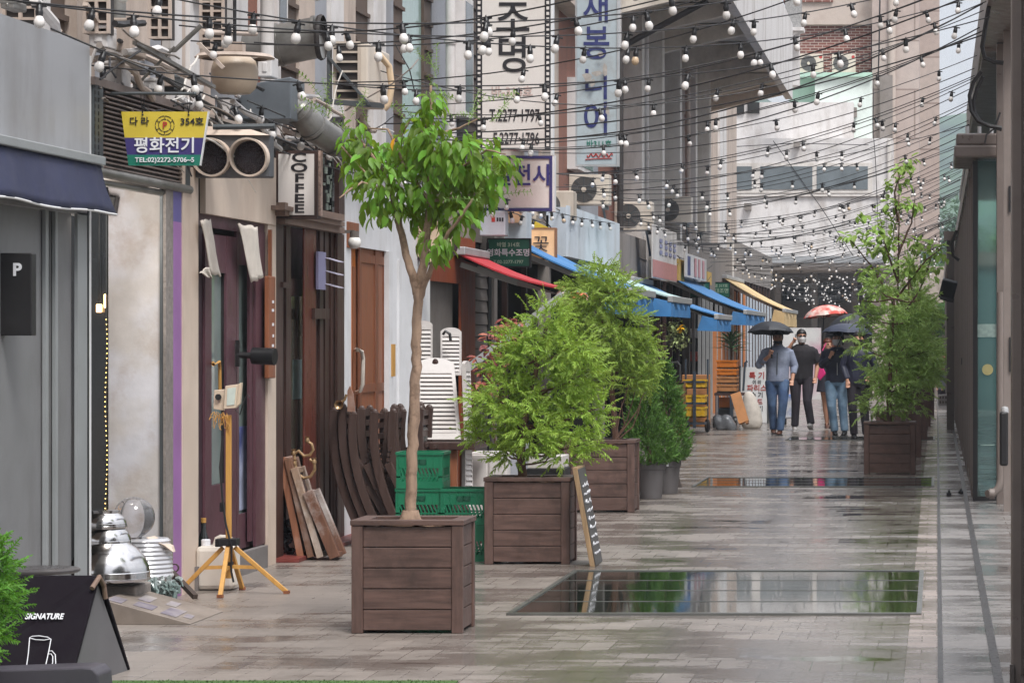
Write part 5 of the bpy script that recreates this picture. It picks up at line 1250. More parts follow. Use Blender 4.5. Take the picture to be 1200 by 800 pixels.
def festoon(p, q, sag, spacing=.8, start=None, label=None, r_=.005):
    global NSTR; NSTR += 1
    p = Vector(p); q = Vector(q)
    t = thing('festoon_string', label or 'black festoon cable with frosted globe bulbs strung across the lane', 'string lights', (p+q)/2, None if label else 'festoon light strings across the lane')
    pts = catenary(p, q, sag, 24)
    MB().tube(pts, r_, 6).build('cable', m_cab, t, smooth=True)
    L_ = (q-p).length; s = start if start is not None else random.uniform(.1,spacing); base = world_loc(t)
    while s < L_-.15:
        u = s/L_; c = p.lerp(q,u); c.z -= sag*4*u*(1-u)
        sk = bpy.data.objects.new('socket', ME_SOCK); COL.objects.link(sk); sk.parent = t
        sk.location = c-base-Vector((0,0,.012)); q_ = random.uniform(.72,.84); sk.scale = (q_,q_,q_); sk.rotation_euler = (random.uniform(-.25,.25),random.uniform(-.28,.28),random.uniform(-.3,.3))
        if random.random() > .025:
            bb = bpy.data.objects.new('bulb', ME_BULBO if random.random()<.03 else ME_BULB); COL.objects.link(bb); bb.parent = sk
        s += spacing*random.uniform(.8,1.2)
    return t
# nearest strings, one by one
NEAR = [((-10,-2,13.8),(1168,-75,23),.34,'festoon string entering at the very top left over the grey cafe fascia'),
        ((20,2,14.6),(1165,-40,26),.36,'second festoon string from the top left passing over the yellow sign'),
        ((170,-8,16.2),(1160,-10,27),.40,'festoon string starting over the beige cabinet at the top'),
        ((100,76,17.0),(1160,20,24),.30,'festoon string rising from the grey cafe edge behind the hanging yellow sign')]
for (a,b,sg,lab) in NEAR: festoon(F(*a), F(*b), sg, label=lab)
festoon(F(60,34,15.2), F(640,262,34), .05, 1.0, label='festoon string running along the shop tops from the grey cafe to the timber shop')
festoon(F(290,118,19.5), F(720,262,41), .12, 1.0, label='festoon string running along the shop tops behind the street tree')
Y = 16.8
while Y < 101:
    zl = 3.62-.0085*(Y-16)+random.uniform(-.10,.12); zr = 4.55-.004*(Y-16)+random.uniform(-.12,.12)
    xl = -4.7+random.uniform(-.05,.2); xr = .42 if Y < 60 else .30
    yl = Y+random.uniform(-.9,.9); yr = Y+random.uniform(-1.4,1.4)
    festoon((xl,yl,zl),(xr,yr,zr), random.uniform(.26,.48)+(.12 if Y>70 else 0), .95 if Y<45 else .62)
    Y += random.uniform(.85,1.5) if Y < 60 else random.uniform(.95,1.5)
for i in range(22):
    Y = random.uniform(20,80); cable(catenary((-4.65,Y+random.uniform(-2,2),3.5-.008*(Y-16)+random.uniform(-.1,.4)),(.4,Y+random.uniform(-3,3),4.5-.004*(Y-16)+random.uniform(-.3,.1)),random.uniform(.15,.6),20), random.uniform(.005,.008), m_cab, 'bare black wire strung across the lane between the festoon lights', 'bare wires across the lane')
# ================================================================ things standing in the lane
random.seed(31)
m_plank = wood('planter_wood', (96,73,65), rough=.55, st=(1.6,16,16), var=.42, dirt=(62,46,40), dirt_amt=.5, dirt_scale=5)
m_plankp = wood('planter_post_wood', (98,75,67), rough=.55, st=(16,16,1.6), var=.4, dirt=(64,48,42), dirt_amt=.45, dirt_scale=5)
m_soil = mat('soil', (112,84,62), rough=.95, var=.5, scale=30, bump=.5)
def make_planter(label):
    t = thing('planter_box', label, 'planter', (0,0,0), 'wooden planter boxes')
    W,D,H = .61,.44,.62; hw,hd = W/2,D/2; pw = .062
    for sx in (-1,1):
        for sy in (-1,1):
            m = MB(); m.box((sx*hw,sy*hd,0),(sx*(hw-pw),sy*(hd-.045),H-.03)); m.build('corner_post', m_plankp, t, local=True, bevel=.004)
    n_ = 5; hh = (H-.05)/n_
    for nm,ax in (('front_panel',0),('side_panel',1),('side_panel',2),('back_panel',3)):
        m = MB()
        for i in range(n_):
            z0 = .018+i*hh; z1 = z0+hh-.005; o = random.uniform(-.001,.001)
            if ax == 0: m.box((-hw+pw+.001,-hd+.012+o,z0),(hw-pw-.001,-hd+.03,z1))
            if ax == 3: m.box((-hw+pw+.001,hd-.012,z0),(hw-pw-.001,hd-.03,z1))
            if ax == 1: m.box((-hw+.012,-hd+.046,z0),(-hw+.03,hd-.046,z1))
            if ax == 2: m.box((hw-.012,-hd+.046,z0),(hw-.03,hd-.046,z1))
        m.build(nm, m_plank, t, local=True, bevel=.003)
    m = MB(); rw = .075; e = .006
    m.box((-hw-e,-hd-e,H-.029),(hw+e,-hd+rw,H)); m.box((-hw-e,hd-rw,H-.029),(hw+e,hd+e,H)); m.box((-hw-e,-hd+rw,H-.029),(-hw+rw,hd-rw,H)); m.box((hw-rw,-hd+rw,H-.029),(hw+e,hd-rw,H))
    m.build('rim', m_plank, t, local=True, bevel=.004)
    m = MB(); vs=[]; fs=[]; n2=14
    for j in range(n2+1):
        for i in range(n2+1):
            vs.append((-hw+.04+(W-.08)*i/n2, -hd+.04+(D-.08)*j/n2, H-.05+random.uniform(0,.02)+.03*math.exp(-((i-n2/2)**2+(j-n2/2)**2)/9)))
    fs = [(j*(n2+1)+i,j*(n2+1)+i+1,(j+1)*(n2+1)+i+1,(j+1)*(n2+1)+i) for j in range(n2) for i in range(n2)]
    m.add(vs,fs).build('soil', m_soil, t, local=True, smooth=True)
    return t
PL = make_planter('nearest brown planter box, with the broadleaf street tree')
def put(px0,px1,py):
    Y = FPX*EYE/(py-HY); return ((px0+px1)/2-VX)*Y/FPX, Y+.22
x,y = put(413,541,742); PL.location = (x,y,0); P1 = (x,y)
x,y = put(568,667,661); dup(PL,(x,y,0),'brown planter box of the golden cypress beside the leaning chalkboard', rz=.0); P2 = (x,y)
x,y = put(660,744,600); dup(PL,(x,y,0),'large brown planter box behind the chalkboard, with the taller golden cypress', sc=1.08); P3 = (x,y)
x,y = put(1012,1073,555.5); dup(PL,(x,y,0),'foremost brown planter box of the row on the right'); PR = (x,y)
PRS = []
for i,(yy,xx,lab) in enumerate(((40.6,-.52,'second brown planter box of the right-hand row, just behind the foremost'),(47.5,-.46,'third brown planter box of the right-hand row'),(54.5,-.42,'fourth brown planter box of the right-hand row'),(62,-.36,'farthest brown planter box of the right-hand row'))):
    dup(PL,(xx,yy,0),lab); PRS.append((xx,yy))
# ---- black A-frame sign with mug
m_afr = mat('aubergine_board', (24,18,25), rough=.85, var=.12, scale=14, spec=.15)
m_afs = mat('grey_board_side', (104,102,104), rough=.7, var=.1)
t = thing('sandwich_board', 'dark sandwich board reading SIGNATURE with a white mug outline, at the bottom left', 'sign', (-4.2,14.2,0))
xr_ = -3.965; xl_ = -4.62
def fr_(v): return Vector((0,13.74+.36*v,.495*v))       # up the front face
m = MB(); a = fr_(0); b_ = fr_(1)
m.prism([(xl_,a.y,.0),(xr_-.03,a.y,0),(xr_,b_.y,.46),(xr_-.02,b_.y+.005,.495),(xl_,b_.y,.495)],(0,.03,0)); m.build('front_board', m_afr, t, bevel=.006)
m = MB(); m.prism([(xl_,14.50,.0),(xr_+.03,14.55,0),(xr_+.005,14.14,.49),(xl_,14.14,.49)],(0,.03,0)); m.build('back_board', m_afr, t, bevel=.006)
m = MB(); m.add([(xr_-.035,13.79,0.0),(xr_+.025,14.54,0.0),(xr_-.012,14.13,.47)],[(0,1,2)]); m.build('side_infill', m_afs, t)
m = MB(); m.tube([(xr_-.01,14.05,.44),(xr_+.005,14.12,.488),(xr_+.01,14.18,.44),(xr_+.012,14.2,.38)],.012,8); m.build('hinge_strap', mat('brown_strap',(128,104,90),rough=.7), t)
sl_ = math.atan2(.36,.495)
def onboard(px,py,off=.004):   # pixel -> point on the tilted front face
    # intersect ray with plane through (0,13.74,0) rising
    d = Vector(((px-VX)/FPX,1,-(py-HY)/FPX)); n_ = Vector((0,-.495,.36)).normalized(); o = Vector((0,0,EYE)); p0 = Vector((0,13.74,0))
    s = (p0-o).dot(n_)/d.dot(n_); return o+d*s+n_*off
o = text('SIGNATURE', .043, (0,0,0), m_letw, None, sx=.78, bold=.001, shear=.12)
o.parent = t; o.location = onboard(52,722.5,.003)-world_loc(t); o.rotation_euler = (-sl_,0,0)
m = MB()
for pts in ([(31,783),(33.5,765),(35,747),(38,745.5),(46,745),(56,746.5),(60,749),(57,765),(53,783)],[(35,747.5),(42,749.5),(52,750),(60,748.5)],[(57,763),(61,762.5),(65,767),(65.5,777),(63,783)],[(56,766.5),(60,766),(62,769),(62,776),(60,783)]):
    m.tube([onboard(*p) for p in pts], .0024, 6)
m.build('mug_outline', m_letw, t)
t = thing('low_bench', 'low dark rounded bench top at the bottom left corner of the view', 'bench', (-4.3,13.2,0))
m = MB(); Yb = 13.25
m.prism([F(-60,800,Yb),F(-60,787,Yb),F(40,783.5,Yb),F(96,781.5,Yb),F(108,782.5,Yb),F(115,790,Yb),F(116.5,812,Yb),F(-60,816,Yb)],(0,.22,0)); m.build('seat', mat('dark_slate_board',(66,62,70),rough=.45,var=.12), t, bevel=.008)
for px in (-20,100): p = F(px,806,Yb+.1); MB().box((p.x-.03,Yb+.07,0),(p.x+.03,Yb+.13,p.z)).build('leg', m_black, t)
t = thing('side_table', 'low round dark table between the cypress and the grey cafe wall', 'table', F(46,672,15.4)-Vector((0,0,.39)))
c = F(46,668,15.4); zt = c.z
m = MB(); m.lathe([(0,.012),(.195,.012),(.205,.006),(.205,-.004),(.19,-.012),(0,-.012)], (c.x,c.y,zt), 36, closed=False); m.build('table_top', mat('dark_table_top',(70,66,66),rough=.3,var=.1), t, smooth=True)
m = MB(); m.lathe([(.05,-.012),(.03,-.04),(.022,-.06),(.022,-zt+.02),(.14,-zt+.012),(.14,-zt+.001),(0,-zt+.001)], (c.x,c.y,zt), 20); m.build('pedestal', m_black, t, smooth=True)
# ---- ramp
m_ramp = mat('ramp_metal', (146,134,124), rough=.5, metal=.3, var=.2, dirt=(110,96,86), dirt_amt=.3)
t = thing('kerb_ramp', 'small grey wedge ramp with faded stickers before the lamp shop', 'ramp', (-4.45,17.2,0))
Ya = 16.85; A = F(119,702,Ya); B = F(223,731,Ya); B.z = .004
yb_ = 17.62
m = MB(); m.prism([(A.x,Ya,0),(B.x,Ya,0),(B.x,Ya,.006),(A.x,Ya,A.z)],(0,yb_-Ya,0)); m.build('wedge', m_ramp, t, bevel=.003)
m = MB(); nrm = Vector((A.z,0,(B.x-A.x))).normalized()
for i,(u0,u1,v0,v1) in enumerate(((.05,.2,.05,.3),(.22,.36,.45,.75),(.30,.52,.12,.36),(.5,.62,.55,.8),(.62,.8,.1,.5),(.84,.93,.2,.4))):
    P_ = [Vector((A.x+(B.x-A.x)*u, Ya+(yb_-Ya)*v, A.z+(.006-A.z)*u))+nrm*.0015 for u,v in ((u0,v0),(u1,v0),(u1-.03,v1),(u0-.03,v1))]
    m.prism(P_, nrm*.0015)
m.build('sticker', mat('faded_sticker',(164,156,152),rough=.6,var=.4,scale=5,rgb2=(118,110,122)), t)
t['note'] = ''; del t['note']
# ---- spun metal lamp shades and others
m_spun = mat('spun_aluminium', (206,204,204), rough=.16, metal=1.0, var=.1, scale=3, stretch=(.5,.5,18), bump=.01, rvar=.05)
def shade(px,py,Y,r_,h_,label,k0=.35):
    c = F(px,py,Y); t = thing('metal_lampshade', label, 'lampshade', c)
    prof = [(r_*.96,-.002),(r_,0),(r_*1.0,h_*.18),(r_*.985,h_*.2),(r_*.97,h_*.34),(r_*.86,h_*.6),(r_*.68,h_*.84),(r_*k0,h_*.985),(r_*k0,h_*1.02),(r_*k0*.9,h_*1.03),(0,h_*1.03)]
    MB().lathe(prof, c, 40).build('dome', m_spun, t, smooth=True, ang=30)
    MB().lathe([(r_*1.0,-.012),(r_*1.02,-.006),(r_*1.02,.004),(r_*.99,.006)], c, 40).build('rolled_rim', m_spun, t, smooth=True)
    m = MB(); m.ball(c+Vector((r_*.2,-r_*.5*k0-r_*.1,h_*.9)), .007, 8,5); m.build('screw', m_black, t)
    return t
shade(128,677,17.35,.232,.21,'largest spun metal lampshade, lowest of the nested stack',.5)
shade(126,637,17.37,.135,.115,'middle spun metal lampshade of the nested stack',.6)
shade(122,616,17.38,.128,.09,'topmost spun metal lampshade of the nested stack',.7)
t = thing('ribbed_drum_lamp', 'pale grey ribbed drum lamp with a slanted top under the glass globe', 'lamp', F(172,676,17.95))
c = F(172,676,17.95); m = MB(); prof = [(0,0)]
for i in range(9): prof += [(.155-.0025*i, i*.026),(.160-.0025*i, i*.026+.012)]
prof += [(.125,.236),(0,.238)]
m.lathe(prof, c, 36); m.build('drum', mat('pale_grey_enamel',(192,192,196),rough=.3,metal=.3,var=.08,dirt=(150,146,142),dirt_amt=.2), t, smooth=True, ang=25)
m = MB(); m.prism([c+Vector(v) for v in ((.02,-.10,.245),(.13,-.10,.20),(.175,-.06,.155),(.16,-.04,.19),(.05,-.06,.25))],(0,.05,0)); m.build('clip_plate', m_cream, t)
t = thing('glass_globe', 'clear glass globe resting on the ribbed drum lamp', 'globe', F(157,628,17.9))
mg = mat('clear_globe_glass', (232,230,232), rough=.04, var=.02, bump=0, trans=.9, spec=.8, rvar=.01); 
c = F(157,606,17.9); MB().ball(c,.124,32,20).build('globe', mg, t, smooth=True)
MB().lathe([(.05,-.118),(.056,-.125),(.05,-.13),(0,-.13)], c, 18).build('collar', m_spun, t, smooth=True)
# bundles of clear plastic and wire under the shades
m_plas = mat('crumpled_plastic', (196,202,200), rough=.25, var=.35, scale=12, bump=.3, spec=.8, trans=.25, rgb2=(140,160,156))
for i,(px,py,r_,lab) in enumerate(((160,690,.09,'crumpled clear plastic bundle under the largest lampshade'),(190,690,.085,'crumpled clear plastic bundle at the foot of the purple stripe'))):
    m = MB(); c = F(px,py,17.75)
    for q in range(46):
        a = random.uniform(0,6.28); p = c+Vector((random.uniform(-r_,r_),random.uniform(-.06,.06),.03+random.uniform(-.03,.05))); pts = [p]
        for j in range(4): pts.append(pts[-1]+Vector((random.uniform(-.02,.025),random.uniform(-.02,.02),random.uniform(-.04,.005))))
        m.tube([Vector((v.x,v.y,max(v.z,.006))) for v in pts], [.010,.014,.012,.009,.004], 5)
    tag(m.build('plastic_bundle', m_plas, smooth=True), lab, 'plastic bundle')
m = MB(); c = F(120,680,17.4); m.box((c.x-.13,17.3,0),(c.x+.22,17.65,.18)); tag(m.build('low_crate', m_conc, bevel=.01), 'rough low block carrying the nested lampshades', 'block')
m = MB(); c = F(172,680,17.95); m.box((c.x-.12,17.88,0),(c.x+.12,18.1,.105)); tag(m.build('low_crate', m_greyw, bevel=.01), 'rough low block under the ribbed drum lamp', 'block')
t = thing('iron_tool', 'rusty iron bar leaning near the tripod foot', 'tool', F(215,700,18.3)); m = MB(); m.bar(F(199,668,18.55),F(229,699,18.2),.03,.03); m.lathe([(.02,0),(.028,0),(.028,.012),(.02,.012)],F(205,665,18.55),12,Euler((R(90),0,0))); m.build('bar', mat('rusty_iron',(84,72,66),rough=.7,metal=.4,var=.3), t)
# ---- wooden tripod work light
Y0 = 18.85; k = Y0/FPX
t = thing('tripod_light', 'wooden tripod work light with a square lamp head before the plum door', 'work light', F(268,697,Y0))
cx = F(268,0,Y0).x; hub = Vector((cx,Y0,.33))
feet = [F(209,697,Y0-.02),F(258,700,Y0-.28),F(284,695,Y0+.30),F(336,697,Y0+.02)]
for f in feet: f.z = 0.012
for i,f in enumerate(feet):
    a = hub+(f-hub).normalized()*.05; m = MB(); m.bar(a, f, .027,.027); lg = m.build('leg', m_tan, t, bevel=.003)
    m = MB(); m.obox(f, (.036,.036,.02)); m.build('foot_cap', m_brwood, lg)
    m = MB(); q = a.lerp(f,.45); m.bar(q, (cx,Y0,q.z+.005), .022,.022); m.build('brace', m_tan, lg)
m = MB(); m.box((cx-.017,Y0-.013,.10),(cx+.017,Y0+.013,1.13)); m.build('column', m_tan, t, bevel=.003)
m = MB(); m.obox(hub,(.12,.10,.045)); m.obox(Vector((cx-.0,Y0,.19)),(.05,.05,.03)); m.obox(hub+Vector((-.06,0,-.005)),(.04,.06,.05)); m.obox(Vector((cx-.035,Y0-.02,.55)),(.03,.03,.06)); m.build('clamp', m_blackpl, t, bevel=.004)
m = MB(); a = F(251,481,Y0-.03); b_ = F(272,456,Y0-.03); m.prism([F(262,479,Y0-.05),F(276,478,Y0-.05),F(279,450,Y0-.05),F(264,452,Y0-.05)],(0,.05,0)); m.prism([F(276,478,Y0-.02),F(281,473,Y0-.02),F(283,448,Y0-.02),F(279,450,Y0-.02)],(0,.04,0)); m.prism([F(250,479,Y0-.0),F(262,481,Y0-.0),F(262,456,Y0),F(251,457,Y0)],(0,.04,0)); hd = m.build('lamp_head', mat('cream_enamel_head',(200,182,160),rough=.4,var=.08), t, bevel=.003)
m = MB(); m.prism([F(265.5,475,Y0-.054),F(274.5,474,Y0-.054),F(276.5,453.5,Y0-.054),F(266.5,455,Y0-.054)],(0,.006,0)); m.build('lamp_glass', mat('pale_lamp_glass',(196,206,196),rough=.15,var=.15,scale=12), hd)
m = MB(); m.lathe([(0,0),(.02,0),(.02,.01),(0,.01)],F(256,465,Y0-.01),10,Euler((R(90),0,0))); m.build('knob', m_black, hd)
m = MB(); m.tube([(cx-.03,Y0-.03,1.0),(cx-.045,Y0-.04,.8),(cx-.03,Y0-.04,.6),(cx-.01,Y0-.04,.45),(cx+.03,Y0-.05,.3),(cx+.03,Y0-.06,.15),(cx+.045,Y0-.06,.08)],.007,6); m.tube([F(276,480,Y0),F(281,486,Y0),F(286,470,Y0),F(290,462,Y0),F(293,466,Y0)],.004,5); m.build('power_cord', m_blackpl, t)
m = MB()
for i in range(24):
    p = F(258+random.uniform(-7,9),484+random.uniform(-3,3),Y0-.03); pts=[p]
    for j in range(5): pts.append(pts[-1]+Vector((random.uniform(-.012,.012),random.uniform(-.01,.01),random.uniform(-.035,.006))))
    m.tube(pts,.0022,4)
m.build('straw_tuft', m_tan, t)
# ---- jerrycan
m_jer = mat('translucent_plastic', (212,204,194), rough=.4, var=.07, spec=.4, dirt=(170,150,132), dirt_amt=.2)
Yj = 19.1; a = F(228.5,690,Yj); b_ = F(274,640,Yj)
t = thing('jerrycan', 'white plastic jerrycan standing behind the tripod legs', 'jerrycan', ((a.x+b_.x)/2,Yj+.1,0))
MB().box((a.x,Yj,.004),(b_.x,Yj+.2,b_.z)).build('body', m_jer, t, bevel=.03)
m = MB(); zt = b_.z; m.tube([(a.x+.10,Yj+.1,zt-.01),(a.x+.115,Yj+.1,zt+.045),(a.x+.14,Yj+.1,zt+.055),(b_.x-.05,Yj+.1,zt+.05),(b_.x-.03,Yj+.1,zt+.03),(b_.x-.025,Yj+.1,zt-.01)],.015,8); m.build('handle', m_jer, t, smooth=True)
m = MB(); m.lathe([(.03,-.01),(.03,.035),(.024,.04),(0,.04)],(a.x+.045,Yj+.1,zt),16); m.build('cap', m_letw, t, smooth=True)
t = thing('bottle', 'dark glass bottle standing behind the jerrycan by the cream pillar', 'bottle', F(239,690,19.35)); c = F(238.5,690,19.35); m = MB(); m.lathe([(0,.003),(.036,.003),(.038,.02),(.038,.30),(.016,.37),(.016,.42),(0,.42)],(c.x-.0,c.y,0),16); m.build('body', m_glassd, t, smooth=True); MB().lathe([(.017,.42),(.018,.45),(0,.45)],(c.x,c.y,0),12).build('cap', m_tan, t)
# ---- old frames leaning by the coffee shop
m_fr = [wood('old_frame_wood_a',(142,92,66),rough=.6,dirt=(206,200,194),dirt_amt=.25), wood('old_frame_wood_b',(120,84,64),rough=.6,dirt=(190,184,178),dirt_amt=.3), wood('old_frame_wood_c',(152,126,106),rough=.6,dirt=(220,216,210),dirt_amt=.4), wood('old_frame_wood_d',(112,76,58),rough=.6,dirt=(214,210,206),dirt_amt=.5)]
for i,(px0,py0,px1,py1,lab) in enumerate(((329,536,352,655,'reddish wooden frame leaning leftmost beside the coffee shop post'),(336.5,537,364,655,'second leaning wooden frame beside the coffee shop post'),(344,548,375,655,'third leaning wooden frame with white peeling edge'),(360,576,392,655,'short wooden frame with a white mottled edge, rightmost of the leaning frames'))):
    Yl = 21.75-.02*i; p = F(px1,py1,Yl); q = F(px0,py0,Yl); p.z = max(p.z,.02)
    t = thing('picture_frame', lab, 'frame', (p.x,Yl,0)); L_ = .28
    m = MB()
    d_ = (q-p)
    for (s0,s1,y0,y1) in ((0,1,0,.05),(0,1,L_-.05,L_)):
        m.bar(p+d_*s0+Vector((0,(y0+y1)/2,0)), p+d_*s1+Vector((0,(y0+y1)/2,0)), .05 if i<3 else .075, .05, (0,1,0))
    for s in (.03,.97): c = p+d_*s; m.bar(c+Vector((0,.05,0)), c+Vector((0,L_-.05,0)), .04,.04)
    m.build('moulding', m_fr[i], t, bevel=.003)
    m = MB(); n_ = d_.normalized(); m.bar(p+d_*.5+Vector((0,.05,0)), p+d_*.5+Vector((0,L_-.05,0)), .006, d_.length*.94, d_); m.build('backing', m_dkwood, t)
m = MB()
for q in range(14):
    p = F(332+random.uniform(0,10),650-random.uniform(0,40),21.9); m.ball(p,(.03,.03,.05),6,4,Euler((random.random(),random.random(),0)))
tag(m.build('rubbish_bag', mat('black_bag',(24,22,24),rough=.25,bump=.3), vox=.012), 'crumpled black plastic bag behind the leaning frames', 'bag')
t = thing('brass_candle_arms', 'brass curling lamp arms resting on top of the leaning frames', 'lamp arms', F(355,560,21.9)); m_brass = mat('old_brass',(170,140,104),rough=.35,metal=.7,var=.2); Yb = 21.85
for pts in ([(344,532),(350,528),(356,534),(363,533),(367,527),(365,520),(360,517)],[(345,545),(350,556),(356,560),(364,558),(369,550),(368,541),(363,538)],[(344,528),(346,545),(350,560)]):
    m = MB(); m.tube([F(a,b,Yb) for a,b in pts],.012,8); m.build('arm', m_brass, t, smooth=True)
for a,b in ((360,516),(368,541),(344,531),(345,543)): m = MB(); m.lathe([(0,-.015),(.018,-.01),(.02,0),(.012,.02),(.022,.03),(0,.03)],F(a,b,Yb),10); m.build('candle_cup', m_brass, t, smooth=True)
# ---- folded brown slatted chairs
m_ch = wood('chair_wood', (72,54,48), rough=.5, var=.25)
def make_chair():
    t = thing('folding_chair', 'folded brown slatted wooden chair in the leaning row by the white building', 'chair', (0,0,0), 'folded chairs leaning in a row')
    H_ = 1.06
    def back(u): return (.27*(1-u)**1.5 - .0 + .05*math.sin(u*3.1)*(-1), H_*u)
    for y in (0,.32):
        m = MB(); pts = [back(i/10) for i in range(11)]
        for (a,b) in zip(pts[:-1],pts[1:]): m.bar((a[0],y,a[1]),(b[0],y,b[1]+.004),.032,.064,(1,0,.2))
        m.ball((pts[-1][0],y,pts[-1][1]),(.03,.018,.03),10,6)
        m.build('rail', m_ch, t, local=True, bevel=.004)
        m = MB(); q = [(.10,.06+.0),(.085,.3),(.07,.52),(.05,.70)]
        q = [(.42,.02),(.30,.25),(.17,.47),(.08,.66)]
        for (a,b) in zip(q[:-1],q[1:]): m.bar((a[0]+.015,y+(.03 if y==0 else -.03),a[1]),(b[0]+.015,y+(.03 if y==0 else -.03),b[1]),.03,.06,(1,0,.3))
        m.build('leg', m_ch, t, local=True, bevel=.004)
    m = MB()
    for u in (.97,.90,.82): x,z = back(u); m.box((x-.012,.02,z-.022),(x+.008,.30,z+.022))
    m.build('back_slat', m_ch, t, local=True)
    m = MB()
    for i in range(9): m.box((.035+.012*i*.6,.05,.42+i*.042),(.052+.012*i*.6,.28,.42+i*.042+.03))
    m.build('seat_slat', m_ch, t, local=True)
    return t
C0 = make_chair(); n_ = 9
for i in range(n_):
    x = -4.66+i*.082; o = C0 if i == 0 else dup(C0,(0,0,0))
    o.location = (x, 23.05+random.uniform(-.05,.05)+.03*(i%2), 0); o.rotation_euler = (random.uniform(-.02,.02), random.uniform(-.04,.05), random.uniform(-.06,.06)); o.scale = (1,1,random.uniform(.97,1.03))
    o['label'] = 'folded brown slatted wooden chair leaning in the row behind the nearest planter'
# things on the chairs
t = thing('brass_horn', 'brass trumpet lamp part lying on the folded chairs', 'lamp part', F(396,475,22.9)); m = MB(); m.lathe([(.012,-.12),(.014,-.05),(.026,-.01),(.036,0),(.03,-.004),(.01,-.03)],F(397,474,22.9),16,Euler((R(100),0,0))); m.build('bell', m_brass, t, smooth=True); m = MB(); m.tube([F(397,474,23.0),F(404,468,23.0),F(406,462,23.0)],.01,8); m.build('stem', m_brass, t)
tag(MB().prism([F(407,482,23.0),F(416,483,23.0),F(414,462,23.0),F(410,452,23.0),F(407,458,23.0)],(0,.02,0)).build('wood_offcut', m_fr[0]), 'pointed wooden offcut standing on the folded chairs', 'offcut')
# ---- green crates
m_grn = mat('green_crate_plastic', (18,112,78), rough=.4, var=.1, spec=.5)
def make_crate(label):
    t = thing('plastic_crate', label, 'crate', (0,0,0), 'green plastic crates')
    w,d_,h = .335,.335,.262; m = MB(); th = .012
    m.box((-w/2,-d_/2,0),(w/2,d_/2,.012))
    for s in (-1,1):
        for ax in (0,1):
            def bx(u0,u1,z0,z1,o=0):
                if ax==0: m.box((u0,s*(d_/2+o),z0),(u1,s*(d_/2-th),z1))
                else: m.box((s*(w/2+o),u0,z0),(s*(w/2-th),u1,z1))
            L_ = w/2-.0005 if ax==0 else d_/2-th-.0005
            bx(-L_,L_,h*.56,h-.02); bx(-L_,L_,h-.02,h,.008); bx(-L_,L_,.0,.05,.003); bx(-L_,-L_+.03,.05,h*.56); bx(L_-.03,L_,.05,h*.56); bx(-L_,L_,h*.30,h*.34)
            n_ = 10
            for i in range(n_):
                u = -L_+.03+(2*L_-.06)*i/n_; v = u+(2*L_-.06)/n_*.8
                for z0,z1,fl in ((.05,h*.30,1),(h*.34,h*.56,-1)):
                    a,b = (u,v) if fl>0 else (v,u)
                    if ax==0: m.bar((a,s*(d_/2-th/2),z0),(b,s*(d_/2-th/2),z1),th*.8,.010,(1,0,0))
                    else: m.bar((s*(w/2-th/2),a,z0),(s*(w/2-th/2),b,z1),.010,th*.8,(0,1,0))
            for i in range(7):
                u = -L_+.02+(2*L_-.04)*i/6; bx(u-.003,u+.003,h*.56,h-.02,.004)
    m.build('basket', m_grn, t, local=True)
    m = MB(); 
    for s in (-1,1): m.box((-.05,s*(d_/2+.004),h*.66),(.05,s*(d_/2+.0),h*.8)); 
    m.build_each('handle_recess', mat('green_crate_dark',(12,78,56),rough=.5), t, local=True)
    return t
G0 = make_crate('green plastic crate at the bottom of the left stack behind the trunk')
x = (490-VX)*21.6/FPX; G0.location = (x,21.75,0)
dup(G0,(x+.005,21.76,.264),'green plastic crate in the middle of the left stack behind the trunk')
dup(G0,(x+.012,21.75,.528),'green plastic crate on top of the left stack behind the trunk')
x2 = (543-VX)*21.6/FPX
dup(G0,(x2,21.75,0),'green plastic crate at the bottom of the right stack beside the planter')
dup(G0,(x2+.006,21.74,.264),'green plastic crate on top of the right stack beside the planter')
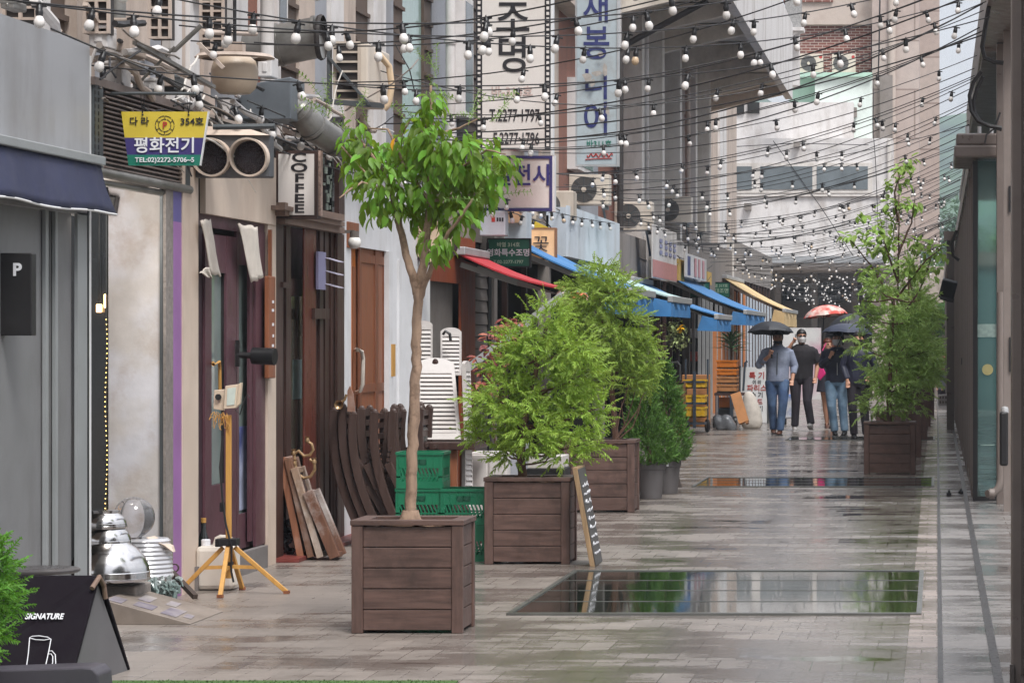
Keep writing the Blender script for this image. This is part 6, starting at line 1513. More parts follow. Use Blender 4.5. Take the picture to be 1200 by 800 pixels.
# ---- brown table with white louvred shutters
t = thing('brown_table', 'brown wooden table behind the green crates carrying white shutters', 'table', F(523,660,23.2))
a = F(482,518,23.2); b_ = F(556,527,23.2); m = MB(); m.box((a.x,23.2,b_.z),(b_.x,23.9,a.z)); m.build('table_top', m_dkwood, t, bevel=.006); zt = a.z
for px in (487,529):
    for yy in (23.25,23.8): p = F(px,0,23.2).x; MB().box((p-.035,yy,0),(p+.035,yy+.06,b_.z)).build('leg', m_brwood, t, bevel=.004)
m_lou = mat('white_louvre_paint', (206,200,196), rough=.5, var=.08, dirt=(160,148,138), dirt_amt=.25)
def shutter(corners, label, n=14, crown=0, heart=False):
    """corners: bottom-left, bottom-right, top-right, top-left (world)"""
    bl,br_,tr,tl = [Vector(c) for c in corners]
    t = thing('louvred_shutter', label, 'shutter', (bl+br_)/2)
    nrm = (br_-bl).cross(tl-bl).normalized()
    def P_(u,v,o=0): return bl.lerp(br_,u).lerp(tl.lerp(tr,u),v)+nrm*o
    m = MB()
    for u0,u1,v0,v1 in ((0,.09,0,1),(.91,1,0,1),(.09,.91,0,.09),(.09,.91,.92,1)): m.prism([P_(u0,v0),P_(u1,v0),P_(u1,v1),P_(u0,v1)], nrm*.03)
    if crown:
        pts = [P_(i/10,1+crown*(.35+.65*math.sin(math.pi*i/10)**.6)) for i in range(11)]; m.prism([P_(0,1)]+pts+[P_(1,1)], nrm*.028)
    m.build('frame', m_lou, t)
    m = MB()
    for i in range(n):
        v = .09+.83*i/n; w_ = .83/n; m.prism([P_(.09,v,.030),P_(.91,v,.030),P_(.91,v+w_*.96,.014),P_(.09,v+w_*.96,.014)], nrm*.005)
    m.build('louvres', m_lou, t)
    MB().prism([P_(.07,.07,-.002),P_(.93,.07,-.002),P_(.93,.93,-.002),P_(.07,.93,-.002)], nrm*.003).build('backing', mat('shutter_shade_paint',(188,182,176),rough=.7), t)
    if heart: m = MB(); m.ball(P_(.5,1+crown*.5,.03),(.025,.008,.032),10,6); m.build('heart_hole', m_dkwood, t)
    return t
def cz(px,py,Y): return F(px,py,Y)
shutter([cz(489,517,23.35),cz(541,517,23.35),cz(533,433,23.75),cz(489,433,23.75)],'large white louvred shutter with heart cut-out leaning on the table',14,.14,True)
shutter([cz(544,516,23.3),cz(549,516,23.8),cz(547,428,23.8),cz(541,428,23.3)],'narrow white louvred shutter seen edge-on at the table end',14,.06)
shutter([cz(488,440,23.9),cz(507,440,23.9),cz(507,382,23.95),cz(488,382,23.95)],'upper left white louvred shutter beside the trunk',10,.10)
shutter([cz(517,440,24.0),cz(541,440,24.0),cz(541,391,24.05),cz(517,391,24.05)],'small upper white louvred shutter with a black hook',9,.14)
m = MB(); m.tube([F(519,392,23.9),F(522,388,23.9),F(527,391,23.9),F(528,399,23.9)],.012,8); tag(m.build('iron_hook', m_black), 'black curved hook over the small upper shutter', 'hook')
shutter([cz(541,600,23.5),cz(551,600,23.7),cz(549,526,23.7),cz(541,526,23.5)],'white louvred shutter standing under the table edge',10)
t = thing('glass_jar', 'glass jar with a metal clip on the table behind the trunk', 'jar', F(495,517,23.3)); c = F(494,517,23.3); MB().lathe([(0,.002),(.045,.002),(.047,.02),(.047,.10),(.03,.12),(0,.12)],c,16).build('jar', m_galv, t, smooth=True); MB().lathe([(.032,.118),(.034,.14),(0,.14)],c,14).build('lid', m_slot, t)
t = thing('white_cabinet', 'white low cabinet beside the table leg behind the golden cypress', 'cabinet', F(572,600,24.0)); a = F(550,530,24.0); b_ = F(594,610,24.0)
MB().box((a.x,24.0,0),(b_.x,24.4,a.z)).build('carcass', m_lou, t, bevel=.006)
for u in (0,.5): w_ = b_.x-a.x; MB().box((a.x+w_*u+.01,23.985,.05),(a.x+w_*(u+.5)-.01,24.0,a.z-.02)).build('door', m_lou, t, bevel=.004)
tag(MB().box((F(595,0,24.2).x,24.2,0),(F(613,0,24.2).x,24.6,F(0,520,24.2).z)).build('grey_locker', m_gryb, bevel=.01), 'grey metal locker behind the stem of the golden cypress', 'locker')
# ---- cardboard and book boxes behind the planter
m_card = mat('cardboard', (176,136,100), rough=.8, var=.12)
m_cardw = mat('white_carton', (196,190,184), rough=.6, var=.2, scale=16, dirt=(60,52,50), dirt_amt=.3)
t = thing('wooden_stool', 'low brown bench holding cartons behind the golden cypress planter', 'bench', F(640,640,22.9)); a = F(612,0,22.9).x; b2 = F(668,0,22.9).x
MB().box((a,22.7,.40),(b2,23.2,.44)).build('seat', m_dkwood, t)
for xx in (a+.03,b2-.07): MB().box((xx,22.75,0),(xx+.04,23.15,.40)).build('leg', m_dkwood, t)
for i,(px0,px1,py0,py1,mt,lab) in enumerate(((616,660,547,563,m_card,'brown cardboard carton with a red mark, lowest behind the cypress planter'),(618,662,536,547,m_black,'black flat case between two cartons behind the cypress planter'),(619,660,521,536,m_cardw,'white printed carton on top of the black case'))):
    a = F(px0,py0,22.8); b_ = F(px1,py1,22.8); z0 = .442+(.10+.012*0)*i; m = MB()
    z0 = (.442,.548,.622)[i]; z1 = (.546,.62,.715)[i]
    t = thing('carton', lab, 'box', ((a.x+b_.x)/2,22.8,z0)); MB().box((a.x,22.75,z0),(b_.x,23.15,z1)).build('body', mt, t, bevel=.004)
    if i == 0: MB().box((b_.x-.12,22.742,z0+.02),(b_.x-.02,22.75,z0+.06)).build('red_mark', m_letr, t)
# ---- leaning chalkboard
t = thing('chalkboard', 'slim black chalkboard with tan edge leaning on the planter of the cypress', 'board', F(690,661,21.35))
b0 = Vector((-2.452,21.1,.0)); t0 = Vector((-2.578,21.1,.70))
m = MB(); m.prism([b0,b0+Vector((.034,0,0)),t0+Vector((.034,0,0)),t0],(0,.46,0)); m.build('frame', wood('worn_pale_wood',(160,132,98),dirt=(110,92,74),dirt_amt=.3), t, bevel=.003)
q = Vector((.037,0,.006)); m = MB(); m.prism([b0+q+Vector((0,.02,.0)),b0+q+Vector((0,.44,0)),t0+q+Vector((0,.44,-.02)),t0+q+Vector((0,.02,-.02))],Vector((.004,0,.001))); m.build('slate', mat('slate_black',(72,70,68),rough=.6,var=.2), t)
m = MB()
random.seed(9)
for i in range(9):
    u = .12+i*.085; p = b0.lerp(t0,u)+Vector((.044,0,.008)); yy = 21.16
    while yy < 21.48:
        l = random.uniform(.015,.05); m.bar(p+Vector((0,yy-21.1,0)), p+Vector((0,yy-21.1+l,random.uniform(-.01,.02))), .004,.012,(0,0,1)); yy += l+random.uniform(.01,.04)
m.build('chalk_writing', m_letw, t)
# ---- grey pots and a small stand
def pot(px0,px1,py0,py1,label):
    Y = FPX*EYE/(py1-HY); k = Y/FPX; c = G((px0+px1)/2,py1); r1 = (px1-px0)/2*k; h = (py1-py0)*k
    t = thing('plant_pot', label, 'pot', (c.x,Y+r1,0)); cc = (c.x,Y+r1*.8,0)
    MB().lathe([(0,.003),(r1*.72,.003),(r1*.93,h*.78),(r1,h*.8),(r1*1.02,h),(r1*.93,h),(r1*.88,h*.9),(0,h*.9)],cc,28).build('body', mat('grey_pot_plastic',(92,88,88),rough=.6,var=.12), t, smooth=True, ang=30)
    MB().lathe([(r1*.87,h*.902),(0,h*.93)],cc,20).build('soil', m_soil, t)
    return cc, r1, h
POT1 = pot(744,779,541,584.5,'dark grey plastic pot of the nearer dwarf conifer'); POT2 = pot(766,797,538,578.5,'dark grey plastic pot of the farther dwarf conifer')
tag(MB().box((POT2[0][0]-.0,POT2[0][1]-POT2[1]-.012,POT2[2]*.80),(POT2[0][0]+.02,POT2[0][1]-POT2[1]-.008,POT2[2]*1.02)).build('plant_tag', m_letw), 'white plant tag on the rim of the farther grey pot', 'tag')
t = thing('folding_stand', 'small dark folding stand beside the farther grey pot', 'stand', F(792,571,31.6)); m = MB(); m.prism([F(785,571.5,31.5),F(788,571.5,31.5),F(791,558,31.5),F(795,571,31.5),F(799,571,31.5),F(791,540,31.5)],(0,.03,0)); m.build('front_panel', m_brond, t); m = MB(); m.bar(F(791,541,31.52),F(788,568,31.9),.03,.03); m.build('back_leg', m_brond, t)
# ---- hand trucks, crates and sacks in front of the shops
m_yelc = mat('yellow_crate', (214,170,34), rough=.45, var=.12); m_orc = mat('orange_crate', (204,116,34), rough=.5, var=.12); m_orb = mat('worn_orange_box', (176,120,72), rough=.6, var=.2)
m_cart = mat('cart_steel', (74,84,96), rough=.4, metal=.4, var=.15)
def box_crate(a,b,name,mt,label,cat='crate',lip=True,group=None):
    t = thing(name,label,cat,((a[0]+b[0])/2,(a[1]+b[1])/2,a[2]),group); m = MB(); th=.02
    m.box(a,(b[0],b[1],a[2]+th)); m.box(a,(b[0],a[1]+th,b[2])); m.box((a[0],b[1]-th,a[2]),b); m.box((a[0],a[1]+th,a[2]),(a[0]+th,b[1]-th,b[2])); m.box((b[0]-th,a[1]+th,a[2]),(b[0],b[1]-th,b[2])); m.build('walls', mt, t)
    if lip: m = MB(); e=.012; m.box((a[0]-e,a[1]-e,b[2]-.03),(b[0]+e,a[1]-.001,b[2]+.004)); m.box((b[0]+.001,a[1],b[2]-.03),(b[0]+e,b[1],b[2]+.004)); m.box((a[0]+.04,a[1]-e,a[2]+.03),(a[0]+.06,a[1]-.001,b[2]-.03)); m.box((b[0]-.06,a[1]-e,a[2]+.03),(b[0]-.04,a[1]-.001,b[2]-.03)); m.build('rim', mt, t)
    return t
Y1 = 50.0; k = Y1/FPX
def bx(px0,px1,py0,py1,Y,d_): a=F(px0,py1,Y); b=F(px1,py0,Y); return (a.x,Y,max(a.z,0)),(b.x,Y+d_,b.z)
t = thing('hand_truck', 'steel hand truck of three shelves stacked with yellow crates', 'hand truck', F(815,510,Y1))
m = MB()
for z in (.16,.50,.86): a = F(800,0,Y1).x; b2 = F(826,0,Y1).x; m.box((a,Y1-.02,z),(b2,Y1+.62,z+.03))
m.build_each('shelf', m_cart, t)
m = MB(); 
for px in (814,): m.box((F(px-1.8,0,Y1).x,Y1-.05,.10),(F(px+1.8,0,Y1).x,Y1-.02,1.05))
for px in (800,826): m.box((F(px,0,Y1).x-.015,Y1+.6,.1),(F(px,0,Y1).x+.015,Y1+.64,1.25))
m.build_each('upright', m_cart, t)
for (px,yy) in ((805,Y1-.02),(826,Y1+.55)):
    m = MB(); m.lathe([(.04,-.02),(.11,-.02),(.12,0),(.11,.02),(.04,.02)],(F(px,0,Y1).x,yy,.125),20,Euler((0,R(90),R(20)))); w_ = m.build('wheel', m_black, t, smooth=True)
    MB().lathe([(0,-.022),(.045,-.022),(.045,.022),(0,.022)],(F(px,0,Y1).x,yy,.125),14,Euler((0,R(90),R(20)))).build('hub', m_alu, w_)
for (py0,py1,lab) in ((445,455,'top'),(463,474,'middle'),(477,489,'lowest')):
    a,b = bx(801,826,py0,py1,Y1,.5); box_crate(a,b,'parts_crate',m_yelc,'yellow parts crate on the %s shelf of the hand truck'%lab)
a,b = bx(788,800.5,448,512,49.0,.5); t = thing('crate_tower','tall worn orange cabinet beside the yellow crates','cabinet',((a[0]+b[0])/2,49.2,0)); MB().box(a,b).build('body', m_orb, t, bevel=.01)
m = MB(); 
for z in (.35,.85,1.02): m.box((a[0]+.005,a[1]-.012,z),(b[0]+.012,a[1]+.1,z+.03))
m.build('strap', m_dkwood, t)
m = MB(); m.tube([F(780,446,48.9),F(781,425,48.9),F(794,424,48.9),F(797,428,48.9),F(797,446,48.9)],.016,8); m.build('handle', m_alu, t)
a,b = bx(799,831,439,500,50.9,.3); tag(MB().box(a,b).build('wooden_box', m_orb, bevel=.01), 'brown wooden box standing behind the yellow crates', 'box')
Y2 = 53.0
t = thing('trolley', 'low flat trolley with orange crates stacked on its board', 'trolley', F(852,503,Y2)); a = F(837,0,Y2).x; b2 = F(872,0,Y2).x
m = MB(); zb = F(0,460,Y2).z; m.box((a,Y2,zb-.05),(b2,Y2+.8,zb-.006)); m.build('platform', m_dkwood, t)
m = MB(); 
for px in (839,841.5,856,858): MB().box((F(px,0,Y2).x-.012,Y2,.08),(F(px,0,Y2).x+.012,Y2+.03,zb-.05)).build('leg', m_cart, t)
m.tube([F(871,458,Y2+.5),F(873,425,Y2+.5),F(876,423,Y2+.5)],.02,8); m.build('handle', m_cart, t)
for px in (837,861): m = MB(); m.lathe([(0,-.03),(.10,-.03),(.11,0),(.10,.03),(0,.03)],(F(px,0,Y2).x,Y2+.1,.112),16,Euler((0,R(90),0))); m.build('wheel', m_black, t, smooth=True)
for (py0,py1,mt,lab) in ((422,431.5,m_orc,'top'),(432.5,440.5,m_orc,'upper middle'),(441.5,449.5,m_orb,'lower middle'),(450.5,459.5,m_orb,'bottom')):
    a,b = bx(840,863,py0,py1,Y2+.02,.55); box_crate(a,b,'parts_crate',mt,'%s worn orange crate of the stack on the trolley'%lab)
a,b = bx(842,858,466,478,Y2+.15,.4); a=(a[0],a[1],a[2]); box_crate(a,b,'parts_crate',m_orc,'bright orange crate under the trolley board')
tag(MB().box((a[0],Y2+.15,0),(b[0],Y2+.5,a[2]-.005)).build('dark_box', m_black, bevel=.01), 'dark box on the ground under the orange crate', 'box')
m = MB()
for q in range(18): p = F(849+random.uniform(-8,9),497+random.uniform(-7,3),52.2); m.ball(p,(.10,.12,.07),8,5,Euler((random.random(),random.random(),random.random())))
tag(m.build('wrapped_bundle', mat('grey_film',(110,112,116),rough=.25,bump=.3,var=.4,scale=8), vox=.03), 'bundle wrapped in grey film in front of the trolley', 'bundle')
m = MB(); m.bar(F(862,461,52.6),F(872,495,52.3),.18,.05,(0,1,0)); m.bar(F(866,470,52.55),F(876,496,52.3),.05,.06,(0,1,0)); tag(m.build('leaning_board', m_orb), 'worn patterned board leaning by the white sack', 'board')
m = MB(); c = F(881,470,53.0)
m.rings([((c.x,53,.005),.17,.14),((c.x,53,.12),.20,.16),((c.x-.01,53,.35),.17,.14),((c.x-.04,53,.55),.12,.1),((c.x-.06,53,.66),.06,.05)],20); tag(m.build('white_sack', mat('woven_sack',(198,190,180),rough=.8,bump=.35,var=.2,scale=8), vox=.03), 'white woven sack slumped by the sign board', 'sack')
# white sign board with red and black Korean lines
Y3 = 56.0
t = thing('stand_sign', 'white standing sign with red and black Korean words by the sack', 'sign', F(884,490,Y3)); a = F(868,430,Y3); b_ = F(899,490,Y3)
MB().box((a.x,Y3,.02),(b_.x,Y3+.06,a.z)).build('board', m_white, t); m = MB(); m.box((b_.x,Y3-.01,0),(b_.x+.03,Y3+.08,a.z+.02)); m.box((a.x-.03,Y3-.01,0),(a.x,Y3+.08,a.z+.02)); m.build('frame_post', m_slot, t)
k = Y3/FPX
for (tx,py,mm,s_) in (('특 기',440.5,m_letr,9),('이 미',448,m_letk,5),('파리스',455,m_letr,8.5),('수 기',463,m_letk,7),('카드',471,m_letr,7.5),('소 기',479,m_letk,7)): text(tx, s_*k, F(887,py,Y3-.006), mm, t, bold=.002)
# crate with windows at the far end of the drain
p = G(1107,475); t = thing('grey_crate', 'pale grey crate with slots at the far end of the drain', 'crate', p); m = MB(); k = p.y/FPX; w_ = 7.5*k
m.box((p.x-w_,p.y,0),(p.x+w_,p.y+.3,.26)); m.build('body', mat('pale_grey_plastic',(160,156,154),rough=.5), t, bevel=.01)
m = MB()
for i in range(4):
    for z in (.05,.16): x = p.x-w_*.8+i*w_*.43; m.box((x,p.y-.006,z),(x+w_*.26,p.y+.0,z+.06))
m.build('slots', m_brond, t)
for (px,py,lab) in ((1112,581,'left small dark bracket lying on the drain slab'),(1126,579,'right small dark bracket lying on the drain slab')):
    p = G(px,py); m = MB(); m.box((p.x-.025,p.y,.004),(p.x+.025,p.y+.12,.035)); m.box((p.x-.012,p.y-.03,.004),(p.x+.012,p.y,.06)); tag(m.build('drain_bracket', m_black, bevel=.004), lab, 'bracket')
p = F(1174,583,29.0); m = MB(); m.box((p.x-.05,29,.008),(p.x+.03,29.2,.05)); tag(m.build('base_clip', m_black, bevel=.005), 'black clip on the ground under the downspout elbow', 'clip')
# ================================================================ plants
random.seed(41)
m_bark = mat('pale_bark', (160,134,114), rough=.9, var=.35, scale=24, stretch=(1,1,.25), bump=.33, dirt=(96,74,58), dirt_amt=.5, dirt_scale=14)
m_barkd = mat('dark_bark', (96,70,56), rough=.85, var=.25, scale=14, bump=.3)
m_leafA = leafmat('broad_leaf', (98,136,46), (170,200,50), .65, .55)
m_leafT = leafmat('twig_leaf', (120,150,84), (150,180,70), .35, .5)
m_cyp = leafmat('golden_cypress', (148,178,76), (172,198,70), .34, .55)
m_cyp2 = leafmat('golden_cypress_dull', (142,168,76), (162,186,70), .34, .55)
m_thu = leafmat('dwarf_conifer', (98,136,60), (80,120,50), .35, .55)
m_cypr = leafmat('green_cypress', (150,178,100), (164,190,92), .34, .55)
m_far = leafmat('far_foliage', (98,128,84), (110,140,80), .4, .6)
m_farb = leafmat('far_foliage_blue', (96,118,100), (100,125,95), .35, .6)
def rv(s): return Vector((random.gauss(0,1),random.gauss(0,1),random.gauss(0,1)))*s
def leaf(m, p, d, L, W, up=None, curl=.25):
    d = d.normalized(); u = (up or Vector((0,0,1))); s = d.cross(u)
    if s.length < .05: s = d.cross(Vector((1,0,0)))
    s.normalize(); nrm = s.cross(d)
    prof = ((0,0),(.22,.78),(.48,1.0),(.75,.6),(1,0)); vs = []; mid = []
    for t,w_ in prof:
        c = p+d*L*t - nrm*(curl*L*t*t); mid.append(c)
    vs = [mid[0]]; 
    for i in (1,2,3): vs += [mid[i]-s*W*.5*prof[i][1]+nrm*W*.14, mid[i]-nrm*W*.04, mid[i]+s*W*.5*prof[i][1]+nrm*W*.14]
    vs.append(mid[4])
    m.add(vs, [(0,2,1),(0,3,2),(1,2,5,4),(2,3,6,5),(4,5,8,7),(5,6,9,8),(7,8,10),(8,9,10)])
def spray(m, p, d, L, n=11, wb=.009, droop=.35, br=.34, flat=None):
    """feathery spray: a curved stem with side blades"""
    d = d.normalized(); s = d.cross(flat or rv(1)).normalized(); q = p.copy(); dd = d.copy(); st = L/n
    for i in range(n):
        dd = (dd+Vector((0,0,-droop/n))).normalized(); q2 = q+dd*st; t = i/n
        s = (s-dd*s.dot(dd)).normalized()
        bl = L*br*(1-.75*t)*random.uniform(.7,1.15)
        for sg in (-1,1):
            bd = (dd*.75+s*sg*.75+rv(.12)).normalized(); bd.z -= .12
            w_ = bd.cross(rv(1)).normalized()*wb*.5
            a = q; b = q+bd*bl*.5; c = q+bd*bl+Vector((0,0,-bl*.15))
            m.add([a-w_*.6, a+w_*.6, b+w_, c, b-w_], [(0,1,2,4),(4,2,3)])
        w_ = s*wb*.45; m.add([q-w_,q+w_,q2+w_*.8,q2-w_*.8],[(0,1,2,3)]); q = q2
def clumps_px(lst, Y):
    k = Y/FPX; out = []
    for (px,py,rx,ry,dy) in lst: c = F(px,py,Y); c.y = Y+dy; out.append((c, rx*k, max(rx,ry)*k*.85, ry*k))
    return out
def tube_px(m, pts, r0, r1, Y, n=9, dys=None):
    P_ = [F(a,b,Y) for a,b in pts]
    if dys:
        for p,dy in zip(P_,dys): p.y += dy
    # densify a little with wobble
    out = []; rs_ = []
    for i in range(len(P_)-1):
        for j in range(4): u = j/4; out.append(P_[i].lerp(P_[i+1],u)+rv(.0025)); rs_.append(r0+(r1-r0)*(i+u)/(len(P_)-1))
    out.append(P_[-1]); rs_.append(r1); m.tube(out, rs_, n); return out

# ---- broadleaf street tree in the nearest planter
YA = P1[1]+.0; k = YA/FPX
TA = thing('street_tree', 'young broadleaf street tree with forked pale trunk in the nearest planter', 'tree', (F(482,0,YA).x,YA,.58))
m = MB()
tube_px(m, [(481,612),(482,575),(482.5,540),(485,500),(485.5,465),(488,430),(487.5,395),(489.5,360),(490,335)], .032, .026, YA, 12)
m.lathe([(.10,-.005),(.06,.02),(.044,.07)], F(481,612,YA), 14)
tube_px(m, [(489,345),(481,315),(472,282),(463,250),(455,225),(440,190)], .026, .012, YA, 9, (0,0,.02,.05,.08,.1))
tube_px(m, [(490,345),(496,310),(501,270),(503,235),(506,180),(506,120),(505,100)], .029, .007, YA, 9)
tube_px(m, [(490,360),(500,330),(511,305),(522,285),(540,262),(560,235)], .018, .007, YA, 8, (0,-.03,-.08,-.12,-.15,-.18))
for pts in ([(455,225),(425,200),(402,172)],[(455,225),(430,215),(410,235)],[(503,235),(540,200),(575,178),(600,184)],[(503,235),(470,190),(450,150),(425,148)],[(506,160),(540,150),(560,140)],[(503,235),(545,230),(572,222)],[(440,190),(420,165),(405,155)],[(506,150),(480,140),(470,160)]):
    dy = random.uniform(-.35,.35); tube_px(m, pts, .010, .004, YA, 6, [dy*i/(len(pts)-1) for i in range(len(pts))])
m.build('trunk', m_bark, TA, smooth=True)
m = MB()
cl = clumps_px([(505,205,52,42,0),(455,222,42,34,-.1),(425,188,34,30,.05),(545,220,42,36,.1),(572,200,34,26,-.05),(500,160,30,34,-.1),(470,175,36,30,.15),(535,180,36,30,-.15),(505,120,16,24,0),(598,188,14,8,0),(405,170,14,12,0),(500,245,34,22,.05),(540,255,26,22,-.1),(520,285,24,18,-.15),(450,245,26,16,.1),(415,150,14,14,.1),(560,165,22,16,.1)], YA)
ws = [c[1]*c[3] for c in cl]
for i in range(1750):
    c,rx,ry,rz = random.choices(cl, ws)[0]
    v = rv(1).normalized()*(random.random()**.4); p = c+Vector((v.x*rx*.95,v.y*ry,v.z*rz*.95))
    out = Vector((v.x,v.y*1.0,0))+rv(.35); d = (out*.8+Vector((0,0,-.75+.5*v.z))).normalized()
    L_ = random.choice((.035,.045,.06,.075,.09))*random.uniform(.85,1.15)*(1 if rz>.06 else .7); leaf(m, p, d, L_, L_*random.uniform(.42,.58), curl=random.uniform(.1,.7), up=Vector((random.gauss(0,.3),random.gauss(-.3,.3),1)))
m.build('crown', m_leafA, TA, recalc=False, smooth=True, ang=180)
m = MB(); bp = []
for i in range(26):
    px,py = random.choice(((420,150),(505,95),(560,145),(395,140),(480,150),(540,130),(575,235),(385,130),(600,205),(510,80),(570,120)))
    p = F(px+random.uniform(-14,14),py+random.uniform(-10,18),YA); p.y += random.uniform(-.3,.3); d = Vector((random.gauss(0,.5),random.gauss(0,.4),random.uniform(.2,1)))
    if px > 560: d.z *= .2
    q = p.copy(); d.normalize()
    for j in range(9):
        q2 = q+d*.022; d = (d+rv(.12)).normalized(); w_ = d.cross(Vector((0,1,0))).normalized()*.0016; m.add([q-w_,q+w_,q2+w_,q2-w_],[(0,1,2,3)])
        for s in (-1,1): leaf(m, q2, (d*.4+w_.normalized()*s+rv(.3)), random.uniform(.014,.028), .011, curl=.1)
        q = q2
m.build('flower_twigs', m_leafT, TA, recalc=False)['kind'] = 'stuff'
m = MB(); p = F(463,162,YA-.25); leaf(m, p, Vector((-.3,-.2,-.8)), .07, .05); m.build('yellow_leaf', mat('yellow_leaf',(224,164,34),rough=.5), TA, recalc=False)

def cypress(name, label, base_px, Y, stem, clumps, n, mt, L=(.10,.19), droop=.5, inner=.45, wb=.009, group=None, stems=None, down=.0, zmin=0):
    b = F(*base_px, Y); t = thing(name, label, 'tree', b, group); m = MB()
    tube_px(m, stem, .034, .012, Y, 9)
    cl = clumps_px(clumps, Y)
    spine = [F(a,b_,Y) for a,b_ in stem]
    for c,rx,ry,rz in cl:
        s0 = min(spine, key=lambda p: (p-c).length+abs(p.z-(c.z-rz*.6))); mid = s0.lerp(c,.5)+Vector((0,0,-.03)); m.tube([s0,mid,c],[.012,.009,.004],6)
    if stems:
        for s_ in stems: tube_px(m, s_, .008, .004, Y, 5, [random.uniform(-.1,.1)]*len(s_))
    m.build('trunk', m_barkd, t, smooth=True)
    m = MB(); ws = [c[1]*c[3] for c in cl]
    for i in range(n):
        c,rx,ry,rz = random.choices(cl, ws)[0]
        v = rv(1).normalized()*(inner+(1-inner)*random.random()**.6); p = c+Vector((v.x*rx*.78,v.y*ry*.78,v.z*rz*.78))
        d = Vector((v.x*1.0,v.y*1.0,v.z*.5+.35-down))+rv(.3); L_ = random.uniform(*L)
        spray(m, p, d, L_, 9, wb, droop*random.uniform(.5,1.6))
    m.build('crown', mt, t, recalc=False)
    return t
cypress('golden_cypress', 'golden green cypress bush in the planter beside the chalkboard', (612,558), P2[1], [(612,562),(611,530),(614,500),(622,460),(632,420),(640,385)],
  [(640,378,34,30,0),(612,402,40,24,.1),(668,408,38,26,-.1),(636,415,46,30,0),(595,428,28,22,.05),(600,470,42,34,-.1),(645,455,50,34,.1),(680,440,34,26,0),(580,500,34,28,.1),(625,500,46,34,-.15),(672,490,40,36,.05),(700,478,18,24,0),(600,530,30,20,0),(660,528,34,20,-.1),(565,475,22,18,0),(560,512,14,14,0),(690,518,20,14,0)], 1250, m_cyp, stems=([(612,545),(640,540),(655,528)],[(612,540),(598,535),(590,520)]))
cypress('golden_cypress', 'taller golden cypress with bare lower twigs in the large planter behind', (720,520), P3[1], [(722,525),(720,490),(716,440),(708,390),(702,340)],
  [(705,325,30,20,0),(685,340,26,18,.1),(728,340,26,20,-.1),(705,352,46,22,0),(690,380,34,26,.1),(730,380,40,28,-.1),(715,410,48,26,0),(745,415,30,26,.1),(690,420,34,28,0),(730,445,38,22,0),(755,440,18,18,0),(680,450,28,24,.1),(758,398,12,12,0)], 1250, m_cyp2, stems=([(722,515),(735,490),(745,455)],[(722,515),(728,480),(738,450)],[(722,515),(712,480),(706,450)],[(722,518),(742,500),(752,475)],[(720,515),(732,500),(728,470)],[(724,515),(748,480),(756,460)]), L=(.12,.21))
def thuja(label, cc, top_px, base_py, Y, rpx, n):
    t = thing('dwarf_conifer', label, 'shrub', (cc[0],cc[1],cc[2]), 'clipped dwarf conifers in grey pots'); k = Y/FPX
    z0 = cc[2]; z1 = F(*top_px,Y).z; tx = F(*top_px,Y).x
    MB().tube([(cc[0],cc[1],z0-.05),(cc[0]*.5+tx*.5,cc[1],(z0+z1)/2),(tx,cc[1],z1-.05)],[.02,.014,.004],7).build('trunk', m_barkd, t)
    m = MB(); r0 = rpx*k
    for i in range(n):
        u = random.random()**1.25; a = random.uniform(0,2*math.pi); rr = r0*(1-u**1.3)*(.55+.6*min(1,u*6+.35))*random.uniform(.7,1.04)*(1+.12*math.sin(a*3+u*9))
        x = cc[0]*(1-u)+tx*u+math.cos(a)*rr; y = cc[1]+math.sin(a)*rr; z = z0+(z1-z0)*u+random.uniform(-.01,.01)
        d = Vector((math.cos(a)*.6,math.sin(a)*.6,.8))+rv(.25); spray(m, Vector((x,y,z)), d, random.uniform(.07,.13), 7, .010, .1, .42)
    m.build('crown', m_thu, t, recalc=False); return t
c,r1,h = POT1; thuja('nearer clipped dwarf conifer in a grey pot beside the large planter', (c[0],c[1],h*.92), (752,440), 0, c[1], 26, 950)
c,r1,h = POT2; thuja('farther clipped dwarf conifer in a grey pot, slightly to the right', (c[0],c[1],h*.92), (779,428), 0, c[1], 24, 950)
# ---- right-hand row
YR = PR[1]
cypress('green_cypress', 'bushy green cypress in the foremost planter of the right-hand row', (1042,493), YR, [(1042,497),(1042,460),(1044,420),(1046,380),(1048,350)],
  [(1042,470,32,20,0),(1024,478,20,14,.1),(1068,468,26,20,0),(1050,440,38,24,0),(1018,440,14,16,.1),(1080,440,18,20,-.1),(1036,408,26,22,0),(1062,404,28,24,.1),(1010,405,12,18,0),(1084,412,10,16,0),(1042,372,26,22,0),(1014,368,16,18,0),(1068,372,16,20,.1),(1004,352,10,14,0),(1028,338,16,20,0),(1078,352,10,16,.1)], 600, m_cypr, L=(.13,.26), wb=.012, droop=.7, inner=.3)
def broad(name, label, base, Y, stems, clumps, n, mt, L, group=None, r0=.03):
    t = thing(name, label, 'tree', F(*base,Y) if len(base)==2 else base, group); m = MB()
    for s_ in stems: tube_px(m, s_, r0, r0*.3, Y, 7, [random.uniform(-.12,.12)*i for i in range(len(s_))])
    m.build('trunk', m_barkd, t, smooth=True); m = MB(); cl = clumps_px(clumps,Y); ws = [c[1]*c[3] for c in cl]
    for i in range(n):
        c,rx,ry,rz = random.choices(cl,ws)[0]; v = rv(1).normalized()*(random.random()**.45); p = c+Vector((v.x*rx,v.y*ry,v.z*rz)); d = (Vector((v.x,v.y,-.3+.5*v.z))+rv(.4)); l = random.uniform(*L); leaf(m,p,d,l,l*.6,curl=.25,up=Vector((0,-.4,1)))
    m.build('crown', mt, t, recalc=False); return t
m_leafR = leafmat('maple_leaf', (142,172,84), (165,195,80), .35, .5)
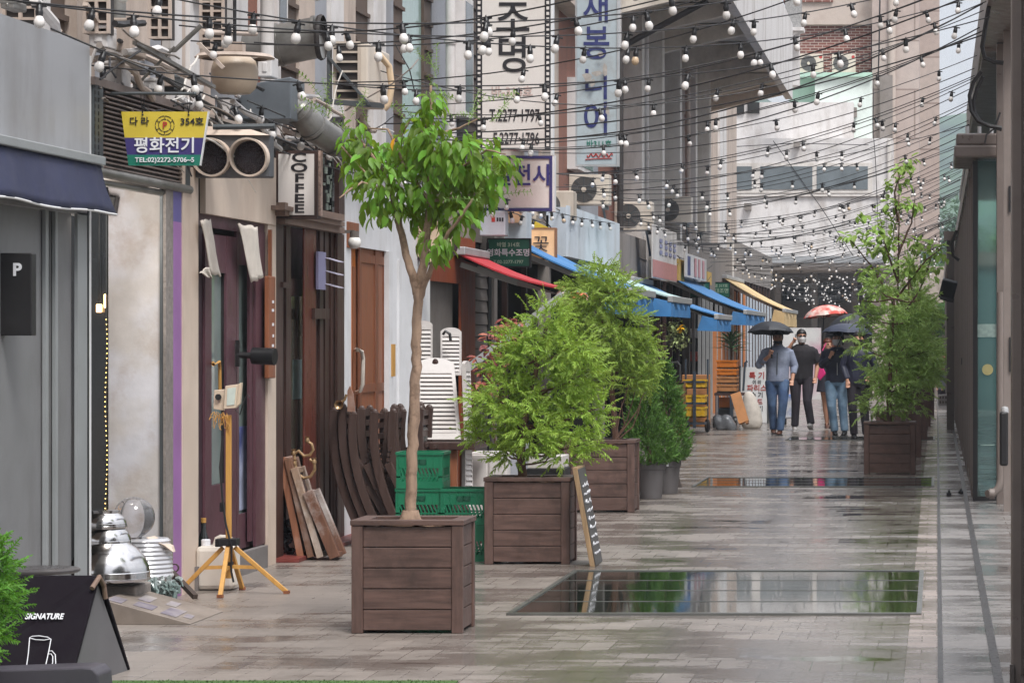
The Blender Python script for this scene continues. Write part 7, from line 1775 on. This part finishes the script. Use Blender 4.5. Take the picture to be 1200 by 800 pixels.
broad('young_tree', 'slender young tree with leafy tufts rising above the right-hand cypress', (1050,492), PRS[0][1], [[(1050,492),(1050,420),(1052,330),(1054,260),(1052,190)],[(1052,330),(1038,290),(1030,250)],[(1052,300),(1068,262),(1072,235)],[(1050,360),(1020,310),(995,280)],[(1050,350),(1085,305),(1105,290)],[(1052,260),(1048,225),(1058,195)],[(1050,380),(1078,340),(1092,300)]],
  [(1056,196,12,12,0),(1062,188,10,9,0),(1050,216,13,10,0),(1066,212,12,9,.1),(1050,240,20,11,0),(1066,240,14,10,0),(1042,258,16,9,.1),(1022,272,20,9,0),(1000,278,18,8,0),(1040,280,20,10,-.1),(1008,252,8,5,0),(1030,290,26,10,0),(1090,292,16,9,.1),(1075,285,14,9,0),(1105,298,9,7,0),(1062,315,20,12,0),(1085,318,18,10,0),(1020,320,18,12,0),(1040,345,26,16,0)], 520, m_leafR, (.08,.14), r0=.018)
for i,((xx,yy),h_,lab) in enumerate(zip(PRS[1:],(3.1,2.7,2.5),('green cypress in the third planter of the right-hand row','green cypress in the fourth planter of the right-hand row','green cypress in the farthest planter of the right-hand row'))):
    pc = (xx*FPX/yy+VX); k = yy/FPX
    def z2py(z): return HY+(EYE-z)/k
    cypress('green_cypress', lab, (pc,z2py(.58)), yy, [(pc,z2py(.58)),(pc,z2py(1.2)),(pc+1,z2py(h_*.85))], [(pc+dx/k*.01*q,z2py(z),r_/k,r_*.8/k,0) for dx,q,z,r_ in ((-18,1,.95,.36),(16,1,1.0,.34),(0,1,1.4,.44),(-10,1,1.8,.36),(12,1,2.0,.32),(0,1,h_*.85,.28))], 420, m_cypr, L=(.25,.42), wb=.018, inner=.3)
# ---- cypress at the lower left corner, in a low planter out of the view
YL = 12.8
cypress('near_cypress', 'bright green cypress spilling into the left edge of the view', (-20,830), YL, [(-22,900),(-20,800),(-16,720),(-8,660)], [(-8,665,22,30,0),(-8,705,24,28,.05),(-12,745,20,26,-.05),(-22,640,20,20,0),(-40,700,28,60,.1),(-6,690,16,14,-.1)], 540, leafmat('bright_cypress',(98,150,56),(120,170,50),.3,.5), L=(.07,.13), wb=.0065, droop=.3)
# ---- plants by the shops
Yp = 51.5
t = thing('spiky_plant', 'palm-like spiky plant standing above the orange crates', 'plant', F(857,420,Yp)); m = MB(); c = F(857,412,Yp)
for i in range(46):
    a = random.uniform(0,6.28); d = Vector((math.cos(a),math.sin(a),random.uniform(.1,1.3))); leaf(m, c+Vector((0,0,random.uniform(0,.25))), d, random.uniform(.25,.42), .05, curl=.3)
m.build('leaves', mat('spiky_leaf',(72,104,62),rough=.5,island=.35), t, recalc=False); MB().tube([F(857,422,Yp),F(857,395,Yp)],.02,7).build('stem', m_barkd, t)
Yp = 46.0
t = thing('hanging_plant', 'pale leafy plant with a yellow flower hanging under the pale blue awning', 'plant', F(792,408,Yp)); m = MB()
for i in range(230): p = F(792+random.gauss(0,5.5),391+random.gauss(0,9),Yp); p.y += random.gauss(0,.08); leaf(m,p,rv(1),random.uniform(.05,.09),.045)
m.build('leaves', mat('pale_leaf',(140,152,100),rough=.6,island=.4), t, recalc=False); m = MB()
for i in range(8): leaf(m, F(797,384,Yp-.1), rv(1)+Vector((0,-.6,0)), .09,.07)
m.build('flower', mat('yellow_flower',(232,186,40)), t, recalc=False); MB().tube([F(792,398,Yp),F(791,362,Yp),F(790,352,Yp)],.012,6).build('hanger', m_black, t)
# red-leaved shrub behind the golden cypress
broad('red_leaf_shrub', 'thin shrub with reddish leaves behind the golden cypress', (585,560), 25.5, [[(585,570),(580,480),(575,420)],[(580,480),(565,440),(560,420)]], [(572,425,22,18,0),(590,400,22,16,0),(566,450,14,16,0),(600,380,14,10,0)], 170, mat('red_leaf',(150,84,70),rough=.6,island=.4), (.05,.09), r0=.012)
# ---- far trees at the end of the lane
def fartree(label, x, y, z0, h_, r_, n, mt, ls):
    t = thing('deciduous_tree', label, 'tree', (x,y,z0), 'trees beyond the end of the lane'); m = MB()
    m.tube([(x,y,z0),(x+.2,y,z0+h_*.4),(x,y,z0+h_*.8)],[r_*.09,r_*.07,r_*.02],8)
    cl = []
    for i in range(13):
        a = random.uniform(0,6.28); q = random.uniform(.1,.75)*r_; u = random.uniform(.3,.95); c = Vector((x+math.cos(a)*q,y+math.sin(a)*q,z0+h_*u)); rr = r_*random.uniform(.28,.48)*(1.2-u*.5); cl.append((c,rr)); m.tube([(x,y,z0+h_*u*.6),c],[r_*.03,r_*.01],5)
    m.build('trunk', m_barkd, t); m = MB()
    for i in range(n):
        c,rr = random.choice(cl); v = rv(1).normalized()*(random.random()**.35); p = c+v*rr*Vector((1,1,.8)).x; p.z = c.z+v.z*rr*.8; leaf(m,p,v+rv(.5),ls*random.uniform(.7,1.3),ls*.7,curl=.2)
    m.build('crown', mt, t, recalc=False)
for (x,y,h_,r_,mt,lab) in ((-.6,112,5.2,2.2,m_far,'bright deciduous tree just beyond the end of the lane'),(1.6,128,7.5,3.2,m_far,'rounded deciduous tree behind the farthest pavilion'),(-2.6,150,9,3.4,m_farb,'bluish deciduous tree left of the sky gap'),(1.5,172,11,4.2,m_farb,'tall bluish deciduous tree in the sky gap'),(6,160,10,4,m_farb,'bluish deciduous tree right of the sky gap'),(-1.2,135,6.2,2.6,m_far,'deciduous tree between the tan tower and the pavilion')):
    fartree(lab, x, y, -1.25, h_, r_, 2600, mt, .34)
# ================================================================ people
random.seed(51)
m_skin = mat('skin', (196,146,120), rough=.5, var=.08, bump=0)
m_hair = mat('black_hair', (30,26,26), rough=.5, var=.3, scale=30)
m_hairr = mat('reddish_hair', (120,66,48), rough=.5, var=.3, scale=30)
m_mask = mat('white_mask', (216,214,214), rough=.8, var=.06)
m_maskk = mat('black_mask', (34,32,34), rough=.8)
m_denim = mat('blue_denim', (62,84,120), rough=.8, var=.35, scale=9, rgb2=(84,108,142), bump=.4)
m_denl = mat('light_denim', (104,132,158), rough=.8, var=.3, scale=9, rgb2=(128,154,178), bump=.4)
m_shirtb = mat('blue_check_shirt', (150,158,178), rough=.8, var=.25, scale=9, bump=.5, rgb2=(136,144,166))
m_tblk = mat('black_cotton', (38,34,38), rough=.85, var=.3, scale=8, bump=.5)
m_tro = mat('charcoal_trousers', (46,40,48), rough=.85, var=.3, scale=8, bump=.5)
m_nvy = mat('navy_jacket', (40,42,62), rough=.6, var=.3, scale=8, bump=.5)
m_dkd = mat('dark_dress', (46,46,58), rough=.8, var=.2)
m_pnk = mat('pink_bag_fabric', (214,40,120), rough=.6, var=.1)
m_brsh = mat('brown_leather', (86,54,40), rough=.45, var=.2)
m_wsh = mat('pale_sneaker', (190,186,184), rough=.6, var=.15)
m_ksh = mat('black_shoe', (32,30,32), rough=.5)
def person(label, loc, pose, skin, top, bottom, shoes, hair, maskm, sleeve='long', beard=False, H=1.0, sc=1.0, skirt=False, glasses=False, vox=.011, build=1.0, jacket_open=None, group=None, belt=None, longhair=False, detail=True):
    """built in local metres: faces -y, x to the picture's right"""
    t = thing('person', label, 'person', loc, group)
    J = {k_: Vector(v) for k_,v in pose.items() if hasattr(v,'__len__')}
    b = build; lb = 1+(b-1)*.3
    head = J['head']; neck = J['neck']; hip = J['hip']
    def T(p): return Vector(p)
    def sh(s): return J['sL' if s<0 else 'sR']-Vector((s*.012,0,.025))
    body = MB()
    up = (neck-hip)
    def tor(u,rx,ry,dy=0): c = hip+up*u; q = lb+(b-lb)*max(0,min(1,(u-.1)/.4)); return (c+Vector((0,dy,0)),rx*q,ry*q)
    body.rings([tor(-.12,.10,.08),tor(-.04,.155,.105),tor(.1,.165,.112),tor(.35,.15,.10),tor(.6,.165,.112),tor(.8,.17,.105),tor(.9,.135,.082),tor(1.0,.062,.06)],16)
    body.tube([neck-Vector((0,0,.05)),neck+Vector((0,0,.03)),head-Vector((0,0,.03))],[.065,.056,.056],12)
    hr = Euler(pose.get('hrot',(0,0,0)))
    hm = hr.to_matrix()
    body.ball(head,(.074,.092,.108),18,12,hr)
    body.ball(head+hm@Vector((0,-.022,-.055)),(.056,.066,.062),14,9,hr)      # jaw
    body.ball(head+hm@Vector((0,-.092,-.012)),(.012,.02,.026),8,6,hr)        # nose
    for s in (-1,1):
        body.ball(head+hm@Vector((s*.075,.005,-.01)),(.012,.02,.03),8,6,hr)  # ears
    for s,a in ((-1,'L'),(1,'R')):
        body.tube([sh(s),J['e'+a],J['w'+a]],[.046*b,.040*b,.029],12); body.ball(sh(s)-Vector((s*.02,0,.02)),(.052*b,.05*b,.05*b),12,8); body.ball(J['e'+a],.041*b,10,7)
        hp = hip+Vector((s*.088*b,0,-.06)); kn = J['k'+a]; an = J['a'+a]
        body.tube([hp,hp.lerp(kn,.5),kn],[.088*lb,.076*lb,.056*lb],14); body.ball(kn,.056*lb,10,7); body.tube([kn,kn.lerp(an,.35)+Vector((0,.012,0)),an],[.054*lb,.056*lb,.036],12)
        body.tube([an,an+Vector((0,-.01,-.04)),an+Vector((s*.004,-.05,-.06))],[.034,.034,.02],10)
        # hand: palm, four unequal bent fingers, thumb from the side of the palm
        d = (J['w'+a]-J['e'+a]).normalized(); d = Vector(pose.get('hd'+a, d)).normalized()
        w_ = J['w'+a]; side = d.cross(Vector((0,1,0))); side = side.normalized() if side.length>.1 else Vector((1,0,0)); fw = side.cross(d).normalized()
        body.tube([w_-d*.02,w_+d*.03,w_+d*.085],[.028,.038,.036],10,flat=.6)
        crl = pose.get('curl'+a,.5)
        for q,(o,l) in enumerate(((-.030,.070),(-.010,.08),(.010,.076),(.029,.058))):
            r0 = w_+d*.075+side*o; p1 = r0+(d*(1-crl*.4)-fw*crl*.6)*l*.45; p2 = p1+(d*(.7-crl)-fw*(.4+crl*.6))*l*.35; p3 = p2+(d*(.4-crl*1.2)-fw*(.3+crl*.3))*l*.28
            body.tube([r0,p1,p2,p3],[.011,.0105,.0095,.008],8)
        ts = -s if d.z < 0 else s
        p0 = w_+d*.025+side*(.03*(1 if side.dot(Vector((-s,0,0)))>0 else -1)); p1 = p0+(d*.6-fw*.7)*.035; p2 = p1+(d*.7-fw*.4)*.028; body.tube([p0,p1,p2],[.013,.012,.009],8)
    body.build('body', skin, t, local=True, vox=vox, smoothit=2)
    # garments
    g = MB(); e = .014
    if skirt: g.rings([tor(-.95 if False else -.55,.215,.17),tor(-.2,.19,.14),tor(.1,.175,.125),tor(.35,.16,.112),tor(.6,.178,.126),tor(.82,.19,.118),tor(.95,.15,.09),tor(1.0,.09,.075)],18)
    else: g.rings([tor(-.10,.178,.128),tor(.02,.182,.13),tor(.1,.182,.13),tor(.35,.172,.122),tor(.6,.184,.13),tor(.80,.190,.124),tor(.90,.165,.105),tor(.97,.105,.085),tor(1.02,.074,.07)],18)
    for s,a in ((-1,'L'),(1,'R')):
        g.ball(sh(s)-Vector((s*.02,0,.015)),(.07*b,.068*b,.066*b),12,8)
        if sleeve == 'long': g.tube([sh(s),J['e'+a],J['e'+a].lerp(J['w'+a],.9)],[.07*b,.058*b,.045],12); g.ball(J['e'+a],.058*b,10,7)
        elif sleeve == 'rolled': g.tube([sh(s),J['e'+a],J['e'+a].lerp(J['w'+a],.55)],[.07*b,.058*b,.052],12); g.ball(J['e'+a],.058*b,10,7)
        else: g.tube([sh(s),sh(s).lerp(J['e'+a],.85)],[.068*b,.066*b],12)
    sh_o = g.build('shirt' if not skirt else 'dress', top, t, local=True, vox=vox, smoothit=3)
    if not skirt:
        g = MB(); g.rings([tor(-.22,.12,.10),tor(-.1,.172,.124),tor(.03,.178,.126),tor(.11,.172,.12)],16)
        for s,a in ((-1,'L'),(1,'R')):
            hp = hip+Vector((s*.09*b,0,-.04)); kn = J['k'+a]; an = J['a'+a]
            g.tube([hp,hp.lerp(kn,.5),kn,kn.lerp(an,.5)+Vector((0,.01,0)),an+Vector((0,.0,-.015))],[.100*lb,.090*lb,.072*lb,.066*lb,.062*lb],14)
        g.build('trousers', bottom, t, local=True, vox=vox, smoothit=3)
        if top is not m_nvy and top is not m_tblk and detail:      # open collar and a button placket
            g = MB(); c = neck+Vector((0,-.055,-.005)); g.bar(c+Vector((-.008,-.02,0)),c+Vector((-.075,.04,.035)),.012,.05); g.bar(c+Vector((.008,-.02,0)),c+Vector((.075,.04,.035)),.012,.05); g.build('collar', top, sh_o, local=True)
            g = MB(); g.tube([hip+up*u+Vector((0,-(.128+.008*math.sin(u*3))*(lb+(b-lb)*max(0,min(1,(u-.1)/.4)))-.006,0)) for u in (.12,.35,.6,.8)],.007,6); g.build('placket', m_slot, sh_o, local=True)
        if belt: g = MB(); c = hip+up*.075; g.rings([(c,.184*b,.134*b),(c+Vector((0,0,.035)),.184*b,.134*b)],20); g.build('belt', belt, t, local=True)
    for s,a in ((-1,'L'),(1,'R')):
        an = J['a'+a]; pt = pose.get('pitch'+a,0); rot = Euler((pt,0,s*-.12)); mtx = rot.to_matrix(); g = MB()
        for c,r_ in (((0,0,-.045),(.046,.06,.05)),((0,-.075,-.062),(.046,.075,.034)),((0,-.14,-.068),(.043,.055,.027))): g.ball(an+mtx@Vector(c), r_, 12, 8, rot)
        shoe = g.build('shoe', shoes, t, local=True, vox=.009, smoothit=2)
        if detail: g = MB(); g.obox(an+mtx@Vector((0,-.065,-.094)),(.085,.27,.018),(pt,0,s*-.12)); g.build('sole', m_ksh if shoes is not m_wsh else m_mask, shoe, local=True, bevel=.006)
    # hair cap
    g = MB(); g.ball(head+hm@Vector((0,.016,.022)),(.083,.094,.106),18,12,hr); n0 = len(g.v)
    keep = MB(); 
    idx = {}
    for f in g.f:
        cs = [hm.transposed()@(g.v[i]-head) for i in f]; c = sum(cs,Vector())/len(cs)
        if c.z > .062 or (c.y > .015 and c.z > (-.06 if not longhair else -.2)): keep.f.append(f)
    keep.v = g.v
    hh = keep.build('hair', hair, t, local=True, smooth=True, ang=180); sm = hh.modifiers.new('t','SOLIDIFY'); sm.thickness = .016; sm.offset = 0
    if longhair:
        g = MB()
        for s in (-1,1): g.tube([head+Vector((s*.065,.02,.04)),head+Vector((s*.088,.01,-.06)),head+Vector((s*.08,.0,-.17)),head+Vector((s*.07,-.01,-.24))],[.03,.035,.035,.015],10,flat=.8)
        g.tube([head+Vector((0,.08,.02)),head+Vector((0,.09,-.12)),head+Vector((0,.07,-.25))],[.06,.07,.03],12); g.build('hair', hair, t, local=True, smooth=True)
    if maskm is not None:
        g = MB(); n1,n2 = 10,6; vs=[]
        for j in range(n2+1):
            for i in range(n1+1):
                a = -math.pi/2+(i/n1-.5)*math.pi*1.02; v = j/n2; z = (-.048-.055*v) if beard else (.0-.095*v); rr = .088-.022*abs(v-.35); bulge = .02*math.exp(-((i/n1-.5)*5)**2)
                vs.append(head+hm@Vector((math.cos(a)*rr*.92,math.sin(a)*(rr+bulge)-.018,z)))
        g.add(vs,[(j*(n1+1)+i,j*(n1+1)+i+1,(j+1)*(n1+1)+i+1,(j+1)*(n1+1)+i) for j in range(n2) for i in range(n1)]); g.build('face_mask', maskm, t, local=True, smooth=True, ang=180)
    # eyes and brows
    g = MB()
    for s in (-1,1): g.ball(head+hm@Vector((s*.030,-.083,.012)),(.013,.007,.006),8,5,hr); g.bar(head+hm@Vector((s*.016,-.088,.030)),head+hm@Vector((s*.046,-.079,.031)),.008,.008)
    g.build('eyes', m_hair, t, local=True)
    if glasses:
        g = MB()
        for s in (-1,1): g.obox(head+hm@Vector((s*.031,-.098,.010)),(.046,.006,.032),(0,0,s*.12)); g.bar(head+hm@Vector((s*.054,-.09,.014)),head+hm@Vector((s*.078,.0,.01)),.004,.004)
        g.bar(head+hm@Vector((-.01,-.1,.014)),head+hm@Vector((.01,-.1,.014)),.004,.004); g.build('glasses', m_black, t, local=True)
    t.scale = (sc,sc,sc)
    return t
def umbrella(label, grip, apex, R_, drop, mt, m_pole=m_black, panels=8, tilt=None, mt2=None):
    grip = Vector(grip); apex = Vector(apex); ax = (apex-grip).normalized()
    t = thing('umbrella', label, 'umbrella', grip)
    q = Vector((0,0,1)).rotation_difference(Vector(tilt).normalized() if tilt else ax).to_matrix()
    m = MB(); vs=[apex]; fs=[]; NR=6; NS=panels*4
    for j in range(1,NR+1):
        u = j/NR
        for i in range(NS):
            a = 2*math.pi*i/NS; ph = abs(((i%4)/4)-.5)*2; rr = R_*math.sin(u*1.25)/math.sin(1.25)*(1-.10*(1-ph)**1*u); z = -drop*(1-math.cos(u*1.45))/(1-math.cos(1.45)) + .03*R_*(1-ph)*u
            vs.append(apex+q@Vector((math.cos(a)*rr,math.sin(a)*rr,z)))
    for i in range(NS): fs.append((0,1+i,1+(i+1)%NS))
    for j in range(NR-1):
        for i in range(NS): fs.append((1+j*NS+i,1+(j+1)*NS+i,1+(j+1)*NS+(i+1)%NS,1+j*NS+(i+1)%NS))
    m.add(vs,fs); m.build('canopy', mt, t, smooth=True, ang=14)
    m = MB(); m.tube([grip,apex+ax*.05],.009,7); m.tube([grip-ax*.09,grip+ax*.05],.016,8); m.build('pole', m_pole, t)
    m = MB()
    for i in range(panels):
        a = 2*math.pi*(i*4+2)/NS; a = 2*math.pi*i/panels; e = apex+q@Vector((math.cos(a)*R_*.98,math.sin(a)*R_*.98,-drop*.98)); mid = apex+q@Vector((math.cos(a)*R_*.6,math.sin(a)*R_*.6,-drop*.35-.012)); m.tube([apex-Vector((0,0,.015)),mid,e],.004,4); m.bar(mid,grip.lerp(apex,.72),.005,.005)
    m.build('ribs', m_slot, t)
    return t
def W(t, p): return Vector(t.location)+Vector(p)
# man in light blue shirt ------------------------------------------------
Ym = 49.4
def base(px,Y): v = F(px,0,Y); return (v.x,Y,0)
p1 = dict(hip=(0,0,.94),neck=(0.01,-.02,1.47),head=(.012,-.06,1.605),sL=(-.19,-.01,1.415),sR=(.20,-.01,1.41),
  eL=(-.30,-.05,1.16),wL=(-.11,-.26,1.32),hdL=(.35,-.1,.9),curlL=1.0, eR=(.285,.02,1.14),wR=(.25,-.10,.91),kL=(-.085,.0,.50),aL=(-.07,.10,.115),pitchL=.0,kR=(.095,-.10,.50),aR=(.045,-.06,.10))
b1 = base(911,Ym)
M1 = person('man in a light blue shirt and jeans walking under a black umbrella', b1, p1, m_skin, m_shirtb, m_denim, m_brsh, m_hair, m_maskk, sleeve='rolled', build=1.16, beard=True)
umbrella('small black umbrella held by the man in the light blue shirt', W(M1,(-.08,-.27,1.36)), F(903,376.5,Ym-.2), .385, .19, mat('black_umbrella',(44,46,52),rough=.6,var=.15), tilt=(.0,.12,1))
# man in black ------------------------------------------------------------
p2 = dict(hip=(0,0,.95),neck=(0,-.01,1.49),head=(.0,-.05,1.63),hrot=(.05,0,.25),sL=(-.205,0,1.43),sR=(.20,0,1.42),
  eL=(-.33,-.05,1.24),wL=(-.155,-.13,1.52),hdL=(.5,.0,.8),curlL=.9, eR=(.275,.05,1.15),wR=(.24,-.04,.92),kL=(-.10,-.02,.51),aL=(-.12,.02,.10),kR=(.10,-.10,.52),aR=(.165,-.08,.135),pitchR=-.3)
b2 = base(939.5,51.6)
M2 = person('man in black T-shirt and trousers with a white mask, hand at his ear', b2, p2, m_skin, m_tblk, m_tro, m_wsh, m_hair, m_mask, sleeve='short', glasses=True, build=1.26)
t = thing('phone', 'dark phone held at the ear by the man in black', 'phone', W(M2,(-.11,-.11,1.60))); MB().obox(W(M2,(-.105,-.10,1.60)),(.012,.07,.14),(.3,0,0)).build('body', m_black, t, bevel=.004)
# man in navy jacket -------------------------------------------------------
p3 = dict(hip=(0,0,.93),neck=(0.0,-.02,1.45),head=(.0,-.06,1.585),sL=(-.19,0,1.40),sR=(.19,0,1.40),
  eL=(-.24,-.04,1.17),wL=(-.10,-.24,1.30),hdL=(.4,0,.9),curlL=1.0,eR=(.27,.0,1.14),wR=(.21,-.17,.96),kL=(-.09,-.06,.49),aL=(-.04,.02,.10),kR=(.09,-.03,.49),aR=(.125,-.02,.10))
b3 = base(981,49.0)
M3 = person('man in navy jacket and light jeans with a white mask under an umbrella', b3, p3, m_skin, m_nvy, m_denl, m_ksh, m_hair, m_mask, sleeve='long', build=1.16)
m = MB(); m.tube([W(M3,(.006,-.145,1.0)),W(M3,(.006,-.15,1.2)),W(M3,(.004,-.125,1.42))],.006,6); o = m.build('jacket_zip', m_alu, M3)
umbrella('navy umbrella held by the man in the navy jacket', W(M3,(-.05,-.25,1.34)), F(994,379,48.8), .42, .17, mat('navy_umbrella',(54,60,78),rough=.6,var=.15), tilt=(.06,.06,1))
# person in dark clothes partly behind the cypress --------------------------
p4 = dict(p3); p4.update(aL=(-.07,.02,.10),eL=(-.25,0,1.16),wL=(-.17,-.1,.93),hdL=(.1,-.2,-.9),curlL=.4,wR=(.17,-.17,.98))
M4 = person('person in dark jacket and trousers partly hidden by the right-hand cypress', base(1006,47.2), p4, m_skin, m_nvy, m_tro, m_ksh, m_hair, m_maskk, sleeve='long', sc=1.0)
umbrella('black pointed umbrella behind the navy one', F(988,398,50.6), F(990,368.5,50.4), .42, .30, mat('black_umbrella',(44,46,52)), tilt=(-.25,.05,1))
# woman with pink bag --------------------------------------------------------
p5 = dict(hip=(0,0,.90),neck=(0,0,1.36),head=(.0,-.03,1.475),hrot=(0,0,.5),sL=(-.15,0,1.32),sR=(.15,0,1.32),
  eL=(-.20,-.05,1.10),wL=(-.11,-.18,1.23),hdL=(.2,0,1),curlL=1.0,eR=(.2,.0,1.08),wR=(.16,-.12,.88),kL=(-.05,.02,.48),aL=(-.015,.08,.10),pitchL=.2,kR=(.07,-.02,.47),aR=(.09,-.02,.10))
M5 = person('woman with reddish hair in a dark short dress behind the man in navy', base(970,53.2), p5, m_skin, m_dkd, None, m_brsh, m_hairr, None, sleeve='short', skirt=True, build=.86, longhair=True)
umbrella('red umbrella with white patches behind the dark ones', W(M5,(-.10,-.19,1.27)), F(966,357.5,53.2), .40, .20, mat('red_patterned_umbrella',(206,66,52),rough=.6,var=.1,scale=14,rgb2=(226,200,190)), tilt=(-.12,.05,1))
m = MB(); c = F(963,436,52.6); m.prism([F(956,441,52.6),F(961,424,52.6),F(968,438,52.6),F(961,446,52.6)],(0,.12,0)); t = thing('shoulder_bag', 'bright pink bag carried by the woman in the dark dress', 'bag', c); m.build('bag_body', m_pnk, t, bevel=.02); m = MB(); m.tube([F(961,425,52.6),F(964,410,52.7),F(968,402,52.8)],.008,5); m.build('strap', m_pnk, t)
# bits between the walkers: a shopping trolley bag
t = thing('trolley_bag', 'blue and white wheeled shopping bag behind the man in black', 'bag', F(924,498,55)); a = F(919,462,55); b_ = F(930,490,55); MB().box((a.x,55,.12),(b_.x,55.2,a.z)).build('bag_body', mat('blue_white_bag',(70,110,180),rough=.6,var=.3,scale=8,rgb2=(206,206,210)), t, bevel=.03)
for px in (920,929): MB().lathe([(0,-.02),(.07,-.02),(.08,0),(.07,.02),(0,.02)],(F(px,0,55).x,55.1,.082),14,Euler((0,R(90),0))).build('wheel', m_black, t)
m = MB(); m.tube([(a.x+.05,55.22,a.z-.02),(a.x+.05,55.24,a.z+.3),(b_.x-.05,55.24,a.z+.3),(b_.x-.05,55.22,a.z-.02)],.01,6); m.build('handle', m_alu, t)
# far walkers on the lower ground ---------------------------------------------
Yf2 = 99; zf = ground_z(Yf2)
def far(label, px, top, bottom, walk, maskm=None):
    p = dict(p3); p.update(aL=(-.07,.08*walk,.10),aR=(.08,-.1*walk,.10),wL=(-.2,-.15,.95),hdL=(0,-.3,-.9))
    v = F(px,0,Yf2); return person(label, (v.x,Yf2,zf), p, m_skin, top, bottom, m_ksh, m_hair, maskm, sleeve='short', vox=.02, detail=False, sc=.98)
f1 = far('far walker in a white top and dark trousers under the pink umbrella', 1116, m_mask, m_tro, 1)
f2 = far('far walker in dark clothes between the two others', 1111, m_dkd, m_tro, -1)
f3 = far('far walker in grey clothes under the white umbrella', 1105, mat('grey_top',(120,122,130)), m_tro, 1)
for i,(f,mt,px,py,lab) in enumerate(((f1,m_pnk,1112,416.5,'far pink umbrella at the end of the lane'),(f3,m_mask,1104,421,'far white umbrella at the end of the lane'))):
    umbrella(lab, Vector(f.location)+Vector((-.2,-.2,1.28)), F(px,py,Yf2-.2), .42 if i==0 else .40, .2, mt)
